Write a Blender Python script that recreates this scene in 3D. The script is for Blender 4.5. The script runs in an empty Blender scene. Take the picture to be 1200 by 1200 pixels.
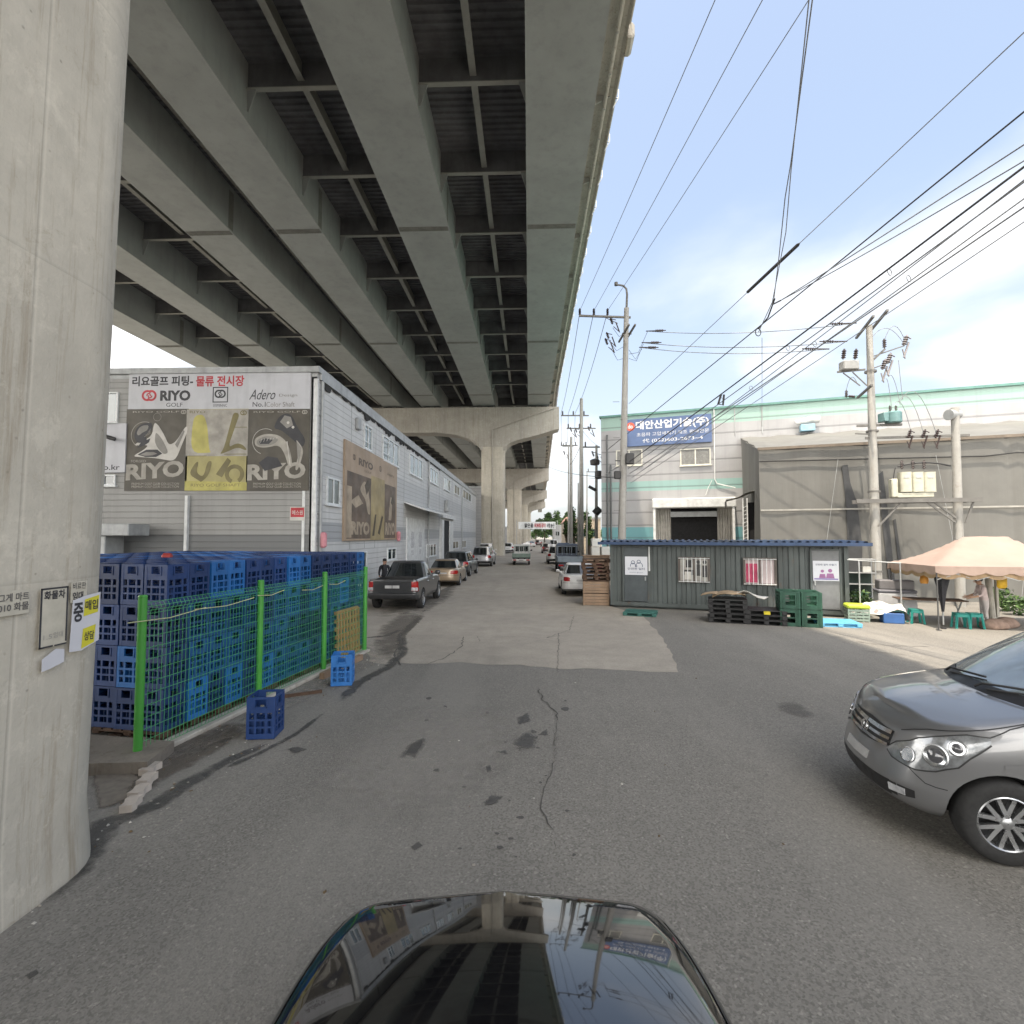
import bpy, bmesh, math, random
from mathutils import Vector, Matrix, Euler
R = math.radians
rng = random.Random(7)
sc = bpy.context.scene
COL = sc.collection

# ------------------------------------------------------------------ camera
CAM_H = 2.75
YAW, PITCH = R(1.9), R(2.67)
cam_d = bpy.data.cameras.new("camera"); cam_d.sensor_width = 36; cam_d.lens = 18.0
cam_d.clip_start = 0.05; cam_d.clip_end = 3000
cam = bpy.data.objects.new("camera", cam_d); COL.objects.link(cam)
cam.location = (0, 0, CAM_H); cam.rotation_euler = (R(90) + PITCH, 0, YAW)
sc.camera = cam

# ------------------------------------------------------------------ sky, sun, exposure
SUN_DIR = Vector((.165, .27, -1)).normalized()          # the way the light travels
SUN_EL = math.asin(-SUN_DIR.z); SUN_AZ = math.atan2(-SUN_DIR.x, -SUN_DIR.y)
world = bpy.data.worlds.new("World"); sc.world = world; world.use_nodes = True
wn, wl = world.node_tree.nodes, world.node_tree.links
wn.clear()
CLOUD_SLICE, CLOUD_BIAS = 10.8, -.02
w_out = wn.new("ShaderNodeOutputWorld"); bg = wn.new("ShaderNodeBackground"); wl.new(bg.outputs[0], w_out.inputs[0])
bg.inputs[1].default_value = .112
sky = wn.new("ShaderNodeTexSky"); sky.sky_type = 'NISHITA'; sky.sun_disc = False
sky.sun_elevation = SUN_EL; sky.sun_rotation = SUN_AZ; sky.air_density = 1.3; sky.dust_density = 2.5; sky.ozone_density = 1.2
tc = wn.new("ShaderNodeTexCoord")
sep = wn.new("ShaderNodeSeparateXYZ"); wl.new(tc.outputs['Generated'], sep.inputs[0])
def wmath(op, a, b=None):
    n = wn.new("ShaderNodeMath"); n.operation = op
    for i, v in enumerate((a, b)):
        if v is None: continue
        if isinstance(v, (int, float)): n.inputs[i].default_value = v
        else: wl.new(v, n.inputs[i])
    return n.outputs[0]
den = wmath('ADD', wmath('MAXIMUM', sep.outputs[2], 0), .22)
cmb = wn.new("ShaderNodeCombineXYZ")
wl.new(wmath('DIVIDE', sep.outputs[0], den), cmb.inputs[0]); wl.new(wmath('DIVIDE', sep.outputs[1], den), cmb.inputs[1])
cmb.inputs[2].default_value = CLOUD_SLICE
cn = wn.new("ShaderNodeTexNoise"); cn.inputs['Scale'].default_value = .95; cn.inputs['Detail'].default_value = 7; cn.inputs['Roughness'].default_value = .5
cn.inputs['Distortion'].default_value = .25
wl.new(cmb.outputs[0], cn.inputs['Vector'])
front = wn.new("ShaderNodeMapRange"); front.interpolation_type = 'SMOOTHSTEP'       # extra unseen cloud added behind and to the left to lift ambient light
wl.new(wmath('ADD', wmath('MULTIPLY', sep.outputs[1], .75), wmath('MULTIPLY', sep.outputs[0], .65)), front.inputs[0])
front.inputs[1].default_value = -.25; front.inputs[2].default_value = .35; front.inputs[3].default_value = .16; front.inputs[4].default_value = CLOUD_BIAS
cr = wn.new("ShaderNodeValToRGB"); wl.new(wmath('ADD', cn.outputs[0], front.outputs[0]), cr.inputs[0])
cr.color_ramp.interpolation = 'EASE'
cr.color_ramp.elements[0].position = .44; cr.color_ramp.elements[1].position = .72
hz = wn.new("ShaderNodeMapRange"); wl.new(sep.outputs[2], hz.inputs[0])      # whiter air low down
hz.inputs[1].default_value = .05; hz.inputs[2].default_value = .55; hz.inputs[3].default_value = .66; hz.inputs[4].default_value = .30
hz.interpolation_type = 'SMOOTHSTEP'
mx = wn.new("ShaderNodeMix"); mx.data_type = 'RGBA'
wl.new(sky.outputs[0], mx.inputs[6])
mx.inputs[7].default_value = (3.3, 3.5, 3.8, 1)                      # haze low in the sky
wl.new(hz.outputs[0], mx.inputs[0])
mx2 = wn.new("ShaderNodeMix"); mx2.data_type = 'RGBA'; wl.new(cr.outputs[0], mx2.inputs[0]); wl.new(mx.outputs[2], mx2.inputs[6])
cc = wn.new("ShaderNodeMix"); cc.data_type = 'RGBA'; wl.new(front.outputs[0], cc.inputs[0])  # thin bright cloud ahead, the added unseen bank behind made brilliant as fill
fr2 = wn.new("ShaderNodeMapRange"); wl.new(front.outputs[0], fr2.inputs[0]); fr2.inputs[1].default_value = CLOUD_BIAS; fr2.inputs[2].default_value = .16; wl.new(fr2.outputs[0], cc.inputs[0])
cc.inputs[6].default_value = (5.4, 5.3, 5.2, 1); cc.inputs[7].default_value = (22, 21.2, 20, 1)
wl.new(cc.outputs[2], mx2.inputs[7])
wl.new(mx2.outputs[2], bg.inputs[0])

sun_d = bpy.data.lights.new("sun", 'SUN'); sun_d.energy = 2.9; sun_d.angle = R(.53); sun_d.color = (1, .89, .74)
sun = bpy.data.objects.new("sun", sun_d); COL.objects.link(sun)
sun.rotation_euler = SUN_DIR.to_track_quat('-Z', 'Y').to_euler(); sun.location = (0, 0, 60)

sc.view_settings.view_transform = 'Standard'; sc.view_settings.look = 'None'
sc.view_settings.exposure = 1.32; sc.view_settings.gamma = 1
sc.render.engine = 'CYCLES'
sc.cycles.max_bounces = 6; sc.cycles.diffuse_bounces = 4; sc.cycles.glossy_bounces = 3; sc.cycles.transparent_max_bounces = 8
sc.cycles.use_denoising = True
sc.cycles.sample_clamp_indirect = 6

# ------------------------------------------------------------------ photo -> world
_f = Vector((-math.sin(YAW) * math.cos(PITCH), math.cos(YAW) * math.cos(PITCH), math.sin(PITCH)))
_r = Vector((math.cos(YAW), math.sin(YAW), 0)); _u = _r.cross(_f)
EYE = Vector((0, 0, CAM_H))
def ray(px, py): return (_f + _r * ((px - 600) / 600) + _u * ((600 - py) / 600))
def onplane(px, py, p, n):
    d = ray(px, py); n = Vector(n); return EYE + d * ((Vector(p) - EYE).dot(n) / d.dot(n))
def G(px, py, z=0.): return onplane(px, py, (0, 0, z), (0, 0, 1))
def AY(px, py, y): return onplane(px, py, (0, y, 0), (0, 1, 0))
def AX(px, py, x): return onplane(px, py, (x, 0, 0), (1, 0, 0))

# ------------------------------------------------------------------ materials
MATS = {}
class NT:
    def __init__(s, name):
        s.m = bpy.data.materials.new(name); s.m.use_nodes = True
        s.n, s.l = s.m.node_tree.nodes, s.m.node_tree.links
        s.p = s.n["Principled BSDF"]; s._tc = None
    def tc(s, out='Object'):
        if s._tc is None: s._tc = s.n.new("ShaderNodeTexCoord")
        return s._tc.outputs[out]
    def mapping(s, scale=(1, 1, 1), rot=(0, 0, 0), out='Object'):
        m = s.n.new("ShaderNodeMapping"); s.l.new(s.tc(out), m.inputs[0]); m.inputs['Scale'].default_value = scale; m.inputs['Rotation'].default_value = rot
        return m.outputs[0]
    def noise(s, scale, detail=4, rough=.55, vec=None, dist=0):
        n = s.n.new("ShaderNodeTexNoise"); n.inputs['Scale'].default_value = scale; n.inputs['Detail'].default_value = detail
        n.inputs['Roughness'].default_value = rough; n.inputs['Distortion'].default_value = dist
        s.l.new(vec if vec is not None else s.tc(), n.inputs['Vector']); return n.outputs[0]
    def vor(s, scale, vec=None, feature='F1'):
        n = s.n.new("ShaderNodeTexVoronoi"); n.inputs['Scale'].default_value = scale; n.feature = feature
        s.l.new(vec if vec is not None else s.tc(), n.inputs['Vector']); return n
    def ramp(s, v, stops, interp='LINEAR'):
        n = s.n.new("ShaderNodeValToRGB"); s.l.new(v, n.inputs[0]); e = n.color_ramp.elements; n.color_ramp.interpolation = interp
        while len(e) < len(stops): e.new(.5)
        for i, (p, c) in enumerate(stops):
            e[i].position = p
            e[i].color = (c, c, c, 1) if isinstance(c, (int, float)) else (*c, 1)
        return n.outputs[0]
    def mix(s, f, a, b, mode='MIX'):
        n = s.n.new("ShaderNodeMix"); n.data_type = 'RGBA'; n.blend_type = mode
        for sock, v in ((n.inputs[0], f), (n.inputs[6], a), (n.inputs[7], b)):
            if isinstance(v, (int, float)): sock.default_value = v if sock == n.inputs[0] else (v, v, v, 1)
            elif isinstance(v, tuple): sock.default_value = (*v, 1)
            else: s.l.new(v, sock)
        return n.outputs[2]
    def math(s, op, a, b=None, clamp=False):
        n = s.n.new("ShaderNodeMath"); n.operation = op; n.use_clamp = clamp
        for i, v in enumerate((a, b)):
            if v is None: continue
            if isinstance(v, (int, float)): n.inputs[i].default_value = v
            else: s.l.new(v, n.inputs[i])
        return n.outputs[0]
    def bump(s, h, strength=.3, dist=.01):
        n = s.n.new("ShaderNodeBump"); n.inputs['Strength'].default_value = strength; n.inputs['Distance'].default_value = dist
        s.l.new(h, n.inputs['Height']); s.l.new(n.outputs[0], s.p.inputs['Normal'])
    def set(s, **k):
        for a, v in k.items():
            i = s.p.inputs[a.replace('_', ' ')]
            if isinstance(v, (int, float)): i.default_value = v
            elif isinstance(v, tuple): i.default_value = (*v, 1)
            else: s.l.new(v, i)
        return s.m

def mat(name, col, rough=.6, metal=0., var=.18, scale=3., bump=0., bscale=60., grime=0., coat=0., spec=.5, rust=0., rnd=0., dent=0.):
    """plain surface: base colour with large and small variation, optional vertical grime streaks and bump"""
    if name in MATS: return MATS[name]
    t = NT(name)
    a = t.noise(scale, 5, .6)
    lo = tuple(c * (1 - var) for c in col); hi = tuple(min(1, c * (1 + var)) for c in col)
    c = t.ramp(a, [(.3, lo), (.7, hi)])
    if grime:
        g = t.noise(1.0, 6, .65, t.mapping((2.2, 2.2, .25)))
        c = t.mix(t.ramp(g, [(.5, 0.), (.78, grime)]), c, tuple(x * .35 for x in col))
    if rust:
        rn = t.noise(2.3, 8, .75, t.mapping((1, 1, .5))); c = t.mix(t.ramp(rn, [(.58, 0.), (.68, rust)]), c, (.13, .06, .03))
    if rnd:                                                          # each copy faded and soiled differently
        oi = t.n.new("ShaderNodeObjectInfo"); c = t.mix(t.ramp(oi.outputs['Random'], [(0., rnd), (.5, 0.), (1., 0.)]), c, tuple(x * .45 for x in col))
        c = t.mix(t.ramp(oi.outputs['Random'], [(.5, 0.), (1., rnd)]), c, tuple(min(1, x * 1.45 + .004) for x in col))
        c = t.mix(t.ramp(t.noise(7, 6, .7), [(.5, 0.), (.8, .14)]), c, (.09, .09, .09))
    t.set(Base_Color=c, Metallic=metal, Roughness=t.ramp(t.noise(scale * 3, 3), [(.3, max(0, rough - .08)), (.7, min(1, rough + .08))]))
    t.p.inputs['Specular IOR Level'].default_value = spec
    if coat: t.set(Coat_Weight=coat, Coat_Roughness=.03)
    if bump: t.bump(t.noise(bscale, 4), bump, .01)
    elif dent: t.bump(t.noise(1.6, 3, .5), dent, .06)
    MATS[name] = t.m
    return t.m

def concrete(name, col, streak=.5, bands=False):
    if name in MATS: return MATS[name]
    t = NT(name)
    a = t.noise(.45, 6, .6); b = t.noise(5, 6, .7)
    c = t.ramp(a, [(.3, tuple(x * .82 for x in col)), (.7, tuple(min(1, x * 1.1) for x in col))])
    c = t.mix(t.ramp(b, [(.35, .35), (.6, 0.)]), c, tuple(x * .72 for x in col))
    st = t.noise(1.0, 7, .65, t.mapping((1.6, 1.6, .09)))
    c = t.mix(t.ramp(st, [(.52, 0.), (.75, streak)]), c, tuple(x * .5 for x in col))
    pit = t.vor(5.5); c = t.mix(t.ramp(t.math('ADD', pit.outputs[0], t.math('MULTIPLY', t.noise(14, 4, .7), .16)), [(.09, .75), (.16, 0.)]), c, tuple(x * .42 for x in col))
    drip = t.noise(1.0, 8, .75, t.mapping((7, 7, .35)))
    c = t.mix(t.ramp(drip, [(.53, 0.), (.68, min(1, streak * 1.25))]), c, (col[0] * .52, col[1] * .46, col[2] * .38))
    c = t.mix(t.ramp(t.noise(1.9, 8, .8), [(.54, 0.), (.62, .45)]), c, tuple(min(1, x * 1.22) for x in col))
    c = t.mix(t.ramp(t.noise(3.3, 8, .8, dist=.6), [(.57, 0.), (.66, .5)]), c, (col[0] * .66, col[1] * .62, col[2] * .56))
    st2 = t.noise(1.3, 5, .6, t.mapping((3, 3, .2)))
    c = t.mix(t.ramp(st2, [(.6, 0.), (.8, .35)]), c, tuple(min(1, x * 1.35) for x in col))
    if bands:                                                        # shuttering joints
        s3 = t.n.new("ShaderNodeSeparateXYZ"); t.l.new(t.tc(), s3.inputs[0])
        fy = t.math('FRACT', t.math('ADD', t.math('MULTIPLY', s3.outputs[1], 1 / .92), .63))
        c = t.mix(t.ramp(fy, [(.0, .42), (.008, .42), (.02, 0.)]), c, tuple(x * .5 for x in col))
        c = t.mix(t.ramp(fy, [(.022, 0.), (.03, .4), (.05, 0.)]), c, tuple(min(1, x * 1.3) for x in col))
        s2 = t.n.new("ShaderNodeSeparateXYZ"); t.l.new(t.tc(), s2.inputs[0])
        fr = t.math('FRACT', t.math('MULTIPLY', s2.outputs[2], 1 / 2.4))
        c = t.mix(t.ramp(fr, [(.0, .25), (.012, 0.)]), c, tuple(x * .4 for x in col))
    t.set(Base_Color=c, Roughness=.88)
    t.bump(t.math('ADD', t.noise(22, 6, .7), t.math('MULTIPLY', t.noise(3, 4), 1.5)), .35, .02)
    MATS[name] = t.m
    return t.m

def siding(name, col, bands=(), groove=.23, rough=.5, base_z=0.):
    """clapboard sheet metal: horizontal grooves, bands of another colour given as (z0, z1, colour)"""
    t = NT(name)
    s2 = t.n.new("ShaderNodeSeparateXYZ"); t.l.new(t.tc(), s2.inputs[0]); z = s2.outputs[2]
    c = t.ramp(t.noise(.6, 5, .6), [(.3, tuple(x * .88 for x in col)), (.7, tuple(min(1, x * 1.06) for x in col))])
    for z0, z1, bc in bands:
        m = t.math('MULTIPLY', t.math('GREATER_THAN', z, z0), t.math('LESS_THAN', z, z1))
        c = t.mix(m, c, bc)
    st = t.noise(1.0, 7, .65, t.mapping((2.5, 2.5, .12)))
    c = t.mix(t.ramp(st, [(.5, 0.), (.8, .35)]), c, tuple(x * .45 for x in col))
    fr = t.math('FRACT', t.math('MULTIPLY', z, 1 / groove))
    c = t.mix(t.ramp(fr, [(.0, .55), (.07, .45), (.1, 0.)]), c, tuple(x * .3 for x in col))
    t.set(Base_Color=c, Roughness=rough)
    t.bump(t.ramp(fr, [(.0, 0.), (.08, 0.), (.14, .8), (1., 1.)]), .6, .02)
    MATS[name] = t.m
    return t.m

def paint(name, col, rough=.25, metal=.0, dustiness=.12):
    if name in MATS: return MATS[name]
    t = NT(name)
    dust = t.noise(1.7, 6, .65)
    c = t.mix(t.ramp(dust, [(.3, 0.), (.9, dustiness)]), col, (.25, .24, .22))
    t.set(Base_Color=c, Metallic=metal, Roughness=rough + .04, Coat_Weight=.8, Coat_Roughness=.04)
    MATS[name] = t.m
    return t.m

def glass_dark(name, col=(.012, .015, .016), rough=.03):
    if name in MATS: return MATS[name]
    t = NT(name); t.set(Base_Color=t.ramp(t.noise(2.5, 3), [(.3, col), (.7, tuple(c * 1.8 for c in col))]), Roughness=rough, IOR=1.9)
    MATS[name] = t.m
    return t.m

# ------------------------------------------------------------------ mesh building
class MB:
    """collects shapes and links them as ONE mesh object"""
    def __init__(s): s.v, s.f, s.mi, s.cur = [], [], [], 0
    def add(s, verts, faces, M=None):
        o = len(s.v)
        for p in verts: s.v.append(tuple(M @ Vector(p)) if M is not None else tuple(p))
        for f in faces: s.f.append([i + o for i in f]); s.mi.append(s.cur)
        return s
    def box(s, x0, x1, y0, y1, z0, z1, M=None):
        v = [(x0, y0, z0), (x1, y0, z0), (x1, y1, z0), (x0, y1, z0), (x0, y0, z1), (x1, y0, z1), (x1, y1, z1), (x0, y1, z1)]
        return s.add(v, [(0, 3, 2, 1), (4, 5, 6, 7), (0, 1, 5, 4), (1, 2, 6, 5), (2, 3, 7, 6), (3, 0, 4, 7)], M)
    def cbox(s, c, d, M=None):
        return s.box(c[0] - d[0] / 2, c[0] + d[0] / 2, c[1] - d[1] / 2, c[1] + d[1] / 2, c[2] - d[2] / 2, c[2] + d[2] / 2, M)
    def bbox(s, x0, x1, y0, y1, z0, z1, b=.02, M=None):
        """box with chamfered edges"""
        b = min(b, (x1 - x0) * .45, (y1 - y0) * .45, (z1 - z0) * .45)
        v = []; idx = {}
        for ix, X, sx in ((0, x0, 1), (1, x1, -1)):
            for iy, Y, sy in ((0, y0, 1), (1, y1, -1)):
                for iz, Z, sz in ((0, z0, 1), (1, z1, -1)):
                    for a in range(3):
                        p = [X + sx * b, Y + sy * b, Z + sz * b]; p[a] = (X, Y, Z)[a]
                        idx[ix, iy, iz, a] = len(v); v.append(tuple(p))
        f = []
        for a in range(3):
            o1, o2 = (a + 1) % 3, (a + 2) % 3
            for side in (0, 1):
                q = []
                for c1, c2 in ((0, 0), (1, 0), (1, 1), (0, 1)):
                    k = [0, 0, 0]; k[a] = side; k[o1] = c1; k[o2] = c2; q.append(idx[(*k, a)])
                f.append(q if side else q[::-1])
        for a in range(3):
            o1, o2 = (a + 1) % 3, (a + 2) % 3
            for c1 in (0, 1):
                for c2 in (0, 1):
                    k0 = [0, 0, 0]; k0[o1] = c1; k0[o2] = c2; k1 = list(k0); k1[a] = 1
                    f.append([idx[(*k0, o1)], idx[(*k1, o1)], idx[(*k1, o2)], idx[(*k0, o2)]])
        for ix in (0, 1):
            for iy in (0, 1):
                for iz in (0, 1): f.append([idx[ix, iy, iz, 0], idx[ix, iy, iz, 1], idx[ix, iy, iz, 2]])
        return s.add(v, f, M)
    def tube(s, pts, r, n=8, cap=True, M=None):
        pts = [Vector(p) for p in pts]; rr = r if isinstance(r, (list, tuple)) else [r] * len(pts)
        v, f = [], []
        up = None
        for i, p in enumerate(pts):
            d = (pts[min(i + 1, len(pts) - 1)] - pts[max(i - 1, 0)]).normalized()
            if up is None: up = d.orthogonal().normalized()
            else:
                up = (up - d * up.dot(d))
                up = up.normalized() if up.length > 1e-6 else d.orthogonal().normalized()
            w = d.cross(up)
            for k in range(n):
                a = 2 * math.pi * k / n; v.append(p + (up * math.cos(a) + w * math.sin(a)) * rr[i])
        for i in range(len(pts) - 1):
            for k in range(n): f.append((i * n + k, i * n + (k + 1) % n, (i + 1) * n + (k + 1) % n, (i + 1) * n + k))
        if cap: f.append(tuple(range(n))[::-1]); f.append(tuple((len(pts) - 1) * n + k for k in range(n)))
        return s.add(v, f, M)
    def bar(s, p, q, w, h=None, M=None):
        """square bar between two points"""
        p, q = Vector(p), Vector(q); h = h or w; d = (q - p).normalized()
        a = d.cross(Vector((0, 0, 1))); a = a.normalized() if a.length > 1e-4 else Vector((1, 0, 0)); b = d.cross(a)
        v = [e + a * (sx * w / 2) + b * (sy * h / 2) for e in (p, q) for sx, sy in ((-1, -1), (1, -1), (1, 1), (-1, 1))]
        return s.add(v, [(0, 1, 2, 3), (7, 6, 5, 4), (0, 4, 5, 1), (1, 5, 6, 2), (2, 6, 7, 3), (3, 7, 4, 0)], M)
    def prism(s, poly, y0, y1, M=None, axis='y'):
        """polygon (a, b) extruded: axis y -> (a, y, b); z -> (a, b, z); x -> (x, a, b)"""
        def P(a, b, t): return (a, t, b) if axis == 'y' else (a, b, t) if axis == 'z' else (t, a, b)
        n = len(poly)
        v = [P(a, b, y0) for a, b in poly] + [P(a, b, y1) for a, b in poly]
        f = [tuple(range(n)), tuple(range(2 * n - 1, n - 1, -1))] + [(i, i + n, (i + 1) % n + n, (i + 1) % n) for i in range(n)]
        return s.add(v, f, M)
    def lathe(s, prof, n=24, M=None, cap=True):
        """(r, z) profile round z"""
        v, f = [], []
        for r_, z_ in prof:
            for k in range(n): a = 2 * math.pi * k / n; v.append((r_ * math.cos(a), r_ * math.sin(a), z_))
        for i in range(len(prof) - 1):
            for k in range(n): f.append((i * n + k, i * n + (k + 1) % n, (i + 1) * n + (k + 1) % n, (i + 1) * n + k))
        if cap: f.append(tuple(range(n))[::-1]); f.append(tuple((len(prof) - 1) * n + k for k in range(n)))
        return s.add(v, f, M)
    def grid(s, rows, M=None, close=False):
        n = len(rows[0]); v = [p for r_ in rows for p in r_]; f = []
        for i in range(len(rows) - 1):
            for k in range(n if close else n - 1):
                f.append((i * n + k, i * n + (k + 1) % n, (i + 1) * n + (k + 1) % n, (i + 1) * n + k))
        return s.add(v, f, M)
    def ngon(s, pts, M=None): return s.add(pts, [tuple(range(len(pts)))], M)
    def build(s, name, mats, parent=None, smooth=None, loc=None, rot=None, fix=True):
        me = bpy.data.meshes.new(name); me.from_pydata(s.v, [], s.f)
        for m in (mats if isinstance(mats, (list, tuple)) else [mats]): me.materials.append(m)
        if any(s.mi): me.polygons.foreach_set('material_index', s.mi)
        if fix:
            bm = bmesh.new(); bm.from_mesh(me); bmesh.ops.recalc_face_normals(bm, faces=bm.faces); bm.to_mesh(me); bm.free()
        if smooth is not None: smooth_mesh(me, smooth)
        me.update()
        o = bpy.data.objects.new(name, me); COL.objects.link(o)
        if parent is not None: o.parent = parent
        if loc is not None: o.location = loc
        if rot is not None: o.rotation_euler = (0, 0, rot) if isinstance(rot, (int, float)) else rot
        return o

def smooth_mesh(me, angle=35):
    me.polygons.foreach_set('use_smooth', [True] * len(me.polygons))
    me.set_sharp_from_angle(angle=R(angle))

def tag(o, label=None, cat=None, group=None, kind=None):
    for k, v in (('label', label), ('category', cat), ('group', group), ('kind', kind)):
        if v is not None: o[k] = v
    return o
def structure(o): o['kind'] = 'structure'; return o
def of_ground(o): o.parent = ground; return o                        # marks that belong to the ground
def each(build, items, name, mt, parent, smooth=None, loc=None):
    """one mesh object per item: build(mb, item) draws it"""
    for it in items:
        m_ = MB(); build(m_, *it) if isinstance(it, tuple) else build(m_, it)
        m_.build(name, mt, parent, smooth, loc)
def empty(name, loc=(0, 0, 0), rot=0., label=None, cat=None, group=None):
    o = bpy.data.objects.new(name, None); COL.objects.link(o); o.empty_display_size = .2
    o.location = loc; o.rotation_euler = (0, 0, rot) if isinstance(rot, (int, float)) else rot
    return tag(o, label, cat, group)
def copy_tree(o, parent=None):
    c = o.copy(); COL.objects.link(c)
    if parent is not None: c.parent = parent
    for ch in [x for x in o.children]: copy_tree(ch, c)
    return c

class Frame:
    """a wall's own frame: x along the wall (left to right as seen from outside), y into it, z up"""
    def __init__(s, loc, rot):
        s.loc = Vector((loc[0], loc[1], 0)); s.rot = rot; s.M = Matrix.Translation(s.loc) @ Matrix.Rotation(rot, 4, 'Z'); s.I = s.M.inverted()
    def px(s, x, y, off=0.):
        """photo pixel -> (u, z) on the plane local y = off"""
        n = s.M.to_3x3() @ Vector((0, 1, 0)); p = s.M @ Vector((0, off, 0)); q = s.I @ onplane(x, y, p, n); return q.x, q.z
    def rect(s, x0, y0, x1, y1, off=0.):
        a = s.px(x0, y0, off); b = s.px(x1, y1, off); return min(a[0], b[0]), max(a[0], b[0]), min(a[1], b[1]), max(a[1], b[1])

def text_geo(body, w=None, h=None, bold=0.):
    """lettering outline as (verts2d, faces) scaled to fit w x h, origin bottom left"""
    c = bpy.data.curves.new('lettering', 'FONT'); c.body = body; c.fill_mode = 'FRONT'; c.resolution_u = 3; c.offset = bold
    o = bpy.data.objects.new('lettering', c); COL.objects.link(o)
    dg = bpy.context.evaluated_depsgraph_get(); dg.update()
    me = bpy.data.meshes.new_from_object(o.evaluated_get(dg))
    vs = [(v.co.x, v.co.y) for v in me.vertices]; fs = [tuple(p.vertices) for p in me.polygons]
    bpy.data.objects.remove(o); bpy.data.curves.remove(c); bpy.data.meshes.remove(me)
    if not vs: return [], []
    x0, x1 = min(v[0] for v in vs), max(v[0] for v in vs); y0, y1 = min(v[1] for v in vs), max(v[1] for v in vs)
    sx = w / (x1 - x0) if w else None; sy = h / (y1 - y0) if h else None
    sx = sx or sy; sy = sy or sx
    return [((x - x0) * sx, (y - y0) * sy) for x, y in vs], fs
def put_text(mb, body, x0, x1, z0, z1, y=-.012, bold=0., slant=0.):
    """flat lettering in a wall frame, facing -y"""
    vs, fs = text_geo(body, x1 - x0, z1 - z0, bold)
    mb.add([(x0 + a + slant * b, y, z0 + b) for a, b in vs], [f for f in fs])
def soft(pts):
    """closed outline with its corners cut twice"""
    P = [Vector(p) for p in pts]
    if len(P) < 7: return pts
    for _ in range(2): P = [q for i in range(len(P)) for q in (P[i].lerp(P[(i + 1) % len(P)], .22), P[i].lerp(P[(i + 1) % len(P)], .78))]
    return [tuple(v) for v in P]
def poly(mb, pts, y=-.008): mb.add([(a, y, b) for a, b in pts], [tuple(range(len(pts)))])
def ring2d(cx, cz, r0, r1, a0, a1, n=20):
    return [(cx + r1 * math.cos(R(a0 + (a1 - a0) * i / n)), cz + r1 * math.sin(R(a0 + (a1 - a0) * i / n))) for i in range(n + 1)] + \
           [(cx + r0 * math.cos(R(a1 + (a0 - a1) * i / n)), cz + r0 * math.sin(R(a1 + (a0 - a1) * i / n))) for i in range(n + 1)]
# ================================================================== GROUND
def fade_mat(name, col, rough=.85, noise=4., lo=.35, hi=.65, amt=1.):
    """a stain that thins out to nothing at its ragged rim"""
    t = NT(name)
    at = t.n.new("ShaderNodeAttribute"); at.attribute_name = 'fade'
    nz = t.noise(noise, 6, .7)
    a = t.math('ADD', at.outputs['Fac'], t.math('MULTIPLY', t.math('SUBTRACT', nz, .5), 1.7))
    al = t.math('MULTIPLY', t.ramp(a, [(lo, 0.), (hi, 1.)]), amt)
    t.set(Base_Color=t.ramp(t.noise(noise * 3, 4), [(.3, tuple(c * .8 for c in col)), (.7, tuple(c * 1.2 for c in col))]), Roughness=rough, Alpha=al)
    return t.m
def asphalt(name, col, warm=(.0, .0, .0)):
    t = NT(name)
    big = t.noise(.16, 5, .6); mid = t.noise(1.1, 6, .65)
    c = t.ramp(big, [(.3, tuple(x * .86 for x in col)), (.7, tuple(x * 1.12 for x in col))])
    c = t.mix(t.ramp(mid, [(.35, .0), (.75, .45)]), c, tuple(x * .74 for x in col))
    v = t.vor(62); c = t.mix(t.ramp(v.outputs['Color'], [(.25, .6), (.55, 0.)]), c, tuple(x * .5 for x in col))
    v2 = t.vor(58); c = t.mix(t.ramp(v2.outputs['Color'], [(.76, 0.), (.92, .6)]), c, tuple(min(1, x * 1.5) for x in col))
    c = t.mix(t.ramp(t.noise(.5, 6, .7), [(.6, 0.), (.74, .35)]), c, tuple(x * .6 for x in col))
    c = t.mix(t.ramp(t.noise(1., 5, .6, t.mapping((.55, .05, 1))), [(.48, 0.), (.68, .55)]), c, tuple(min(1, x * 1.22) for x in col))
    c = t.mix(t.ramp(t.noise(7., 6, .75), [(.62, 0.), (.72, .4)]), c, tuple(x * .68 for x in col))
    t.set(Base_Color=c, Roughness=.9)
    t.p.inputs['Specular IOR Level'].default_value = .3
    t.bump(t.math('ADD', t.noise(90, 3, .7), t.vor(60).outputs[0]), .5, .006)
    return t.m
M_ASPH = asphalt('asphalt', (.215, .203, .181))
g = MB()
xs = [-900, -200, -60, -30, -15, -6, 0, 6, 15, 30, 60, 200, 900]; ys = [-200, -60, -20, -6, 0, 6, 12, 20, 30, 45, 70, 120, 250, 600, 1500]
g.grid([[(x, y, 0) for x in xs] for y in ys])
ground = structure(g.build('ground', M_ASPH))

def concrete_road_mat():
    t = NT('road concrete'); col = (.365, .328, .275)
    c = t.ramp(t.noise(.25, 6, .6), [(.3, tuple(x * .85 for x in col)), (.7, tuple(x * 1.12 for x in col))])
    c = t.mix(t.ramp(t.noise(1.6, 6, .7), [(.4, 0.), (.75, .5)]), c, (.19, .175, .15))
    c = t.mix(t.ramp(t.noise(1., 5, .6, t.mapping((1.2, .06, 1))), [(.55, 0.), (.75, .35)]), c, (.18, .165, .145))
    v = t.vor(50); c = t.mix(t.ramp(v.outputs['Color'], [(.2, .35), (.5, 0.)]), c, tuple(x * .55 for x in col))
    t.set(Base_Color=c, Roughness=.9); t.bump(t.noise(80, 4, .7), .35, .005)
    return t.m
near = [(432, 775), (455, 779), (470, 777), (500, 778), (540, 776), (570, 779), (610, 779), (655, 784), (700, 784), (740, 786), (795, 788), (793, 778), (786, 764), (775, 746), (757, 726), (748, 718), (724, 713)]
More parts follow.
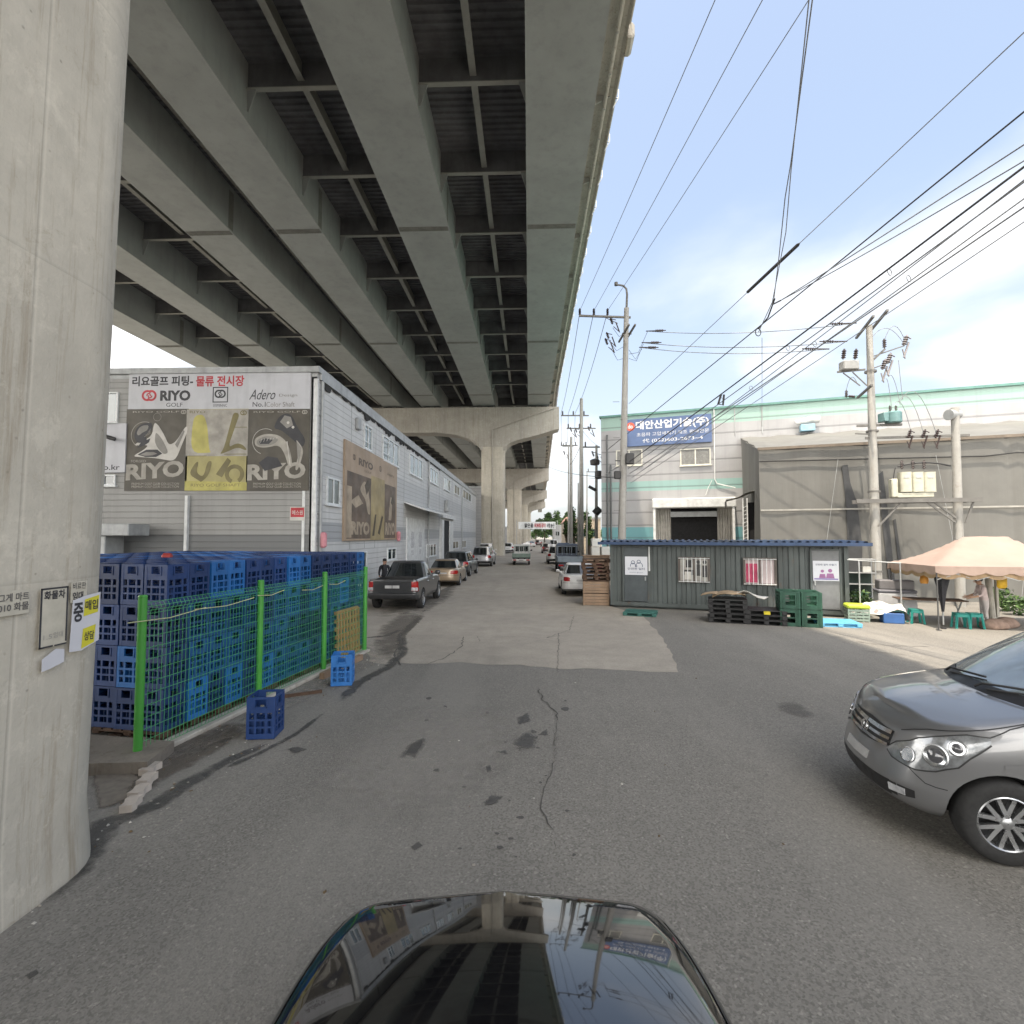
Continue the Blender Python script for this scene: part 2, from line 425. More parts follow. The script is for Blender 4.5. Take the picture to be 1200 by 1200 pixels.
pts = [G(*p) for p in near]
far = [(3.0, 21.5), (3.3, 26), (5.0, 30), (5.4, 60), (7, 200), (9, 420), (1, 420), (-2, 200), (-3.2, 80), (-7.1, 66), (-7.1, 20), (-6.9, 16.5), (-4.6, 14.2)]
outline = [(p.x, p.y) for p in pts] + far + [tuple(G(430, 766))[:2]]
m = MB()
out2 = []
for i, a in enumerate(outline):                                     # ragged edge
    b = outline[(i + 1) % len(outline)]; L = math.hypot(b[0] - a[0], b[1] - a[1]); n = max(1, min(14, int(L / .25))) if a[1] < 25 else 1
    for k in range(n):
        t_ = k / n; out2.append((a[0] + (b[0] - a[0]) * t_ + (rng.uniform(-.045, .045) if k else 0), a[1] + (b[1] - a[1]) * t_ + (rng.uniform(-.055, .055) if k else 0)))
m.ngon([(x, y, .004) for x, y in out2])
structure(m.build('concrete_road', concrete_road_mat()))

def stain(name, pix, mt, z=.009, world=False, jit=.12, kind='structure'):
    """blotch lying on the ground; pix is its outline in the photo"""
    P = [Vector((p[0], p[1], 0)) if world else G(*p) for p in pix]
    Q = []
    for i, a in enumerate(P):
        b = P[(i + 1) % len(P)]
        for k in range(4): Q.append(a.lerp(b, k / 4))
    c = sum(Q, Vector()) / len(Q)
    rings = [1, .8, .55, .25]; v = []; fv = []
    for k, s_ in enumerate(rings):
        for q in Q: w = c.lerp(q, s_); v.append((w.x, w.y, z)); fv.append((0, .45, .8, 1)[k])
    n = len(Q); f = [(k * n + i, k * n + (i + 1) % n, (k + 1) * n + (i + 1) % n, (k + 1) * n + i) for k in range(3) for i in range(n)]
    v.append((c.x, c.y, z)); fv.append(1); f += [(3 * n + i, 3 * n + (i + 1) % n, 4 * n) for i in range(n)]
    mb = MB().add(v, f); o = mb.build(name, mt, fix=False)
    at = o.data.attributes.new('fade', 'FLOAT', 'POINT'); at.data.foreach_set('value', fv)
    return of_ground(o)
def streak(name, pix, width, mt, z=.008):
    """a long ragged band along a line of photo pixels"""
    P = [G(*p) for p in pix]; Q = []
    for i in range(len(P) - 1):
        for k in range(6): Q.append(P[i].lerp(P[i + 1], k / 6))
    Q.append(P[-1]); v = []; fv = []
    for i, q in enumerate(Q):
        d = (Q[min(i + 1, len(Q) - 1)] - Q[max(i - 1, 0)]).normalized(); s_ = Vector((-d.y, d.x, 0))
        e = min(1, min(i, len(Q) - 1 - i) / 3)
        w = width[0] + (width[1] - width[0]) * i / len(Q)
        for a, fd in ((-1, 0), (-.5, .7), (0, 1), (.5, .7), (1, 0)):
            p = q + s_ * a * w; v.append((p.x, p.y, z)); fv.append(fd * e)
    f = [(i * 5 + k, i * 5 + k + 1, i * 5 + k + 6, i * 5 + k + 5) for i in range(len(Q) - 1) for k in range(4)]
    o = MB().add(v, f).build(name, mt, fix=False)
    at = o.data.attributes.new('fade', 'FLOAT', 'POINT'); at.data.foreach_set('value', fv)
    return of_ground(o)
M_WET = fade_mat('damp streak', (.075, .072, .067), .6, 3.4, .35, .85, .7)
M_OIL = fade_mat('oil spot', (.085, .081, .075), .65, 11, .35, .8, .75)
M_OIL2 = fade_mat('faint patch', (.12, .112, .10), .8, 7, .3, .9, .5)
M_DUST = fade_mat('pale dust', (.30, .28, .25), .95, 3., .3, .9, .5)
M_DIRT = fade_mat('brown dirt', (.12, .1, .08), .95, 3., .4, .8, .7)
streak('road_gutter', [(20, 1083), (90, 1010), (125, 965), (180, 945), (220, 918), (270, 890), (330, 866)], (.26, .1), M_WET)
streak('road_gutter', [(255, 905), (300, 885), (345, 862), (385, 832)], (.08, .06), M_WET)
streak('road_gutter', [(395, 826), (420, 800), (455, 782), (472, 765), (470, 745), (500, 716)], (.16, .2), M_WET)
streak('road_gutter', [(420, 748), (450, 746), (480, 735)], (.12, .15), M_WET)
stain('road_dust', [(180, 905), (320, 845), (420, 790), (465, 770), (440, 745), (330, 800), (200, 880)], M_DUST, .006)
stain('road_dirt', [(130, 960), (230, 900), (300, 860), (300, 835), (190, 870), (120, 900)], M_DIRT, .006)
stain('road_dust', [(420, 1000), (560, 960), (640, 880), (620, 820), (500, 815), (400, 850), (330, 920), (340, 980)], M_DUST, .005)
stain('road_dirt', [(428, 766), (440, 735), (470, 716), (500, 714), (500, 722), (478, 745), (470, 772), (450, 782)], fade_mat('lane grime', (.13, .115, .095), .95, 2.2, .3, .8, .6), .0085)
stain('road_dirt', [(430, 730), (440, 705), (520, 690), (540, 680), (535, 700), (505, 718)], MATS.get('x') or fade_mat('parking grime', (.12, .108, .09), .95, 2.2, .3, .8, .55), .0086)
for blob in ([(472, 886), (480, 874), (494, 867), (497, 873), (486, 886)], [(607, 842), (618, 837), (621, 845), (609, 849)], [(603, 871), (616, 860), (628, 865), (624, 876), (610, 878)],
             [(583, 882), (592, 880), (594, 884)], [(567, 941), (576, 934), (587, 935), (582, 942), (570, 944)], [(482, 993), (490, 988), (495, 992), (486, 997)], [(336, 879), (348, 876), (358, 879), (346, 883)],
             [(903, 822), (930, 820), (945, 826), (962, 841), (955, 846), (925, 840), (906, 833)], [(630, 862), (640, 856), (642, 862)], [(570, 899), (574, 898), (576, 904), (571, 905)], [(30, 1145), (42, 1138), (44, 1143), (34, 1150)]):
    c0 = (sum(p[0] for p in blob) / len(blob), sum(p[1] for p in blob) / len(blob))
    stain('road_stain', [(c0[0] + (p[0] - c0[0]) * (1.5 if c0[0] < 880 else .95), c0[1] + (p[1] - c0[1]) * (1.5 if c0[0] < 880 else .95)) for p in blob], M_OIL if c0[0] < 880 else M_OIL2)

M_CRACK = mat('crack', (.07, .066, .06), .95, bump=.2)
def crack(pix, w, z=.0075):
    P = [G(*p) for p in pix]; Q = []
    for i in range(len(P) - 1):
        n = max(2, int((P[i + 1] - P[i]).length / .09))
        for k in range(n):
            q = P[i].lerp(P[i + 1], k / n); q += Vector((rng.uniform(-.03, .03), rng.uniform(-.03, .03), 0)) if k else Vector(); Q.append(q)
    Q.append(P[-1]); rows = []
    for i, q in enumerate(Q):
        d = (Q[min(i + 1, len(Q) - 1)] - Q[max(i - 1, 0)]); s_ = Vector((-d.y, d.x, 0)).normalized() * (w * .7 * rng.uniform(.3, 1.1) * (.2 if i in (0, len(Q) - 1) else 1))
        rows.append([(q.x - s_.x, q.y - s_.y, z), (q.x + s_.x, q.y + s_.y, z)])
    of_ground(MB().grid(rows).build('road_crack', M_CRACK, fix=False))
crack([(630, 806), (637, 822), (651, 834), (653, 845)], .02); crack([(648, 862), (651, 874)], .009)
crack([(651, 892), (645, 910), (637, 925), (634, 942), (640, 958), (649, 974)], .012); crack([(649, 984), (652, 996)], .007); crack([(653, 845), (650, 860), (652, 876), (651, 892)], .006); crack([(649, 974), (647, 979), (649, 984)], .006)
crack([(654, 788), (655, 742)], .012, .009); crack([(655, 752), (610, 746), (540, 748), (430, 748)], .008, .009); crack([(655, 745), (640, 748), (668, 738), (672, 722)], .014, .009)
crack([(543, 746), (541, 758), (520, 772), (500, 779)], .02, .009); crack([(560, 746), (563, 752)], .015, .009)
crack([(470, 780), (462, 768), (470, 752), (468, 742)], .04, .009)
# sealed joint at the apron's right side
crack([(1003, 752), (1040, 757), (1090, 758)], .02); crack([(1010, 763), (1060, 767)], .02)

# ================================================================== VIADUCT
M_STEEL = mat('girder paint', (.312, .33, .322), .55, var=.1, scale=.5, grime=.25, rust=.05)
M_STEEL2 = mat('crossbeam paint', (.30, .30, .27), .6, var=.1, scale=.8, grime=.3)
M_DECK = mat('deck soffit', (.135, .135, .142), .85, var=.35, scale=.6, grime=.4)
M_CONC = concrete('viaduct concrete', (.40, .375, .33), .45)
M_CONC2 = concrete('pier concrete', (.49, .452, .378), .5, True)
M_CONC3 = concrete('barrier concrete', (.46, .43, .37), .7)
M_GALV = mat('galvanised steel', (.34, .35, .35), .45, .6, scale=6)
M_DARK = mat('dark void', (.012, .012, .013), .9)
Z0, ZD = 21.15, 24.0                                                 # girder soffit, deck soffit
BEND = 72.
def xoff(y): return .022 * max(0., y - BEND)
YS = [-80, -40, 0, 36, 72, 105, 138, 171, 204, 237, 270, 330, 400]
def longi(mb, poly, ys=YS):
    """cross-section (x, z) swept along the viaduct's axis"""
    n = len(poly); v = [(x + xoff(y), y, z) for y in ys for x, z in poly]; f = []
    for i in range(len(ys) - 1):
        for k in range(n): f.append((i * n + k, i * n + (k + 1) % n, (i + 1) * n + (k + 1) % n, (i + 1) * n + k))
    f.append(tuple(range(n))); f.append(tuple((len(ys) - 1) * n + k for k in range(n)))
    return mb.add(v, f)
GIRD = [[(-.12, 2.84), (-7.83, -4.76), (-15.3, -12.5)], [(-20.8, -18.0), (-28.5, -26.0), (-36.3, -33.6)]]
CB0, CBS = 21.7, 5.64
SPLICE = [-25, -6.5, 11.6, 29.7, 47.8, 65.9, 84, 102, 120, 138, 156, 174, 192, 210]
for ci, gs in enumerate(GIRD):
    via = empty('viaduct', ((gs[0][1] + gs[2][0]) / 2, 0, 0), 0, ('elevated road on steel box girders directly over the lane, with bracketed concrete edge', 'second elevated road running parallel beyond the dark gap')[ci], 'viaduct', 'parallel viaducts')
    org = -via.location
    def part(mb, name, mt, parent=via, smooth=None):
        o = mb.build(name, mt, parent, smooth)
        if parent is via: o.location = org
        return o
    for (a, b) in gs:
        mb = MB()
        longi(mb, [(a, Z0), (b, Z0), (b, Z0 + .05), (b - .1, Z0 + .05), (b - .1, ZD), (a + .1, ZD), (a + .1, Z0 + .05), (a, Z0 + .05)])
        gd = part(mb, 'box_girder', M_STEEL)
        for y in SPLICE:
            sp = MB(); x = xoff(y); sp.box(a + .06 + x, b - .06 + x, y - .2, y + .2, Z0 - .022, Z0 - .002)
            if y < 80:
                n = 26
                for k in range(n):
                    cx = a + .12 + (b - a - .24) * k / (n - 1)
                    for dy in (-.15, -.06, .06, .15): sp.box(cx - .022, cx + .022, y + dy - .022, y + dy + .022, Z0 - .045, Z0 - .022)
            sp.box(a + .095 + x, a + .101 + x, y - .25, y + .25, Z0 + .2, ZD - .3); sp.box(b - .101 + x, b - .093 + x, y - .25, y + .25, Z0 + .2, ZD - .3)
            part(sp, 'splice_plate', mat('splice paint', (.19, .192, .175), .6), gd)
    # deck: ribbed permanent formwork between and beyond the girders
    lo, hi = gs[2][0] - 1.35, gs[0][1] + 1.3
    mb = MB(); y = -80.
    prof = []
    while y < 140: prof += [(y, ZD + .09), (y + .18, ZD + .09), (y + .22, ZD - .01), (y + .34, ZD - .01), (y + .38, ZD + .09)]; y += .38
    prof += [(138 + 33 * k, ZD + .03) for k in range(1, 9)]
    mb.grid([[(lo + xoff(y), y, z) for y, z in prof], [(hi + xoff(y), y, z) for y, z in prof]])
    longi(mb, [(lo, ZD + .1), (hi, ZD + .1), (hi, ZD + .3), (lo, ZD + .3)])
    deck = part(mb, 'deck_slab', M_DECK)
    for side, x in ((1, hi), (-1, lo)):
        mb = MB(); s_ = side
        longi(mb, [(x - s_ * 1.15, ZD - .02), (x - s_ * .1, ZD - .10), (x + s_ * .02, ZD - .22), (x + s_ * .06, ZD + .25), (x + s_ * .02, ZD + 1.15), (x - s_ * .22, ZD + 1.15), (x - s_ * .35, ZD + .3), (x - s_ * 1.15, ZD + .12)])
        part(mb, 'edge_barrier', M_CONC3)
        if ci == 0 and side == 1:
            y = -12.
            while y < 230:
                mb = MB(); X = x + xoff(y)
                mb.bar((X + .06, y, ZD + .55), (X + .34, y, ZD + .5), .05); mb.bar((X + .34, y, ZD + .5), (X + .34, y, ZD + .95), .05); mb.bar((X + .05, y, ZD - .02), (X + .34, y, ZD + .5), .04)
                y += 2.82 if y < 70 else 6
                part(mb, 'rail_bracket', M_GALV)
            mb = MB()
            mb.tube([(x - .45 + xoff(y), y, ZD - .32) for y in range(-12, 230, 6)], .1, 8)
            mb.tube([(x + .2 + xoff(y), y, ZD + .62) for y in range(-12, 230, 6)], .06, 8)
            pp = part(mb, 'drain_pipe', M_CONC3, smooth=40)
            y = -10.
            while y < 120:
                mb = MB(); mb.box(x - .5 + xoff(y), x - .4 + xoff(y), y - .03, y + .03, ZD - .45, ZD - .05); y += 1.9 if y < 72 else 5
                part(mb, 'pipe_hanger', M_STEEL2, pp); 
            p = AY(736, 97, 21.5)
            mb = MB(); mb.bbox(x + .02, x + .42, 21.0, 22.1, ZD + .05, ZD + .75, .12); mb.bbox(x + .05, x + .3, 20.9, 21.3, ZD - .1, ZD + .5, .05)
            part(mb, 'drain_hopper', M_CONC3)
    # crossbeams and stringers
    for (ga, gb) in ((gs[1], gs[0]), (gs[2], gs[1])):
        x0, x1 = ga[1] - .1, gb[0] + .1
        for k in range(-6, 22):
            y = CB0 + CBS * k
            if abs(y - 72.3) < 2.2: continue
            if ci == 1 and k < -1: continue
            X = xoff(y); mb = MB()
            mb.box(x0 + X, x1 + X, y - .12, y + .12, 22.75, 22.79); cbm = part(mb, 'crossbeam', M_STEEL2)
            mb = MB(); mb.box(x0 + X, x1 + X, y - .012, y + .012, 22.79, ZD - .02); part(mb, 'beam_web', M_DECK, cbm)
            for xe, sg in ((x0, 1), (x1, -1)):
                mb = MB()
                mb.prism([(xe + X, 21.75), (xe + X, 22.75), (xe + sg * .4 + X, 22.75), (xe + sg * .08 + X, 21.75)], y - .03, y + .03)
                part(mb, 'gusset', M_STEEL, cbm)
        mb = MB(); xm = (x0 + x1) / 2
        longi(mb, [(xm - .15, 23.1), (xm + .15, 23.1), (xm + .15, 23.14), (xm + .02, 23.14), (xm + .02, ZD - .01), (xm - .02, ZD - .01), (xm - .02, 23.14), (xm - .15, 23.14)])
        part(mb, 'stringer', M_STEEL2)
    if ci == 0:
        # shared cantilever bracing toward the edge under the outer strip
        y = -10
        while y < 200:
            mb = MB(); mb.prism([(2.74 + xoff(y), ZD - .75), (2.74 + xoff(y), ZD), (hi - .2 + xoff(y), ZD), (hi - .2 + xoff(y), ZD - .14)], y - .02, y + .02); y += CBS
            part(mb, 'edge_bracket', M_STEEL2)

def rrect(x0, x1, y0, y1, r, n=8):
    P = []
    for cx, cy, a0 in ((x1 - r, y1 - r, 0), (x0 + r, y1 - r, 90), (x0 + r, y0 + r, 180), (x1 - r, y0 + r, 270)):
        for k in range(n + 1): a = R(a0 + 90 * k / n); P.append((cx + r * math.cos(a), cy + r * math.sin(a)))
    return P
def pier(y, xc, label, base=True, w=3.3, d=2.9):
    o = empty('viaduct_pier', (xc, y, 0), 0, label, 'pier', 'viaduct piers')
    cy = d / 2
    for k, (cx, lift) in enumerate(((0, 0), (-24.5, 0))):
        mb = MB(); P = rrect(cx - w / 2, cx + w / 2, -cy, cy, .62)
        zs = [0, .04, .5, 2, 4, 7, 10, 13, 15.2]
        rows = [[(px_ + rng.uniform(-.004, .004), py_, z) for px_, py_ in P] for z in zs]
        if k == 0 and base:                                          # worn foot spreading a little
            rows[0] = [(cx + (a - cx) * 1.025, b * 1.025, -.02) for a, b in P]; rows[1] = [(cx + (a - cx) * 1.02, b * 1.02, .1) for a, b in P]
        if k == 0 and y < 10: rows = [[(a + .018 * max(0, c), b, c) for a, b, c in r_] for r_ in rows]
        mb.grid(rows, close=True)
        col = mb.build('column', M_CONC2, o, 40)
        if k == 0:
            mb = MB(); mb.tube([(cx - w * .02, -cy - .12, .3), (cx - w * .02, -cy - .12, 17.6), (cx + 2.2, -cy - .12, 18.4), (8.6, -cy - .14, 20.6)], .09, 8)
            mb.build('drain_pipe', M_CONC, o, 40)
    # hammerhead cap with curved haunches
    L, Rr = -29.5, 9.3
    prof = [(Rr, 20.85), (Rr, 17.75), (6.2, 16.85), (3.4, 16.15), (2.4, 15.75), (1.9, 15.3), (w / 2, 14.7), (-w / 2, 14.7), (-2.2, 15.6), (-3.2, 16.3), (-5, 16.95), (-8, 17.3), (-16, 17.3), (-20, 16.9), (-22, 16.2), (-22.8, 15.2),
            (-24.5 + w / 2, 14.7), (-24.5 - w / 2, 14.7), (-26.6, 15.6), (L - 4.5, 17.6), (L - 4.5, 20.85)]
    MB().prism(prof, -1.32, 1.32).build('cap_beam', M_CONC, o)
    for gs in GIRD:
        for a, b in gs:
            for f_ in (.25, .75):
                mb = MB(); x = a + (b - a) * f_ - (-5.1); mb.box(x - .4, x + .4, -.5, .5, 20.85, Z0 - .001); mb.build('bearing', M_DARK, o)
    return o
PIER0_X = -3.70 - 1.65
p0 = pier(3.2, PIER0_X, 'huge pale concrete pier close on the left with paper notices stuck on it')
pier(72.5, -5.05, 'first pier across the lane ahead, at the far end of the white warehouse')
for k, (yy, lb) in enumerate(((138.5, 'second pier down the lane, beside the hanging banner'), (204.5, 'third pier down the lane, small in the distance'), (270.5, 'farthest pier in sight at the end of the lane'))):
    pier(yy, -5.05 + xoff(yy) - (.35 if k == 0 else 0), lb, False, 3.9 if k == 0 else 3.3)

# ================================================================== LEFT WAREHOUSE
YF = 17.5
XW = AY(370, 560, YF).x
HL = AY(372, 430, YF).z
YE = AX(558, 577, XW).y
FF, FS = Frame((XW, YF), 0), Frame((XW, YF), R(90))
LEN = YE - YF
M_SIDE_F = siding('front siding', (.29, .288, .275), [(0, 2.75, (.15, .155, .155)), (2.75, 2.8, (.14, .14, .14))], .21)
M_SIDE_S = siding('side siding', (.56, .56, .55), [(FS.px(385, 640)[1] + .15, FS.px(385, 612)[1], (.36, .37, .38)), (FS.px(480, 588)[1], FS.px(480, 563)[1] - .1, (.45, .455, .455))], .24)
M_TRIM = mat('grey trim metal', (.36, .37, .37), .5, .2, grime=.5)
M_WHITE = mat('white painted metal', (.62, .63, .62), .45, grime=.3)
M_PVC = mat('white window frame', (.66, .68, .68), .4)
M_PANE = glass_dark('window glass', (.05, .075, .075), .04)
M_PANE_DK = glass_dark('dark window glass', (.012, .022, .022), .05)
wh = empty('warehouse', (XW - 6.5, YF + LEN / 2, 0), 0, 'long two storey white clad warehouse under the viaduct, with hoardings', 'warehouse')
WO = Vector((XW, YF, 0)) - Vector(wh.location)
def wpart(mb, name, mt, F, parent=None, smooth=None):
    o = mb.build(name, mt, parent or wh, smooth)
    if parent is None: o.location = WO; o.rotation_euler = (0, 0, F.rot)
    return o
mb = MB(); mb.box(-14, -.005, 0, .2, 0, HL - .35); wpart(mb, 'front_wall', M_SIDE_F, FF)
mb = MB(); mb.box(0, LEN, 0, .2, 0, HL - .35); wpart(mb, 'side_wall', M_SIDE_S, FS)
mb = MB(); mb.box(-14, 0, LEN - .2, LEN, 0, HL - .3); mb.box(-14, -13.8, .2, LEN - .2, 0, HL - .3); wpart(mb, 'rear_wall', M_SIDE_F, FF)
mb = MB(); mb.box(-14.1, .1, -.1, LEN + .1, HL - .08, HL); mb.box(-14.1, .1, -.1, .12, HL - .2, HL - .08); mb.box(-.12, .1, .12, LEN + .1, HL - .42, HL - .08); mb.box(-14, 0, .01, .2, HL - .36, HL - .2)
wpart(mb, 'roof', M_TRIM, FF)
mb = MB(); mb.box(-.12, .03, -.03, .06, 0, HL - .42); wpart(mb, 'corner_trim', M_WHITE, FF); mb = MB(); mb.box(-.45, -.36, -.03, 0, 0, HL - .42); wpart(mb, 'corner_trim', M_WHITE, FF)
mb = MB()
u = FF.px(220.5, 600)[0]; mb.box(u - .05, u + .05, -.12, -.002, 0, FF.px(220, 581)[1]); wpart(mb, 'cable_trunking', M_WHITE, FF)
# gutter with torn felt hanging off it
mb = MB()
rng2 = random.Random(5)
u = .5
while u < 24:
    w_ = rng2.uniform(.25, .9); h_ = rng2.uniform(.05, .3) * (1 if u < 16 else .4)
    mb.prism([(u, HL - .44), (u + w_, HL - .44), (u + w_ * .8, HL - .44 - h_ * rng2.uniform(.4, 1)), (u + w_ * .4, HL - .44 - h_), (u + .05, HL - .44 - h_ * rng2.uniform(.2, .9))], -.06, -.03)
    u += w_ * rng2.uniform(.8, 1.3)
wpart(mb, 'torn_felt', mat('black felt', (.03, .03, .03), .95), FS)
for px_ in (366.5 + 4, 501, 540.6):
    u = FS.px(px_, 600)[0] if px_ > 380 else .25
    mb = MB(); mb.tube([(u, -.09, 0.1), (u, -.09, HL - .45)], .055 if px_ > 380 else .06, 8)
    for z in (1.5, 3.5, 5.5, 7): mb.box(u - .08, u + .08, -.05, -.002, z, z + .05)
    wpart(mb, 'downpipe', M_TRIM, FS, smooth=40)
for px_ in (411, 428, 440, 473.5, 515, 530): u = FS.px(px_, 560)[0]; mb = MB(); mb.box(u - .015, u + .015, -.012, -.001, 2.2, HL - .45); wpart(mb, 'cladding_joint', M_TRIM, FS)
def window(F, rc, n=2, parent=wh, off=None, bars=False, glass=None, frame=None):
    u0, u1, z0, z1 = rc; t = .07 if u1 - u0 > .7 else .05
    mb = MB()
    for a in ((u0, u1, z0, z0 + t), (u0, u1, z1 - t, z1), (u0, u0 + t, z0 + t, z1 - t), (u1 - t, u1, z0 + t, z1 - t)): mb.box(a[0], a[1], -.06, -.002, a[2], a[3])
    for k in range(1, n): c = u0 + (u1 - u0) * k / n; mb.box(c - t * .55, c + t * .55, -.05, -.002, z0 + t, z1 - t)
    mb.box(u0 - .06, u1 + .06, -.1, -.002, z0 - .05, z0 - .002)
    if bars:
        for z in (z0 + (z1 - z0) * .25, z0 + (z1 - z0) * .75): mb.box(u0 - .15, u1 - (u1 - u0) * .45, -.13, -.11, z, z + .03)
    w = mb.build('window', frame or M_PVC, parent)
    MB().box(u0 + t, u1 - t, -.02, -.003, z0 + t, z1 - t).build('pane', glass or M_PANE, w)
    if off is not None: w.location = off; w.rotation_euler = (0, 0, F.rot)
    return w
for rc, n, dk in (((381.6, 560, 396.7, 592), 2, 1), ((425, 498, 434, 527), 2, 0), ((447, 515, 466, 543), 3, 0), ((479, 535, 494, 558), 3, 0), ((503, 550, 513, 567), 3, 0), ((519.5, 560, 527, 575), 3, 0), ((532, 569, 538, 580), 2, 0), ((542, 576, 551.6, 586), 3, 0),
               ((418.7, 646, 429.7, 668), 2, 1), ((454, 642, 464, 656), 2, 1), ((500, 637, 511, 652), 3, 1), ((530.5, 634, 537, 643), 2, 1), ((541, 633, 546, 642), 2, 1)):
    um = FS.px((rc[0] + rc[2]) / 2, (rc[1] + rc[3]) / 2)
    u0, u1 = FS.px(rc[0], 600)[0], FS.px(rc[2], 600)[0]; z0, z1 = FS.px((rc[0] + rc[2]) / 2, rc[3])[1], FS.px((rc[0] + rc[2]) / 2, rc[1])[1]
    window(FS, (u0, u1, z0, z1), n, wh, WO, rc[0] in (425, 447), M_PANE_DK if dk else M_PANE)
window(FF, FF.rect(124, 460, 138.7, 496), 1, wh, WO); window(FF, FF.rect(122, 556.5, 136, 569), 1, wh, WO, glass=M_PANE_DK)
# doors
u0, u1 = FS.px(476, 600)[0], FS.px(496.6, 600)[0]; zt = FS.px(486, 608)[1]
mb = MB(); mb.box(u0, (u0 + u1) / 2 - .02, -.07, -.002, .05, zt); mb.box((u0 + u1) / 2 + .02, u1, -.07, -.002, .05, zt); d_ = wpart(mb, 'double_door', M_WHITE, FS)
mb = MB()
for f_ in (.28, .72): c = u0 + (u1 - u0) * f_; mb.box(c - .5, c + .5, -.078, -.071, zt * .52, zt * .78); mb.box(c - .3, c + .3, -.078, -.071, zt * .4, zt * .48)
mb.build('notice', mat('faded notice paper', (.5, .5, .5), .8, var=.4, scale=9), d_)
mb = MB(); a, b = FS.px(473, 596)[0], FS.px(514, 600)[0]; zc = FS.px(485, 597)[1]
mb.prism([(-1.3, zc - .1), (0, zc + .35), (0, zc + .27), (-1.3, zc - .2)], a, b, axis='x'); wpart(mb, 'canopy', M_WHITE, FS)
u0, u1 = FS.px(515.5, 600)[0], FS.px(530, 600)[0]; zt = FS.px(523, 610)[1]
mb = MB(); mb.box(u0, u1, -.03, -.002, .03, zt); wpart(mb, 'doorway', M_DARK, FS)
mb = MB(); mb.box(u0 - .15, u0, -.08, -.002, 0, zt + .15); mb.box(u1, u1 + .15, -.08, -.002, 0, zt + .15); mb.box(u0 - .15, u1 + .15, -.3, -.002, zt + .15, zt + .4); mb.box(u0 + .2, u0 + 1.5, -.12, -.04, .03, zt)
mb.box(u1 - 2.2, u1 - .02, -.12, -.04, .03, zt)
wpart(mb, 'door_frame', M_WHITE, FS)
mb = MB(); u, z = FS.px(522, 593); mb.bbox(u - .5, u + .5, -.3, -.002, z - .5, z + .5, .05); wpart(mb, 'wall_fan', M_TRIM, FS)
mb = MB(); u, z = FS.px(418, 497); mb.bbox(u - .2, u + .2, -.15, -.002, z - .25, z + .25, .03); wpart(mb, 'junction_box', M_TRIM, FS)

# ---- hoarding and notices on the front
def on_wall(F, name, label, cat, u0, z0, group=None):
    o = empty(name, F.M @ Vector((u0, 0, z0)), F.rot, label, cat, group)
    def bp(mb, nm, mt, parent=None, smooth=None):
        q = mb.build(nm, mt, parent or o, smooth)
        if parent is None: q.location = (-u0, 0, -z0)
        return q
    return o, bp
def vinyl(name, col, var=.25, scale=2.2, rough=.55):
    return mat(name, col, rough, var=var, scale=scale, grime=.25)
M_INK = vinyl('black print', (.03, .03, .035)); M_RED = vinyl('red print', (.42, .03, .04)); M_BANW = vinyl('white banner vinyl', (.50, .505, .53), .06)
M_OLIVE = vinyl('olive brown print', (.075, .066, .05), .3, 1.3); M_YEL = vinyl('faded yellow print', (.36, .32, .13), .25, 1.); M_GREYP = vinyl('grey print', (.22, .21, .19)); M_PALE = vinyl('pale print', (.52, .5, .46), .2)
M_YEL2 = vinyl('yellow club print', (.42, .38, .10), .2); M_YDK = vinyl('ochre print', (.16, .135, .05)); M_DIMW = vinyl('dim pale print', (.33, .31, .27), .3)
def emblem(mb, cx, cz, r, y=-.06):
    """two interlocking swirls"""
    poly(mb, ring2d(cx - r * .35, cz, r * .62, r, 40, 290), y); poly(mb, ring2d(cx + r * .35, cz, r * .62, r, -140, 110), y - .001)
    poly(mb, ring2d(cx - r * .1, cz + .05 * r, r * .2, r * .42, -30, 200, 10), y - .002); poly(mb, ring2d(cx + r * .15, cz - .1 * r, r * .2, r * .42, 150, 380, 10), y - .0025)
def blade(mb, pts, y): poly(mb, pts, y)
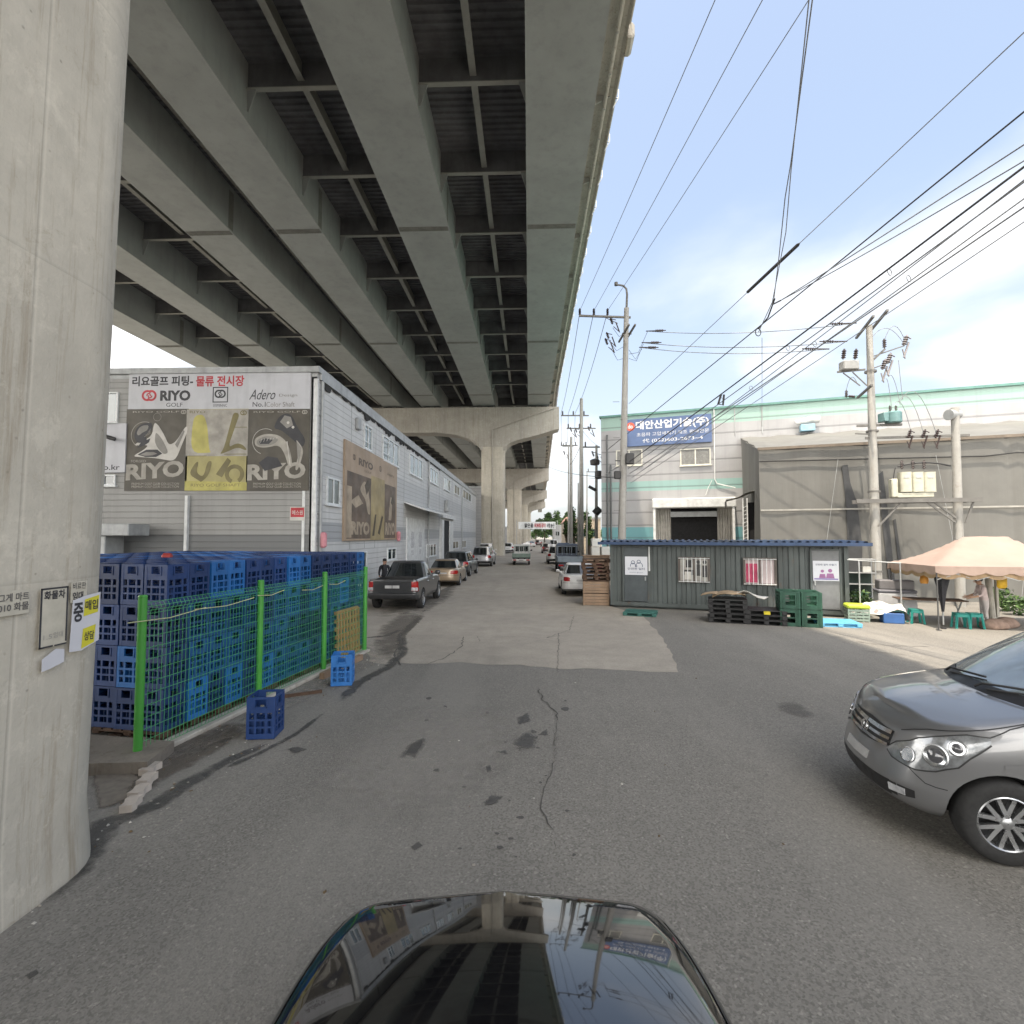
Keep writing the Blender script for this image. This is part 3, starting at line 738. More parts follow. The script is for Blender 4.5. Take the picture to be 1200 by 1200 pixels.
def club_panel(bp, F, x0, x1, style, yb):
    """one printed panel of the hoarding; pixel box of the photo"""
    u0, u1, z0, z1 = F.rect(x0, 480, x1, 575)
    w, h = u1 - u0, z1 - z0
    def P(*q): return [(u0 + a * w, z0 + b * h) for a, b in q]
    base = MB().box(u0, u1, -.05, -.006, z0, z1)
    pn = bp(base, 'printed_panel', M_YEL if style == 1 else M_OLIVE)
    Y = -.054
    big = MB(); small = MB()
    if style in (0, 2):
        put_text(big, 'RIYO', u0 + .02 * w, u1 - .05 * w, z0 + .12 * h, z0 + .32 * h, Y, .04)
        vs = big.v; big.v = [(x, y, z + (x - u0) / w * .055 * h * (1 if style == 0 else .6)) for x, y, z in vs]
        for r_ in (.085, .05): put_text(small, 'PREMIUM GOLF CLUB COLLECTION', u0 + .12 * w, u1 - .12 * w, z0 + (r_ - .015) * h, z0 + (r_ + .012) * h, Y)
        put_text(small, 'RIYO GOLF', u0 + .1 * w, u0 + .85 * w, z0 + .955 * h, z0 + .975 * h, Y); emblem(small, u1 - .08 * w, z1 - .04 * h, .025 * h, Y)
    if style == 0:
        wt, dk = MB(), MB()
        poly(wt, soft(P((.12, .42), (.3, .50), (.38, .56), (.12, .55), (.22, .60), (.42, .66), (.45, .84), (.52, .80), (.62, .68), (.70, .55), (.82, .60), (.97, .80), (1., .74), (.9, .54), (.83, .40), (.76, .36), (.62, .38), (.45, .40), (.25, .41))), Y)
        poly(dk, soft(P((.13, .66), (.16, .76), (.25, .82), (.43, .84), (.41, .71), (.30, .68), (.36, .62), (.2, .57))), Y - .002); poly(dk, soft(P((.2, .44), (.34, .50), (.52, .50), (.6, .45), (.5, .41), (.33, .41))), Y - .004)
        poly(dk, soft(P((.19, .52), (.3, .55), (.38, .59), (.4, .64), (.25, .59))), Y - .005)
        md, lt = MB(), MB()
        poly(md, soft(P((.17, .70), (.21, .77), (.28, .80), (.37, .80), (.35, .74), (.27, .71), (.21, .67))), Y - .006); poly(md, soft(P((.48, .72), (.56, .66), (.64, .56), (.70, .46), (.62, .44), (.52, .52), (.47, .60))), Y - .006); poly(md, soft(P((.80, .56), (.93, .74), (.95, .72), (.84, .52))), Y - .006)
        poly(md, soft(P((.24, .44), (.34, .47), (.46, .47), (.52, .45), (.44, .43), (.32, .425))), Y - .007)
        for k in range(5): poly(lt, P((.30 + .02 * k, .655 + .02 * k), (.40, .70 + .014 * k), (.40, .704 + .014 * k), (.30 + .02 * k, .659 + .02 * k)), Y - .008)
        poly(lt, ring2d(u0 + .30 * w, z0 + .68 * h, .205 * w, .215 * w, 70, 235, 24), Y - .003); poly(lt, ring2d(u0 + .5 * w, z0 + .90 * h, .06 * w, .064 * w, 0, 360, 20), Y - .003)
        put_text(lt, 'FORGED', u0 + .1 * w, u0 + .34 * w, z0 + .345 * h, z0 + .375 * h, Y - .003)
        wt.build('club_print', M_PALE, pn); dk.build('club_print', M_INK, pn); md.build('club_print', M_GREYP, pn); lt.build('fine_print', M_DIMW, pn)
    elif style == 2:
        wt, dk = MB(), MB()
        poly(dk, soft(P((.42, .76), (.5, .9), (.62, .95), (.72, .92), (.8, .78), (.95, .62), (.9, .52), (.8, .58), (.68, .66), (.55, .74))), Y)
        poly(wt, soft(P((.12, .64), (.3, .70), (.52, .68), (.66, .58), (.72, .42), (.74, .28), (.68, .28), (.62, .44), (.52, .56), (.3, .52), (.14, .54))), Y - .002)
        poly(wt, soft(P((.78, .64), (.92, .50), (.88, .36), (.82, .24), (.78, .26), (.83, .42), (.84, .52))), Y - .004); poly(dk, soft(P((.2, .34), (.34, .42), (.5, .40), (.58, .30), (.3, .24))), Y - .003)
        poly(dk, soft(P((.2, .60), (.3, .64), (.42, .62), (.36, .57), (.22, .57))), Y - .005)
        md, lt = MB(), MB()
        poly(md, soft(P((.16, .62), (.3, .67), (.44, .66), (.52, .62), (.42, .56), (.26, .54), (.17, .56))), Y - .0045); poly(md, soft(P((.53, .84), (.60, .92), (.70, .90), (.74, .80), (.64, .76))), Y - .006); poly(md, soft(P((.80, .60), (.88, .52), (.86, .40), (.83, .32), (.82, .42))), Y - .007)
        for a in (.66, .74): poly(lt, ring2d(u0 + a * w, z0 + (.83 - (a - .66) * .7) * h, .001, .022 * w, 0, 360, 12), Y - .009)
        for k in range(6): poly(lt, P((.22 + .05 * k, .585 + .01 * k), (.24 + .05 * k, .635 + .004 * k), (.246 + .05 * k, .635 + .004 * k), (.226 + .05 * k, .585 + .01 * k)), Y - .008)
        poly(lt, P((.64, .60), (.70, .30), (.712, .30), (.655, .60)), Y - .009); poly(lt, ring2d(u0 + .30 * w, z0 + .60 * h, .20 * w, .207 * w, 60, 250, 20), Y - .003)
        wt.build('club_print', M_DIMW, pn); dk.build('club_print', M_INK, pn); md.build('club_print', M_GREYP, pn); lt.build('fine_print', M_PALE, pn)
    else:
        yl, gy, dk = MB(), MB(), MB()
        poly(gy, P((0, .42), (1, .42), (1, .995), (0, .995)), Y + .001)
        poly(yl, soft(P((.08, .46), (.1, .86), (.16, .93), (.28, .93), (.34, .8), (.38, .5), (.42, .46))), Y); poly(yl, soft(P((0, 0), (1, 0), (1, .10), (0, .12))), Y)
        poly(dk, soft(P((.55, .44), (.62, .52), (.72, .84), (.76, .96), (.86, .94), (.80, .8), (.68, .52), (.82, .58), (.92, .56), (.99, .50), (.96, .49), (.84, .53), (.66, .47))), Y - .002)
        poly(dk, soft(P((.02, .42), (.34, .42), (.34, .428), (.02, .428))), Y - .002); poly(dk, soft(P((.62, .44), (.98, .44), (.98, .448), (.62, .448))), Y - .002); poly(dk, soft(P((.78, .77), (.98, .77), (.98, .777), (.78, .777))), Y - .002)
        poly(dk, soft(P((.06, .20), (.16, .34), (.22, .36), (.18, .22), (.3, .16), (.36, .36), (.44, .36), (.38, .18), (.26, .1), (.24, .12))), Y - .003); poly(dk, ring2d(u0 + .80 * w, z0 + .2 * h, .07 * h, .12 * h, -60, 250, 14), Y - .003); poly(dk, soft(P((.5, .2), (.68, .4), (.74, .36), (.6, .16))), Y - .004)
        put_text(dk, 'RIYO GOLF SHAFT', u0 + .1 * w, u1 - .1 * w, z0 + .05 * h, z0 + .085 * h, Y - .002); put_text(dk, 'RIYO', u0 + .05 * w, u0 + .3 * w, z0 + .95 * h, z0 + .98 * h, Y - .002); emblem(dk, u1 - .08 * w, z1 - .05 * h, .03 * h, Y - .002)
        gy.build('shaft_print', M_DIMW, pn); yl.build('shaft_print', M_YEL2, pn); dk.build('shaft_print', M_YDK, pn)
    if big.v: big.build('lettering', M_DIMW, pn)
    if small.v: small.build('small_print', M_DIMW, pn)
ub, zb_ = FF.px(256, 575)
hb, bp = on_wall(FF, 'billboard', 'wide golf club hoarding on the warehouse front above the blue crates, three photo panels', 'billboard', ub, zb_, 'golf hoardings')
rc = FF.rect(152.7, 437.5, 364, 480)
hd = bp(MB().box(rc[0], rc[1], -.045, -.006, rc[2], rc[3]), 'header_panel', M_BANW)
def fr(F, x0, y0, x1, y1): return F.rect(x0, y0, x1, y1)
ink, red, gry = MB(), MB(), MB()
a = fr(FF, 156.5, 441.5, 224, 452.5); put_text(ink, '리요골프 피팅-', a[0], a[1] + .1, a[2], a[3], -.049, .03)
a = fr(FF, 231, 441, 287, 453); put_text(red, '물류 전시장', *a[:4], -.049, .03)
a = fr(FF, 189, 458, 224, 470); put_text(ink, 'RIYO', *a, -.049, .045)
a = fr(FF, 196, 472.5, 215, 477); put_text(ink, 'GOLF', *a, -.049, .0)
cx, cz = FF.px(176, 464); emblem(red, cx, cz, .2, -.049)
cx, cz = FF.px(259, 462); emblem(ink, cx, cz, .15, -.049)
a = fr(FF, 250.5, 454, 268, 472); t_ = .035
for q in ((a[0], a[1], a[2], a[2] + t_), (a[0], a[1], a[3] - t_, a[3]), (a[0], a[0] + t_, a[2], a[3]), (a[1] - t_, a[1], a[2], a[3])): poly(ink, [(q[0], q[2]), (q[1], q[2]), (q[1], q[3]), (q[0], q[3])], -.0485)
a = fr(FF, 251, 474, 267, 477); put_text(ink, 'IXIMINNC', *a, -.049)
a = fr(FF, 293, 457, 327, 468.5); put_text(ink, 'Adero', a[0], a[1] - .15, a[2], a[3], -.049, 0., .3)
a = fr(FF, 328, 462, 349, 466); put_text(gry, 'Design', *a, -.049)
a = fr(FF, 297, 471.5, 312, 477); put_text(ink, 'No.1', *a, -.049, .004)
a = fr(FF, 313, 471.5, 346, 477); put_text(gry, 'Color Shaft', *a, -.049)
ink.build('lettering', M_INK, hd); red.build('lettering', M_RED, hd); gry.build('lettering', M_GREYP, hd)
for k, (x0, x1, st) in enumerate(((150, 219.4, 0), (220.2, 290, 1), (291, 362, 2))): club_panel(bp, FF, x0, x1, st, 0)
# small notices
u, z = FF.px(135, 554)
so, bp = on_wall(FF, 'sign_board', 'white board cut off by the pier, ending in o.kr', 'sign', u, z)
a = FF.rect(112, 497, 148.5, 554); pn = bp(MB().box(*a[:2], -.1, -.006, *a[2:]), 'panel', M_BANW)
tx = MB(); b = FF.rect(124, 545, 143, 551); put_text(tx, 'o.kr', *b, -.104, .01); tx.build('lettering', M_INK, pn)
u, z = FF.px(141, 516)
co, bp = on_wall(FF, 'security_camera', 'dark bullet camera on a bracket beside the white board', 'camera', u, z)
mb = MB(); mb.tube([(u - .1, -.12, z), (u - .1, -.3, z + .05)], .02); bp(mb, 'bracket', M_TRIM)
mb = MB(); mb.tube([(u - .32, -.42, z + .1), (u + .06, -.3, z - .02)], .07, 12); q = bp(mb, 'housing', mat('camera plastic', (.05, .05, .05), .4), smooth=40)
u, z = FF.px(349, 609)
so, bp = on_wall(FF, 'security_sign', 'small red security plate near the warehouse corner', 'sign', u, z)
a = FF.rect(340.5, 594, 357.5, 610); pn = bp(MB().box(*a[:2], -.04, -.006, *a[2:]), 'plate', M_PALE)
b = FF.rect(341.5, 595, 356.8, 606); q = MB().box(*b[:2], -.044, -.041, *b[2:]).build('red_field', M_RED, pn)
tx = MB(); b = FF.rect(343, 598, 355.5, 603.5); put_text(tx, '에스원', *b, -.047, .01); b = FF.rect(343, 607, 355.5, 609); put_text(tx, '출입통제', *b, -.047); tx.build('lettering', M_PALE, pn)
# grey steel cabinet beside the front wall
p = AY(135, 640, 16.6)
mb = MB(); mb.bbox(-1.6, .75, -.5, .45, 2.75, 3.15, .03); mb.bbox(-1.5, -.1, -.4, .4, 0, 2.75, .02)
o = mb.build('steel_cabinet', M_TRIM, loc=(p.x, 16.7, 0)); tag(o, 'grey steel cabinet with jutting top against the warehouse front behind the crates', 'cabinet')

# ---- weathered hoarding on the side
u0, u1 = FS.px(401, 600)[0], FS.px(463, 600)[0]; zt, zb2 = FS.px(432, 530)[1], FS.px(432, 633)[1]
so, bp = on_wall(FS, 'billboard', 'sun faded brown golf hoarding on the warehouse side wall', 'billboard', (u0 + u1) / 2, zb2, 'golf hoardings')
M_TAN = vinyl('faded tan vinyl', (.36, .27, .19), .2, .7); M_BRN = vinyl('faded brown print', (.12, .085, .06), .45, 1.1); M_OCH = vinyl('faded ochre print', (.33, .26, .13), .3, .9)
pn = bp(MB().box(u0, u1, -.09, -.006, zb2, zt), 'backing', M_TAN)
w, h = u1 - u0, zt - zb2
def PS(*q): return [(u0 + a * w, zb2 + b * h) for a, b in q]
def panel(a, b, c, d, mt, y=-.094):
    m_ = MB(); poly(m_, PS((a, c), (b, c), (b, d), (a, d)), y); return m_.build('printed_panel', mt, pn)
panel(.03, .42, .02, .70, M_BRN); panel(.42, .70, .0, .74, M_OCH); panel(.70, .965, .02, .70, M_BRN)
tx = MB(); put_text(tx, 'RIYO', u0 + .2 * w, u0 + .45 * w, zb2 + .80 * h, zb2 + .88 * h, -.095, .05); put_text(tx, 'GOLF', u0 + .3 * w, u0 + .42 * w, zb2 + .75 * h, zb2 + .775 * h, -.095)
emblem(tx, u0 + .60 * w, zb2 + .86 * h, .035 * h, -.095); emblem(tx, u0 + .13 * w, zb2 + .86 * h, .03 * h, -.095); put_text(tx, 'Adero', u0 + .75 * w, u0 + .92 * w, zb2 + .82 * h, zb2 + .86 * h, -.095)
tx.build('lettering', M_BRN, pn)
pl = MB()
poly(pl, soft(PS((.22, .55), (.30, .66), (.36, .60), (.40, .42), (.41, .28), (.36, .30), (.32, .45), (.26, .50))), -.098); poly(pl, soft(PS((.08, .4), (.2, .48), (.28, .40), (.16, .34))), -.098)
put_text(pl, 'RIYO', u0 + .1 * w, u0 + .40 * w, zb2 + .06 * h, zb2 + .20 * h, -.098, .06); put_text(pl, 'RIYO', u0 + .72 * w, u0 + .95 * w, zb2 + .06 * h, zb2 + .22 * h, -.098, .06)
poly(pl, soft(PS((.79, .25), (.83, .55), (.88, .55), (.86, .25))), -.098); poly(pl, soft(PS((.03, .03), (.10, .03), (.10, .55), (.03, .55))), -.0985)
pl.build('club_print', vinyl('faded pale print', (.36, .29, .21), .3), pn)
dk = MB(); poly(dk, soft(PS((.45, .05), (.5, .3), (.53, .3), (.49, .05))), -.098); poly(dk, soft(PS((.56, .08), (.64, .30), (.67, .28), (.6, .06))), -.098); poly(dk, soft(PS((.84, .48), (.9, .62), (.93, .5), (.88, .44))), -.0995); poly(dk, soft(PS((.3, .60), (.36, .68), (.40, .60), (.34, .5))), -.0995)
dk.build('shaft_print', vinyl('dark brown print', (.07, .05, .03)), pn)
for px_, py_ in ((369, 632), (463, 628)):
    F_ = FS if px_ > 400 else FS
    u, z = FS.px(px_ if px_ > 400 else 372.5, py_); mb = MB(); mb.bbox(u - .12, u + .12, -.3, -.1, z - .3, z + .25, .06)
    o = mb.build('hanging_bag', mat('pink plastic', (.6, .25, .28), .5)); o.location = FS.loc; o.rotation_euler = (0, 0, FS.rot)
    tag(o, ('pink plastic bag hanging at the warehouse corner downpipe', 'pink plastic bag hanging at the faded hoarding edge')[px_ > 400], 'bag')

# small bits along the fence foot and in the gutter
rgl = random.Random(17); lit = MB()
for line, wd, n in (([(190, 890), (300, 835), (400, 792), (440, 770)], .35, 150), ([(10, 1085), (60, 1030), (105, 985)], .06, 60), ([(100, 1005), (180, 945), (270, 890), (345, 860)], .25, 90), ([(455, 780), (470, 750), (500, 716)], .4, 60), ([(300, 1000), (700, 850), (900, 800)], 2.2, 50)):
    L_ = [G(*q) for q in line]
    for _ in range(n):
        k = rgl.randrange(len(L_) - 1); q = L_[k].lerp(L_[k + 1], rgl.random()) + Vector((rgl.gauss(0, wd), rgl.gauss(0, wd * .6), 0)); r_ = rgl.uniform(.006, .022); lit.cur = rgl.choice((0, 0, 1, 2))
        a = rgl.uniform(0, 6.28); h_ = r_ * rgl.uniform(.3, .9); V_ = [(q.x + r_ * math.cos(a + t) * rgl.uniform(.6, 1.3), q.y + r_ * math.sin(a + t) * rgl.uniform(.6, 1.3), .006) for t in (0, 1.6, 3.1, 4.7)] + [(q.x, q.y, .006 + h_)]
        lit.add(V_, [(0, 1, 4), (1, 2, 4), (2, 3, 4), (3, 0, 4)])
o = lit.build('gravel_litter', [mat('grey grit', (.24, .22, .19), .9), mat('dead leaf', (.12, .08, .04), .9), mat('pale scrap', (.42, .40, .36), .9)], fix=False); tag(o, 'loose grit, dead leaves and scraps strewn along the fence foot and gutter', 'litter', None, 'stuff')

for k in range(22):
    x_, y_ = rgl.gauss(605, 55), rgl.uniform(815, 1010); r_ = rgl.uniform(1.5, 4.5)
    stain('road_stain', [(x_ + r_ * 1.4 * math.cos(t) * rgl.uniform(.6, 1.3), y_ + r_ * .7 * math.sin(t) * rgl.uniform(.6, 1.3)) for t in (0, .9, 1.8, 2.7, 3.6, 4.5, 5.4)], M_OIL)
# ================================================================== RIGHT WAREHOUSE (rotated with the yard)
PC = AY(705, 600, 36.3); PE = AY(1200, 600, 29.0)
WROT = math.atan2(PE.y - PC.y, PE.x - PC.x)
FW = Frame(PC, WROT)
HW = FW.px(708, 490)[1]
def zr(px, py, off=0.): return FW.px(px, py, off)[1]
MINT = (.28, .41, .36)
M_FAC = siding('factory siding', (.345, .345, .35), [(zr(870, 494), 99, MINT), (zr(850, 572.5), zr(850, 560.5), (.25, .39, .365)), (1.6, zr(720, 618), (.14, .33, .36))], .86, .45)
fac = empty('factory_building', FW.loc, WROT, 'big pale factory hall with mint green bands and a blue company sign', 'factory')
MB().box(0, 32, 0, .3, 0, HW).build('front_wall', M_FAC, fac)
mb = MB(); mb.box(0, .3, .3, 30, 0, HW); mb.box(31.7, 32, .3, 30, 0, HW); mb.box(.3, 31.7, 29.7, 30, 0, HW); mb.build('side_wall', M_FAC, fac)
rf = MB(); rf.box(-.1, 32.1, -.12, 30.1, HW, HW + .14); rf.build('roof', mat('green roof edge', (.10, .22, .19), .5), fac)
a, b = zr(1095, 463, 8), zr(1200, 457, 8); ua = FW.px(1088, 460, 8)[0]
MB().prism([(ua, HW + .14), (ua + .8, a), (ua + 12, a + .25), (ua + 12, HW + .14)], 8, 20).build('roof_ridge', mat('green roof', (.09, .26, .22), .5), fac)
for rc in ((722, 528, 753, 545), (797, 526.5, 833, 544.5)): window(FW, FW.rect(*rc), 2, fac, frame=mat('cream window frame', (.62, .6, .52), .45), glass=mat('curtained pane', (.20, .20, .19), .25, coat=.6))
# canopied loading door
rc = FW.rect(786, 596, 841, 640); u0, u1, z1 = rc[0], rc[1], rc[3]
MB().box(u0, u1, -.02, -.004, .02, z1).build('doorway', M_DARK, fac)
MB().box(u0, u1, -.5, -.3, FW.px(800, 606)[1], FW.px(800, 600)[1]).build('door_beam', M_TRIM, fac)
ua, ub = FW.px(766, 600)[0], FW.px(862, 600)[0]; zt = FW.px(800, 596)[1]; zt2 = FW.px(800, 585)[1]
mb = MB(); mb.bbox(ua, ub, -1.1, -.004, zt, zt2, .05); mb.build('canopy', M_WHITE, fac)
mb = MB()
n = 0
for (p, q) in ((ua + .1, u0), (u1, ub - .1)):
    mb = MB(); k = p
    while k < q - .05: mb.prism([(k, -.06), (k + .05, -.12), (min(k + .12, q), -.12), (min(k + .16, q), -.06)], .02, zt, axis='z'); k += .16
    mb.build('ribbed_panel', mat('ribbed cream panel', (.42, .40, .36), .5, grime=.3), fac)
mb = MB(); mb.box(ua + .05, ua + .2, -1.05, -.9, 0, zt); mb.build('canopy_post', M_WHITE, fac); mb = MB(); mb.box(ub - .25, ub - .1, -1.05, -.9, 0, zt); mb.build('canopy_post', M_WHITE, fac)
# pipes and cables on the wall
mb = MB(); u = FW.px(837, 500)[0]
mb.tube([(u, -.08, HW), (u - .03, -.08, FW.px(835, 562)[1]), (u + .1, -.1, FW.px(837, 567)[1]), (u + 1.2, -.12, FW.px(855, 572)[1])], .035, 6)
mb.tube([FWp for FWp in [(u - .2, -.08, FW.px(832, 563)[1]), (u - .45, -.1, FW.px(830, 572)[1]), (u - .6, -.08, FW.px(827, 580)[1])]], .02, 6); mb.build('conduit', M_WHITE, fac, 40)
mb = MB()
for pa, pb in ((712, 0), (716, 0)): u = FW.px(pa, 560)[0]; mb = MB(); mb.tube([(u, -.1, 1), (u, -.1, FW.px(pa, 510 if pa == 712 else 545)[1])], .06, 8); mb.build('vent_pipe', mat('dark pipe', (.10, .11, .11), .5), fac, 40)
for (px_, py_) in ((861, 492), (893, 479)): u = FW.px(px_, 490)[0]; MB().box(u - .03, u + .03, -.05, -.004, HW - 1.8, HW - .05).build('gutter_strap', M_TRIM, fac)
u, z = FW.px(947, 497)
vn = fac
mb = MB(); mb.tube([(u - .75, -.35, z + .05), (u + .15, -.35, z + .22), (u + .55, -.35, z + .2)], [.16, .2, .22], 12); hood = mb.build('vent_hood', M_WHITE, fac, 40)
MB().bbox(u - .5, u + .3, -.5, -.004, z - .5, z - .08, .03).build('vent_box', mat('pale blue vent', (.25, .42, .52), .5), hood)
# company sign
rc = FW.rect(734, 488, 834, 522)
u0 = FW.px(734, 505)[0]; u1 = FW.px(834, 505)[0]; z0 = FW.px(784, 521)[1]; z1 = FW.px(784, 489)[1]
so = empty('company_sign', FW.M @ Vector(((u0 + u1) / 2, 0, z0)), WROT, 'blue company sign board high on the factory wall behind the pole', 'sign')
def bp2(mb, nm, mt, parent=None):
    q = mb.build(nm, mt, parent or so)
    if parent is None: q.location = (-(u0 + u1) / 2, 0, -z0)
    return q
pn = bp2(MB().box(u0, u1, -.2, -.01, z0, z1), 'board', vinyl('sign blue', (.085, .13, .25), .15, 1.))
w, h = u1 - u0, z1 - z0
tx = MB()
put_text(tx, '대안산업기술(주)', u0 + .12 * w, u0 + .97 * w, z0 + .55 * h, z0 + .92 * h, -.21, .03); put_text(tx, '초음파 고압세척기 제조 판매전문', u0 + .13 * w, u0 + .97 * w, z0 + .34 * h, z0 + .48 * h, -.21)
put_text(tx, '代 (032)603-2673~4', u0 + .2 * w, u0 + .90 * w, z0 + .08 * h, z0 + .25 * h, -.21, .01)
tx.build('lettering', vinyl('sign white', (.62, .63, .66), .05), pn)
mk = MB(); poly(mk, ring2d(u0 + .055 * w, z0 + .73 * h, 0.001, .16 * h, 0, 360, 24), -.209); mk.build('emblem_disc', vinyl('sign red', (.55, .10, .06), .1), pn)
mk = MB(); put_text(mk, 'do', u0 + .025 * w, u0 + .085 * w, z0 + .66 * h, z0 + .82 * h, -.214, .03); mk.build('emblem_letters', vinyl('sign white', 0), pn)

# ---- grey tarpaulin lean-to in front of the hall
YT = -9.3
def tarp_mat():
    t = NT('grey tarpaulin'); col = (.145, .143, .132)
    c = t.ramp(t.noise(.5, 6, .6), [(.3, tuple(x * .85 for x in col)), (.7, tuple(x * 1.12 for x in col))])
    c = t.mix(t.ramp(t.noise(1., 6, .65, t.mapping((1.2, 1.2, .08))), [(.5, 0.), (.8, .5)]), c, (.10, .095, .085))
    t.set(Base_Color=c, Roughness=.75)
    t.bump(t.math('ADD', t.noise(.9, 3, .5, t.mapping((3.2, 1, .12))), t.math('MULTIPLY', t.noise(2., 4, .5), .4)), .45, .06)
    return t.m
M_TARP = tarp_mat()
uf, zf = FW.px(889, 526, YT); ub_, zbk = FW.px(868, 513, -.02)
ur = uf + 17
sh = empty('tarpaulin_shed', FW.M @ Vector((uf, YT, 0)), WROT, 'large lean-to shed clad in grey tarpaulin against the factory', 'shed')
mb = MB()
rows = []
nx, nz = 90, 26
rngt = random.Random(11)
for j in range(nz + 1):
    f_ = j / nz; row = []
    for i in range(nx + 1):
        x = (ur - uf) * i / nx
        fold = .02 * math.sin(x * 2.1 + .6 * math.sin(x * .7)) * (1 - .5 * f_) + (.07 * abs(math.sin(x * 3.6)) * max(0, f_ - .1) if x > 9.2 else 0)
        sag = .12 * math.sin(math.pi * ((x % 3.0) / 3.0)) * (f_ > .97)
        row.append((x, fold - .02, zf * f_ - sag))
    rows.append(row)
mb.grid(rows); mb.build('front_sheet', M_TARP, sh, 60)
dub = ub_ - uf; dyb = -YT - .02
mb = MB(); rows = []
for j in range(12):
    f_ = j / 11; rows.append([(dub * k / 14 + .05 * math.sin(k * 1.3 + j * .3), dyb * k / 14, 2.9 * (1 - min(1, k / 3)) * 0 + (zf + (zbk - zf) * k / 14) * f_) for k in range(15)])
mb.grid(rows); mb.build('side_sheet', M_TARP, sh, 60)
mb = MB(); mb.grid([[(dub * k / 10 + (ur - uf - dub * k / 10) * i / 30, dyb * k / 10, zf + (zbk - zf) * k / 10 + .05 * math.sin(i * 1.9) * min(1, k / 3) - .10 * math.sin(math.pi * k / 10)) for i in range(31)] for k in range(11)]); mb.build('roof_sheet', M_TARP, sh, 60)
mb = MB(); s0 = FW.px(900, 598, YT)[1]
mb.box(.02, ur - uf - 5.6, -.10, -.075, s0 - .035, s0 + .035); mb.build('seam_strip', mat('pale tarp seam', (.33, .32, .29), .7), sh)
for P_ in ([(986, 546), (993, 545), (996, 566), (1004, 590), (1010, 640), (1009, 720), (996, 720), (993, 640), (991, 590)], [(1029, 556), (1034, 552), (1040, 600), (1050, 700), (1043, 700), (1034, 620)], [(1046, 610), (1049, 608), (1056, 660), (1053, 664)]):  # dark polygons set just proud of the front sheet
    q_ = [FW.px(a_, b_, YT) for a_, b_ in P_]; mb = MB(); mb.prism([(a_ - uf, max(.02, b_)) for a_, b_ in q_], -.075, -.05); mb.build('dark_strip', mat('dark strip', (.055, .057, .06), .8), sh)
mb = MB(); zc = FW.px(1000, 548, YT)[1]
mb.tube([(i * .5, -.14, zf - .62 - .12 * math.sin(i * .9) * (i > 17) - .012 * i) for i in range(int((ur - uf) / .5))], .032, 6); mb.build('tie_cable', mat('black rope', (.04, .04, .04), .8), sh, 40)
mb = MB(); mb.box(-.06, ur - uf, -.16, -.1, zf - .09, zf + .03); mb.build('eave_beam', mat('rusty brown beam', (.16, .13, .10), .7), sh)
for x, s_ in ((2.3, .9), (7.6, -.8), (9.4, .7), (12.5, -.6)): mb = MB(); mb.tube([(x, -.22, 0), (x + s_, -.2, zf - .7)], .009, 6); mb.build('tie_rope', M_TRIM, sh)
# side entrance awning with a lattice post
ua, za = FW.px(850, 588, -6.); ub2, zb3 = FW.px(908, 565, -6.)
aw = empty('awning', FW.M @ Vector((ub2, -6, 0)), WROT, 'dark cloth awning over the side entrance of the tarpaulin shed', 'awning')
dx = ua - ub2
mb = MB(); mb.grid([[(dx * k / 8, 1.6 * i / 8 - 1.2 + .05 * math.sin(i * 2), zb3 + (za - zb3) * (k / 8) ** .8 + .05 * math.sin(k * 1.7 + i)) for i in range(9)] for k in range(9)]); mb.build('cloth', M_TARP, aw, 60)
mb = MB(); mb.grid([[(dx + .02 * math.sin(i * 3), 1.6 * i / 16 - 1.2, za), (dx + .03 * math.sin(i * 2.2), 1.6 * i / 16 - 1.2, za - .3 - .08 * math.sin(i * 2.6))][::1] for i in range(17)]); mb.build('valance', M_TARP, aw, 60)
pu = FW.px(873, 600, -7.)[0] - ub2
mb = MB()
for q in (-.1, .1): mb.box(pu + q - .025, pu + q + .025, -1.15, -1.1, 0, za + .1)
for k in range(22): mb.bar((pu - .1, -1.12, .2 * k), (pu + .1, -1.12, .2 * k + .1), .025)
mb.build('lattice_post', M_WHITE, aw)
mb = MB(); mb.box(pu + .16, pu + .75, -.6, -.5, 0, za - .1); mb.build('entrance_gap', M_DARK, aw)

# ================================================================== CONTAINER OFFICE
CA, CB_ = G(716, 711), G(996, 724)
CROT = math.atan2(CB_.y - CA.y, CB_.x - CA.x)
FC = Frame(CA, CROT); CL = (CB_ - CA).length
HC = FC.px(800, 637)[1]; CD = 2.6
M_CONT = mat('container grey paint', (.075, .088, .086),   .5, var=.2, scale=.9, grime=.85, rust=.35, dent=.35)
M_CDOOR = mat('container door paint', (.062, .074, .08), .45, grime=.3)
M_BLUE = mat('blue roof sheet', (.02, .045, .105), .5, grime=.3, rust=.3)
ct = empty('container_office', FC.loc, CROT, 'long dark grey container office with a blue corrugated roof', 'container')
def corr(x0, x1, z0, z1, y, mb, p=.34, d=.045):
    k = x0; pr = []
    while k < x1: pr += [(k, 0), (k + p * .4, 0), (k + p * .5, d), (k + p * .9, d)]; k += p
    pr = [(a, b) for a, b in pr if a <= x1] + [(x1, 0)]
    mb.grid([[(a, y + b, z0) for a, b in pr], [(a, y + b, z1) for a, b in pr]])
mb = MB(); corr(.08, CL - .08, .22, HC - .1, .03, mb); mb.box(.08, CL - .08, .09, .14, .2, HC - .05); mb.build('front_wall', M_CONT, ct, 20)
mb = MB(); mb.box(0, .08, .05, CD, .2, HC - .05); mb.box(CL - .08, CL, .05, CD, .2, HC - .05); mb.box(.08, CL - .08, CD - .05, CD, .2, HC - .05); mb.build('side_wall', M_CONT, ct)
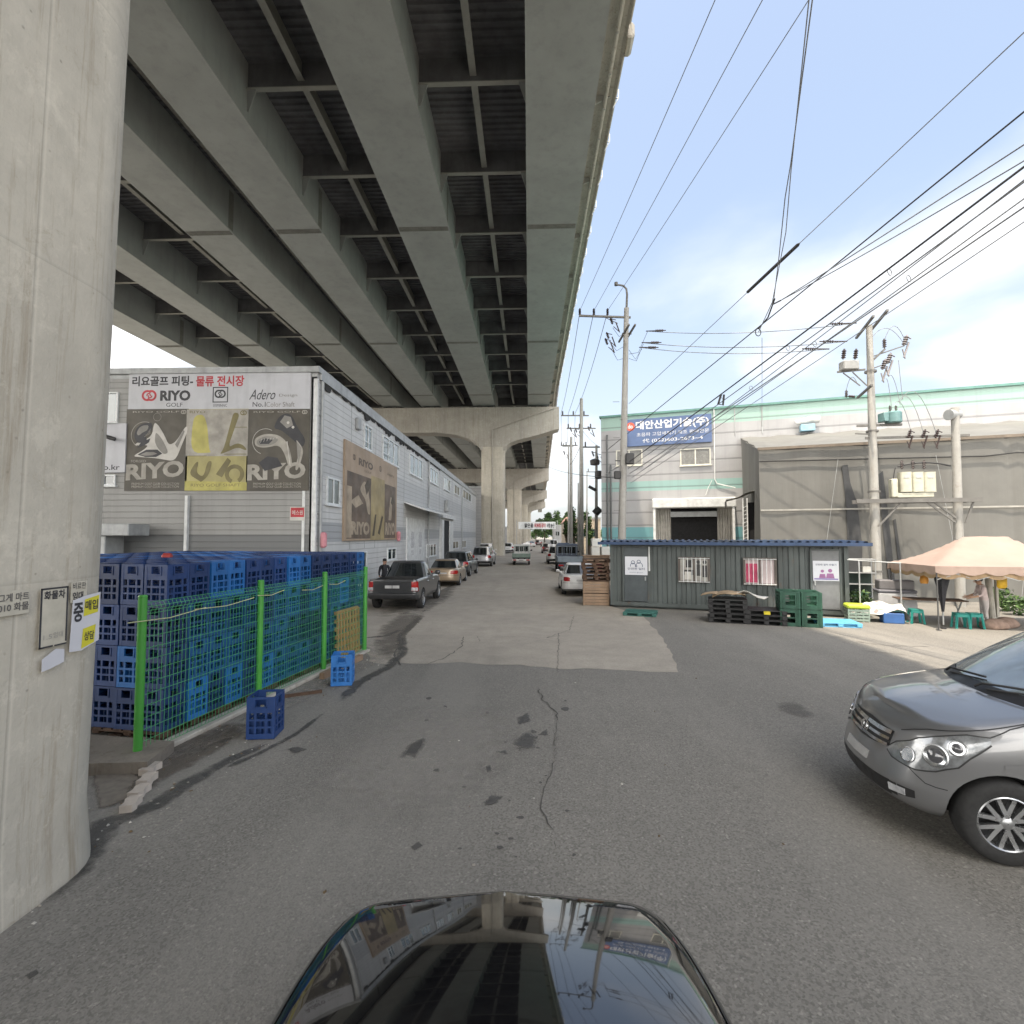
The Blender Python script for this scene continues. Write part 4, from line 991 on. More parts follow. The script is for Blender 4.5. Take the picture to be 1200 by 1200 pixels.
mb = MB(); mb.box(-.01, CL + .01, -.01, .05, .08, .22); mb.box(-.01, .12, -.01, .05, .22, HC - .1); mb.box(CL - .12, CL + .01, -.01, .05, .22, HC - .1); mb.box(-.01, CL + .01, -.01, .05, HC - .1, HC)
mb.box(.1, CL - .1, .1, CD, .02, .2); mb.build('corner_frame', M_CONT, ct)
# roof: corrugated sheet, overhanging to the front and both ends
ro = MB(); k = -.42; pr = []
while k < CL + .45: pr += [(k, 0), (k + .1, 0), (k + .14, .05), (k + .2, .05), (k + .24, 0)]; k += .24
zt, yb = HC + .06, -.42
ro.grid([[(a, yb, zt + b) for a, b in pr], [(a, CD + .3, zt + .03 + b) for a, b in pr]]); ro.grid([[(a, yb, zt + b - .012) for a, b in pr], [(a, CD + .3, zt + .018 + b) for a, b in pr]])
ro.box(-.42, CL + .6, yb - .02, yb, zt - .11, zt + .0); ro.box(-.42, CL + .6, yb + .0, CD + .3, zt - .03, zt - .015)
ro.build('roof', M_BLUE, ct, 20)
# doors
def cdoor(x0, x1, y1p, mt, sg):
    a0, a1 = FC.px(x0, 680)[0], FC.px(x1, 680)[0]; z1 = FC.px((x0 + x1) / 2, y1p)[1]
    mb = MB(); mb.bbox(a0, a1, -.03, .04, .25, z1, .012); mb.box(a0 + .06, a1 - .06, -.034, -.03, .3, .34)
    d = mb.build('door', mt, ct)
    mb = MB()
    for q in ((a0 - .05, a0, .22, z1 + .05), (a1, a1 + .05, .22, z1 + .05), (a0, a1, z1, z1 + .05)): mb.box(q[0], q[1], -.045, .03, q[2], q[3])
    mb.build('door_frame', M_CONT, d)
    hx = a1 - .08 if sg > 0 else a0 + .08
    MB().bbox(hx - .025, hx + .025, -.09, -.03, 1.05, 1.2, .01).build('handle', M_GALV, d)
    return d
cdoor(731.5, 759, 641.5, M_CDOOR, 1); cdoor(951.5, 984, 645, mat('light grey door', (.16, .165, .17), .5, grime=.3), -1)
u = FC.px(761, 680)[0]; MB().box(u - .02, u + .03, -.05, .02, FC.px(761, 669)[1], HC - .12).build('conduit', M_WHITE, ct)
def cwindow(x0, y0, x1, y1, pane):
    rc = FC.rect(x0, y0, x1, y1); u0, u1, z0, z1 = rc
    mb = MB()
    for q in ((u0 - .04, u1 + .04, z0 - .04, z0 + .03), (u0 - .04, u1 + .04, z1 - .03, z1 + .05), (u0 - .04, u0 + .03, z0 + .03, z1 - .03), (u1 - .03, u1 + .04, z0 + .03, z1 - .03), ((u0 + u1) / 2 - .025, (u0 + u1) / 2 + .025, z0 + .03, z1 - .03)): mb.box(q[0], q[1], -.06, .03, q[2], q[3])
    w_ = mb.build('window', mat('rusty window frame', (.09, .075, .065), .6, grime=.5), ct)
    MB().box(u0 + .03, u1 - .03, -.01, .0, z0 + .03, z1 - .03).build('pane', pane, w_)
    mb = MB(); n = 7
    for k in range(1, n): c = u0 + (u1 - u0) * k / n; mb.tube([(c, -.085, z0 - .02), (c, -.085, z1 + .02)], .011, 6)
    mb.tube([(u0 - .03, -.085, z0), (u1 + .03, -.085, z0)], .011, 6); mb.tube([(u0 - .03, -.085, z1), (u1 + .03, -.085, z1)], .011, 6)
    mb.build('window_bar', M_PVC, w_)
    return w_, rc
w1, rc = cwindow(796, 654, 831, 682, mat('window film', (.34, .33, .30), .5, var=.3, scale=2))
pb = MB(); u0, u1, z0, z1 = rc; W_, H_ = u1 - u0, z1 - z0
for q in ((.16, .28, .52, .5), (.22, .6, .42, .92), (.56, .25, .74, .75), (.78, .2, .94, .7)): pb.box(u0 + q[0] * W_, u0 + q[2] * W_, -.016, -.011, z0 + q[1] * H_, z0 + q[3] * H_)
for cx in (.65, .86, .32): poly(pb, ring2d(u0 + cx * W_, z0 + .84 * H_, .001, .07 * W_, 0, 360, 14), -.016)
pb.build('window_poster', mat('dark poster print', (.05, .05, .05), .6), w1)
wp = MB(); wp.box(u0 + .18 * W_, u0 + .40 * W_, -.022, -.017, z0 + .10 * H_, z0 + .42 * H_); wp.build('paper_notice', M_PALE, w1)
w2, rc = cwindow(872, 655, 909, 685, mat('pink curtain', (.50, .42, .42), .8, var=.15, scale=1.5))
u0, u1, z0, z1 = rc; W_, H_ = u1 - u0, z1 - z0
MB().box(u0 + .05 * W_, u0 + .45 * W_, -.016, -.011, z0 + .06 * H_, z0 + .82 * H_).build('curtain', mat('rose curtain', (.42, .06, .12), .8, var=.3, scale=3), w2)
# white notices on the doors
def cnotice(name, x0, y0, x1, y1, label, style):
    u0, u1, z0, z1 = FC.rect(x0, y0, x1, y1); w, h = u1 - u0, z1 - z0
    o = empty(name, FC.M @ Vector(((u0 + u1) / 2, 0, z0)), CROT, label, 'sign', 'notices on the container doors')
    off = Vector((-(u0 + u1) / 2, 0, -z0))
    pn = MB().box(u0, u1, -.062, -.046, z0, z1).build('panel', mat('notice white', (.58, .59, .63), .6, var=.04), o); pn.location = off
    k = MB()
    if style == 0:
        for cx, cz in ((.36, .68), (.62, .72)):
            poly(k, ring2d(u0 + cx * w, z0 + cz * h, .06 * w, .09 * w, 0, 360, 16), -.066)
        poly(k, ring2d(u0 + .36 * w, z0 + .50 * h, .10 * w, .13 * w, -20, 200, 14), -.066); poly(k, ring2d(u0 + .64 * w, z0 + .50 * h, .13 * w, .16 * w, -20, 200, 14), -.066)
        poly(k, ring2d(u0 + .50 * w, z0 + .48 * h, .03 * w, .05 * w, 0, 360, 12), -.067)
        put_text(k, '안전한 일터', u0 + .12 * w, u0 + .88 * w, z0 + .27 * h, z0 + .40 * h, -.066, .02); put_text(k, '관계자외 출입금지', u0 + .2 * w, u0 + .8 * w, z0 + .10 * h, z0 + .17 * h, -.066)
        k.build('print', vinyl('grey blue print', (.10, .12, .18)), pn)
    else:
        put_text(k, '안전한 일터 만들기', u0 + .1 * w, u0 + .9 * w, z0 + .76 * h, z0 + .86 * h, -.066, .02); k.build('lettering', vinyl('grey blue print', 0), pn)
        k = MB()
        for cx, s_ in ((.36, .9), (.66, 1.1)):
            poly(k, ring2d(u0 + cx * w, z0 + (.36 + .14 * s_) * h, .001, .075 * w * s_, 0, 360, 14), -.066)
            poly(k, [(u0 + (cx - .15 * s_) * w, z0 + .14 * h), (u0 + (cx + .15 * s_) * w, z0 + .14 * h), (u0 + (cx + .11 * s_) * w, z0 + (.2 + .16 * s_) * h), (u0 + (cx - .11 * s_) * w, z0 + (.2 + .16 * s_) * h)], -.067)
        k.build('print', vinyl('mauve print', (.28, .12, .26)), pn)
        k = MB(); poly(k, [(u0 + .04 * w, z0 + .06 * h), (u0 + .96 * w, z0 + .06 * h), (u0 + .96 * w, z0 + .13 * h), (u0 + .04 * w, z0 + .13 * h)], -.068); k.build('base_line', vinyl('violet print', (.22, .18, .38)), pn)
cnotice('notice', 732.5, 652, 759, 674, 'white notice with two outlined figures on the left container door', 0)
cnotice('notice', 952, 657, 983, 681, 'white notice with two mauve figures on the right container door', 1)

# ================================================================== PALLETS BY THE CONTAINER
def pallet_mesh(L, W, H, legs=3, slats=7, name='pallet', mt=None):
    mb = MB(); t = .022
    for k in range(slats): y = -W / 2 + (W) * (k + .06) / slats; mb.box(-L / 2, L / 2, y, y + W / slats * .8, H - t, H)
    for k in range(slats // 2): y = -W / 2 + W * (k * 2 + .2) / slats; mb.box(-L / 2, L / 2, y, y + W / slats * 1.1, 0, t)
    for i in range(legs):
        for j in range(3):
            x = -L / 2 + (L - .14) * i / (legs - 1); y = -W / 2 + (W - .12) * j / 2; mb.bbox(x, x + .14, y, y + .12, t, H - t, .01)
    mb.box(-L / 2, -L / 2 + .09, -W / 2, W / 2, H - t * 2, H - t); mb.box(L / 2 - .09, L / 2, -W / 2, W / 2, H - t * 2, H - t); mb.box(-.05, .05, -W / 2, W / 2, H - t * 2, H - t)
    return mb.build(name, mt)
M_PBLK = mat('black plastic', (.018, .018, .019), .5, var=.3, scale=5)
M_PGRN = mat('dark green plastic', (.018, .07, .045), .5, var=.25, scale=4); M_PTEAL = mat('teal plastic', (.03, .12, .10), .5, var=.2, scale=4)
M_PSKY = mat('light blue plastic', (.12, .40, .62), .5, var=.15, scale=4); M_WOOD = mat('old pallet wood', (.085, .05, .032), .85, var=.4, scale=5, bump=.4)
M_CRATEW = mat('crate plywood', (.24, .165, .11), .8, var=.25, scale=2.5, grime=.4)
def place(o, x, y, z, r, label, cat, group=None):
    o.location = (x, y, z); o.rotation_euler = (0, 0, r); return tag(o, label, cat, group)
base = pallet_mesh(1.15, 1.0, .145, 3, 7, 'plastic_pallet', M_PBLK)
ordn = ['bottom', 'second', 'third', 'fourth', 'fifth', 'topmost']
p = G(851, 731); p = p + Vector((.25, .55, 0))
H5 = 5
for k in range(5):
    o = base if k == 0 else copy_tree(base)
    place(o, p.x + rng.uniform(-.03, .03), p.y + rng.uniform(-.03, .03), .15 * k, CROT + rng.uniform(-.03, .03), 'black plastic pallet, %s of the five in the stack under the cardboard' % (['lowest', 'second from below', 'middle one', 'fourth from below', 'uppermost'][k]), 'pallet', 'black pallets by the container')
PTOP = (p.x, p.y, .15 * 5)
p = G(897, 733); p = p + Vector((.2, .5, 0))
for k in range(3):
    o = copy_tree(base); place(o, p.x, p.y + rng.uniform(-.03, .03), .15 * k, CROT + rng.uniform(-.02, .02), 'black plastic pallet, %s of the low stack of three beside the green crates' % (['lowest', 'middle one', 'uppermost'][k]), 'pallet', 'black pallets by the container')
mb = MB(); mb.box(-.09, .09, -.004, 0, -.05, .05); o = mb.build('yellow_tag', mat('yellow tag', (.55, .45, .02), .6)); q = Vector((p.x, p.y, .38)) + Matrix.Rotation(CROT, 3, 'Z') @ Vector((.02, -.515, 0)); place(o, q.x, q.y, q.z, CROT, 'small yellow tag on the low black pallet stack', 'tag')
# folded cardboard on the tall stack
mb = MB(); rows = []
for i in range(9):
    x = -.5 + i / 8; rows.append([(x + .1 * j / 6, -.42 + .8 * j / 6, .03 + .16 * max(0, math.sin(2.8 * (x + .5))) + .04 * math.sin(j * 1.1 + i)) for j in range(7)])
mb.grid(rows); mb.grid([[(a - .35, b * .7 - .1, c * .6 + .06) for a, b, c in r_] for r_ in rows[:5]])
o = mb.build('cardboard', mat('cardboard', (.30, .22, .14), .85, var=.15), smooth=40)
so_ = o.modifiers.new('solid', 'SOLIDIFY'); so_.thickness = .012
place(o, PTOP[0], PTOP[1], PTOP[2] + .01, CROT + .1, 'crumpled flattened cardboard lying on the tall black pallet stack', 'cardboard')
mb = MB(); mb.grid([[(x / 6, .1 * math.sin(x) + y * .1, .06 + .22 * math.exp(-((x - 2.5) / 2) ** 2) * (1 - y / 5) + .01 * y) for x in range(7)] for y in range(5)]); o = mb.build('white_sack', mat('white sack', (.52, .5, .46), .8), smooth=50)
so_ = o.modifiers.new('solid', 'SOLIDIFY'); so_.thickness = .02
place(o, PTOP[0] + .0, PTOP[1] - .35, PTOP[2] + .02, CROT - .4, 'white sack flap beside the cardboard on the pallet stack', 'sack')
# green folding crates, two by two
def green_crate():
    mb = MB(); L, W, H = .56, .95, .52
    for sx in (-1, 1):
        for sy in (-1, 1): mb.bbox(sx * L / 2 - (.07 if sx > 0 else 0), sx * L / 2 + (.07 if sx < 0 else 0), sy * W / 2 - (.07 if sy > 0 else 0), sy * W / 2 + (.07 if sy < 0 else 0), 0, H, .012)
    for sy in (-1, 1):
        y0, y1 = (-W / 2 + .01, -W / 2 + .045) if sy < 0 else (W / 2 - .045, W / 2 - .01)
        for z0, z1 in ((.0, .11), (.41, H)): mb.box(-L / 2 + .07, L / 2 - .07, y0, y1, z0, z1)
        for x0, x1 in ((-L / 2 + .07, -.13), (.13, L / 2 - .07)): mb.box(x0, x1, y0, y1, .11, .41)
        for x in (-.2, .2): mb.box(x - .015, x + .015, y0 - .015 if sy < 0 else y1, y0 if sy < 0 else y1 + .015, .02, H - .02)
        mb.box(-.13, .13, y0 + .01, y1, .24, .28)
    for sx in (-1, 1):
        x0, x1 = (-L / 2 + .01, -L / 2 + .04) if sx < 0 else (L / 2 - .04, L / 2 - .01)
        for z in (.0, .13, .26, .39): mb.box(x0, x1, -W / 2 + .07, W / 2 - .07, z, z + .09)
        for k in range(4): y = -W / 2 + W * (k + 1) / 5; mb.box(x0, x1, y - .02, y + .02, 0, H)
    mb.box(-L / 2 + .04, L / 2 - .04, -W / 2 + .045, W / 2 - .045, .02, .05)
    return mb.build('green_crate', M_PGRN)
gc = green_crate(); p = G(940, 735)
first = True
for k in range(2):
    for i in range(2):
        o = gc if first else gc.copy()
        if not first: COL.objects.link(o)
        first = False
        q = p + Matrix.Rotation(CROT, 3, 'Z') @ Vector((-.35 + .58 * i + .05, .5, 0))
        place(o, q.x, q.y, .53 * k, CROT + rng.uniform(-.01, .01), 'green slotted plastic crate, %s %s of the block of four by the container' % (('lower', 'upper')[k], ('left', 'right')[i]), 'crate', 'green crates by the container')
o = pallet_mesh(1.1, 1., .12, 3, 7, 'plastic_pallet', M_PTEAL); p = G(750, 722); place(o, p.x + .1, p.y + .35, 0, CROT, 'flat teal plastic pallet lying before the left container door', 'pallet')
o = pallet_mesh(1.15, .95, .13, 3, 7, 'plastic_pallet', M_PSKY); p = G(988, 735); place(o, p.x, p.y + .4, 0, CROT + .1, 'light blue plastic pallet lying below the right container door', 'pallet')
# wooden stack at the container's left corner
p = G(701, 710); wx, wy = p.x - .02, p.y + .55
for k in range(2):
    mb = MB(); h = .46
    for j in range(4): mb.bbox(-.52, .52, -.5, -.47, j * h / 4 + .005, (j + 1) * h / 4 - .005, .006)
    for j in range(4): mb.bbox(-.52, -.49, -.468, .5, j * h / 4 + .005, (j + 1) * h / 4 - .005, .006); mb.bbox(.49, .52, -.468, .5, j * h / 4 + .005, (j + 1) * h / 4 - .005, .006)
    mb.box(-.49, .49, -.46, .5, h - .03, h - .005)
    for x in (-.5, .44): mb.box(x, x + .06, -.53, -.5, 0, h)
    o = mb.build('wooden_box', M_CRATEW); place(o, wx, wy, .48 * k + .01, CROT * .3, 'low plank box, %s under the stacked dark wooden pallets' % ('lower one', 'upper one')[k], 'box', 'plank boxes under the pallets')
wp_ = pallet_mesh(1.05, 1., .14, 3, 6, 'wooden_pallet', M_WOOD)
for k in range(6):
    o = wp_ if k == 0 else wp_.copy()
    if k: COL.objects.link(o)
    place(o, wx + rng.uniform(-.05, .05), wy + rng.uniform(-.04, .04), .98 + .142 * k, CROT * .3 + rng.uniform(-.06, .06), 'dark wooden pallet, %s in the stack on the plank boxes' % (['lowest', 'second from below', 'third from below', 'fourth from below', 'fifth from below', 'uppermost'][k]), 'pallet', 'wooden pallets beside the container')
# cupboard and cartons behind that stack
mb = MB(); mb.bbox(-.6, .6, -.4, .4, 0, 1.75, .02); mb.bbox(-.66, .66, -.46, .42, 1.752, 1.8, .01)
o = mb.build('cabinet', M_CRATEW); p = AY(690, 640, 25.5); place(o, p.x + .35, 25.5, 0, 0, 'pale wooden cupboard behind the pallet stack', 'cabinet')
mb = MB(); mb.box(-.25, .25, -.41, -.403, .9, 1.4); q = mb.build('opening', mat('dark red inside', (.10, .02, .02), .7), o)
cx_, cz_ = p.x + .35, 1.8
for k, (dx_, dz_) in enumerate(((-.05, 0), (-.03, .42), (.42, .02))):
    mb = MB(); mb.bbox(-.2, .2, -.2, .2, 0, .4, .015); mb.box(-.12, .12, -.204, -.2, .1, .28)
    o = mb.build('carton', mat('pale carton', (.50, .50, .47), .7, var=.1)); place(o, cx_ + dx_, 25.4, cz_ + dz_, .05 * k, ('pale carton standing on the wooden cupboard under another', 'pale carton on top of the other on the cupboard', 'pale carton alone at the cupboard edge')[k], 'carton')

# ================================================================== MARKET TENT AND ITS CLUTTER
TC = G(1158, 741); TY = TC.y
TA = AY(1096, 664, 15.4)
tx0, ty0 = TA.x, 15.4
TL, TW = 4.2, 2.7
FTn = Frame((tx0, ty0), CROT * .55)
ZE = TA.z; ZP = FTn.px(1140, 631, 1.5)[1]
M_TENT = mat('peach tent cloth', (.30, .225, .188), .8, var=.1, scale=.8, dent=.5); M_TENT_IN = mat('tan valance', (.30, .21, .12), .8)
tn = empty('market_tent', FTn.loc, FTn.rot, 'peach coloured pop up canopy tent with scalloped valance', 'tent')
mb = MB(); N_, M_ = 28, 18; rows = []
def tent_z(u, v):
    a = min(u, TL - u) / (TL * .36); b = min(v, TW - v) / (TW / 2); t_ = max(0, min(1, a, b)); return ZE + (ZP + .06 - ZE) * t_ ** 1.12 - .05 * math.sin(math.pi * t_) + .012 * math.sin(u * 7 + v * 3) * (1 - t_)
for j in range(M_ + 1): rows.append([(TL * i / N_, TW * j / M_, tent_z(TL * i / N_, TW * j / M_) + .012 * math.sin(i * 1.3) * math.sin(j * 1.1)) for i in range(N_ + 1)])
mb.grid(rows); mb.build('canopy', M_TENT, tn, 50)
def valance(pts, nm, mt, inset=0):
    mb = MB(); r0, r1 = [], []
    for i, (a, b) in enumerate(pts):
        d = .17 + .08 * abs(math.sin(i * .42)); r0.append((a, b, ZE + .01 - inset * .03)); r1.append((a + .01 * math.sin(i * 1.7), b + .02 * math.sin(i * 2.1), ZE - d - inset * .12))
    mb.grid([r0, r1]); return mb.build(nm, mt, tn, 50)
per = [(TL * i / 50, 0) for i in range(51)] + [(TL, TW * i / 30) for i in range(31)] + [(TL - TL * i / 50, TW) for i in range(51)] + [(0, TW - TW * i / 30) for i in range(31)]
valance(per, 'valance', M_TENT)
valance([(.05 + (TL - .1) * i / 50, .05) for i in range(51)], 'inner_valance', M_TENT_IN, 1); valance([(.05 + (TL - .1) * i / 50, TW - .05) for i in range(51)], 'inner_valance', M_TENT_IN, 1); valance([(.05, .05 + (TW - .1) * i / 30) for i in range(31)], 'inner_valance', M_TENT_IN, 1)
for (a, b) in ((.06, .06), (TL - .06, .06), (.06, TW - .06), (TL - .06, TW - .06)):
    mb = MB(); mb.box(a - .014, a + .014, b - .014, b + .014, .02, ZE - .02); mb.box(a - .05, a + .05, b - .05, b + .05, 0, .02); mb.build('leg', mat('dark tent leg', (.06, .06, .06), .5), tn)
mb = MB()
for b in (.06, TW - .06):
    n = 4
    for k in range(n):
        x0, x1 = .06 + (TL - .12) * k / n, .06 + (TL - .12) * (k + 1) / n
        mb.bar((x0, b, ZE - .05), (x1, b, ZE - .38), .018); mb.bar((x0, b, ZE - .38), (x1, b, ZE - .05), .018)
mb.build('scissor_truss', M_TRIM, tn)
def clutter(name, px_, py_, dy, label, cat, group=None, rot=None): p_ = G(px_, py_); return empty(name, (p_.x, p_.y + dy, 0), CROT if rot is None else rot, label, cat, group)
# folded dark parasol tied under the tent
p = G(1103, 742); um = empty('folded_parasol', (AY(1102, 640, p.y + .7).x, p.y + .7, 0), 0, 'closed black parasol standing at the tent front', 'parasol')
MB().tube([(0, 0, .12), (0, 0, 1.75)], .022, 8).build('pole', M_GALV, um)
mb = MB(); mb.lathe([(.0, 1.78), (.05, 1.76), (.13, 1.66), (.14, 1.45), (.08, 1.1), (.05, .8), (.025, .5)], 14); v = mb.v; mb.v = [(x * (1 + .35 * math.sin(5 * math.atan2(y, x))), y * (1 + .35 * math.sin(5 * math.atan2(y, x))), z) for x, y, z in v]; mb.build('cloth', mat('black cloth', (.018, .018, .022), .85), um, 50)
MB().lathe([(.07, 0), (.07, .03), (.03, .06)], 16).build('base', M_PBLK, um, 40)
# trestle table with plank top
t = clutter('trestle_table', 1120, 735, 1.0, 'dark folding table in the tent with goods on it', 'table')
MB().bbox(-.9, .9, -.35, .35, .70, .735, .01).build('table_top', M_WOOD, t)
for sx in (-.75, .75):
    mb = MB(); mb.bar((sx, -.3, 0), (sx, .25, .7), .03); mb.bar((sx, .3, 0), (sx, -.25, .7), .03); mb.build('leg', M_TRIM, t)
# green stools
def stool():
    o = empty('stool')
    mb = MB(); mb.bbox(-.16, .16, -.16, .16, .42, .45, .02); mb.build('seat', M_STOOL, o)
    for sx in (-1, 1):
        for sy in (-1, 1): mb = MB(); mb.bar((sx * .17, sy * .17, 0), (sx * .13, sy * .13, .42), .055, .04); mb.build('leg', M_STOOL, o)
    mb = MB()
    for sx in (-1, 1): mb.box(sx * .145 - .012, sx * .145 + .012, -.14, .14, .34, .42); mb.box(-.14, .14, sx * .145 - .012, sx * .145 + .012, .34, .42)
    mb.build('apron', M_STOOL, o)
    return o
M_STOOL = mat('teal stool plastic', (.015, .22, .19), .4, var=.1)
st0 = stool()
for k, (a, b, d, lb) in enumerate(((1126, 736, 0, 'teal plastic stool at the tent table, first from the parasol'), (1142, 736, 0, 'teal plastic stool beside the person in the tent'), (1085, 733, .4, 'teal plastic stool behind the parasol, near the grey cabinet'))):
    o = st0 if k == 0 else copy_tree(st0); p = G(a, b); o.location = (p.x, p.y + d, 0); o.rotation_euler = (0, 0, CROT); tag(o, lb, 'stool', 'teal stools in the tent')
# grey chest freezer
o = clutter('chest_freezer', 1078, 729, 1.1, 'grey white chest freezer at the back of the tent', 'freezer')
MB().bbox(-.55, .55, -.3, .3, .06, .82, .03).build('body', mat('freezer grey', (.46, .46, .47), .5, grime=.3), o); MB().bbox(-.56, .56, -.31, .31, .83, .93, .03).build('lid', mat('freezer lid', (.14, .14, .16), .5), o)
mb = MB(); mb.bbox(-.5, .5, -.25, .25, .935, 1.25, .03); mb.build('shelf_box', mat('dark freezer shelf', (.15, .145, .15), .6), o)
# table covered by a white sheet, blue crate under it
o = clutter('covered_bench', 1044, 731, .5, 'low bench loaded with goods under a white patterned sheet', 'bench')
mb = MB(); mb.bbox(-.62, .62, -.35, .35, .36, .42, .01)
for sx in (-.55, .55):
    for sy in (-.28, .28): mb.box(sx - .03, sx + .03, sy - .03, sy + .03, 0, .36)
mb.build('bench_frame', M_PTEAL, o)
mb = MB(); rows = []
for j in range(15):
    v_ = j / 14; row = []
    for i in range(23):
        u_ = i / 22; x = -.7 + 1.4 * u_; y = -.42 + .84 * v_
        e = max(abs(x) - .5, (abs(y) - .3), 0); row.append((x, y, .55 + .08 * math.sin(u_ * 9) * math.sin(v_ * 5 + 1) - e * (1.9 + .8 * math.sin(u_ * 7))))
    rows.append(row)
mb.grid(rows); sht = NT('patterned sheet'); sht.set(Base_Color=sht.ramp(sht.vor(5).outputs[0], [(.2, (.30, .22, .2)), (.35, (.58, .57, .53))]), Roughness=.8); mb.build('sheet', sht.m, o, 50)
p = G(1046, 731); mb = MB(); mb.bbox(-.28, .28, -.2, .2, 0, .32, .02)
o = mb.build('blue_tub', mat('blue tub', (.03, .10, .28), .45)); place(o, p.x + .12, p.y + .2, 0, CROT, 'deep blue tub under the white sheeted bench', 'tub')
# yellow green plastic box
o = clutter('produce_box', 1010, 729, .25, 'yellow green lidded box stacked on a slatted grey crate', 'box')
mb = MB()
for z in (.02, .12, .22, .32): mb.bbox(-.3, .3, -.25, -.22, z, z + .07, .006); mb.bbox(-.3, -.27, -.22, .25, z, z + .07, .006); mb.bbox(.27, .3, -.22, .25, z, z + .07, .006)
for x in (-.3, -.1, .1, .26): mb.box(x, x + .04, -.255, -.25, 0, .4)
mb.box(-.27, .27, -.2, .25, .02, .05); mb.build('slatted_crate', mat('grey green slats', (.20, .26, .22), .6), o); MB().bbox(-.32, .32, -.27, .27, .41, .55, .04).build('lid_box', mat('lime plastic', (.42, .52, .04), .5), o)
# rack with shelves
o = clutter('shelf_rack', 1036, 716, 1.6, 'dark metal shelf rack with small boxes beside the transformer pole', 'rack')
for sx in (-.62, .62):
    for sy in (-.25, .25): mb = MB(); mb.box(sx - .02, sx + .02, sy - .02, sy + .02, 0, 1.85); mb.build('upright', M_TRIM, o)
for z in (.3, .85, 1.3, 1.83): MB().bbox(-.66, .66, -.28, .28, z - .02, z + .01, .005).build('shelf', M_TRIM, o)
mb = MB(); mb.box(-.6, .6, .24, .27, .1, 1.3); mb.build('back_panel', mat('dark green panel', (.03, .05, .04), .7), o)
for k, (x, z, w_, c_) in enumerate(((-.5, .86, .2, 'pale carton'), (.35, 1.31, .28, 'pale carton'), (.1, .31, .5, 'dark green plastic'))):
    mb = MB(); mb.bbox(-w_ / 2, w_ / 2, -.15, .15, 0, .22, .01); b = mb.build('goods_box', MATS[c_]); q = o.matrix_basis @ Vector((x, 0, z)) if False else Matrix.Translation(o.location) @ Matrix.Rotation(CROT, 4, 'Z') @ Vector((x, -.05, z + .012))
    place(b, q.x, q.y, q.z, CROT, ('small pale box on the middle shelf of the rack', 'pale box on the upper shelf of the rack', 'long green box on the low shelf of the rack')[k], 'box')
# handrail bar between the container and the tent
p0_, p1_ = AY(993, 656, 17.4), AY(1056, 660, 16.8)
o = empty('barrier_rail', (p0_.x, p0_.y, 0), 0, 'thin pale scaffold rail from the container corner to the tent', 'rail'); d_ = p1_ - Vector((p0_.x, p0_.y, 0)); mb = MB(); mb.tube([(0, 0, p0_.z), (d_.x, d_.y, p1_.z)], .02, 8); mb.build('rail', M_GALV, o, 40)
for f_ in (.22, .98): MB().tube([(d_.x * f_, d_.y * f_, 0), (d_.x * f_, d_.y * f_, p0_.z + (p1_.z - p0_.z) * f_)], .022, 8).build('post', M_TRIM, o, 40)
# yellow hanging bag, sacks, orange lamp
p = AY(1174, 683, 15.9); mb = MB(); mb.bbox(-.17, .17, -.06, .06, -.17, .17, .06); o = mb.build('yellow_bag', mat('yellow bag', (.62, .38, .02), .6), smooth=60); place(o, p.x, p.y, p.z, .2, 'bright yellow bag hanging from the tent leg on the right', 'bag')
mb = MB(); mb.tube([(0, 0, .17), (0.02, .05, ZE - p.z)], .006, 5); q = mb.build('strap', M_PBLK, o)
p = AY(1083, 680, 17.0); mb = MB(); mb.lathe([(.02, .2), (.09, .16), (.12, 0), (.1, -.1)], 14); o = mb.build('hanging_lamp', mat('orange lamp shade', (.5, .22, .03), .6), smooth=50); place(o, p.x, p.y, p.z, 0, 'small orange lampshade hanging inside the tent', 'lamp'); MB().tube([(0, 0, .2), (0, 0, .6)], .006, 5).build('cord', M_PBLK, o)
for k, (a, b) in enumerate(((1176, 739), (1190, 737))):
    p = G(a, b); mb = MB(); mb.lathe([(.02, .30), (.18, .27), (.30, .16), (.33, .06), (.28, 0)], 16); v = mb.v; mb.v = [(x * 1.2 + .03 * math.sin(z * 20), y * .8 + .02 * math.cos(x * 20), z + .02 * math.sin(x * 14)) for x, y, z in v]
    o = mb.build('grain_sack', mat('brown sack', (.20, .14, .11), .9, var=.3, scale=6), smooth=60); place(o, p.x, p.y + .3, 0, .3 * k, ('slumped brown sack beside the person in the tent', 'slumped brown sack by the right tent leg')[k], 'sack')
p = G(1196, 736); mb = MB(); mb.tube([(0, 0, 0), (-.08, .05, 1.75)], .09, 10); mb.bar((.14, 0, 0), (.14, 0, 1.7), .07)
o = mb.build('timber_prop', mat('pale timber', (.40, .38, .33), .8), smooth=40); place(o, p.x, p.y + .9, 0, 0, 'pale leaning timber prop at the right edge of the tent', 'prop')
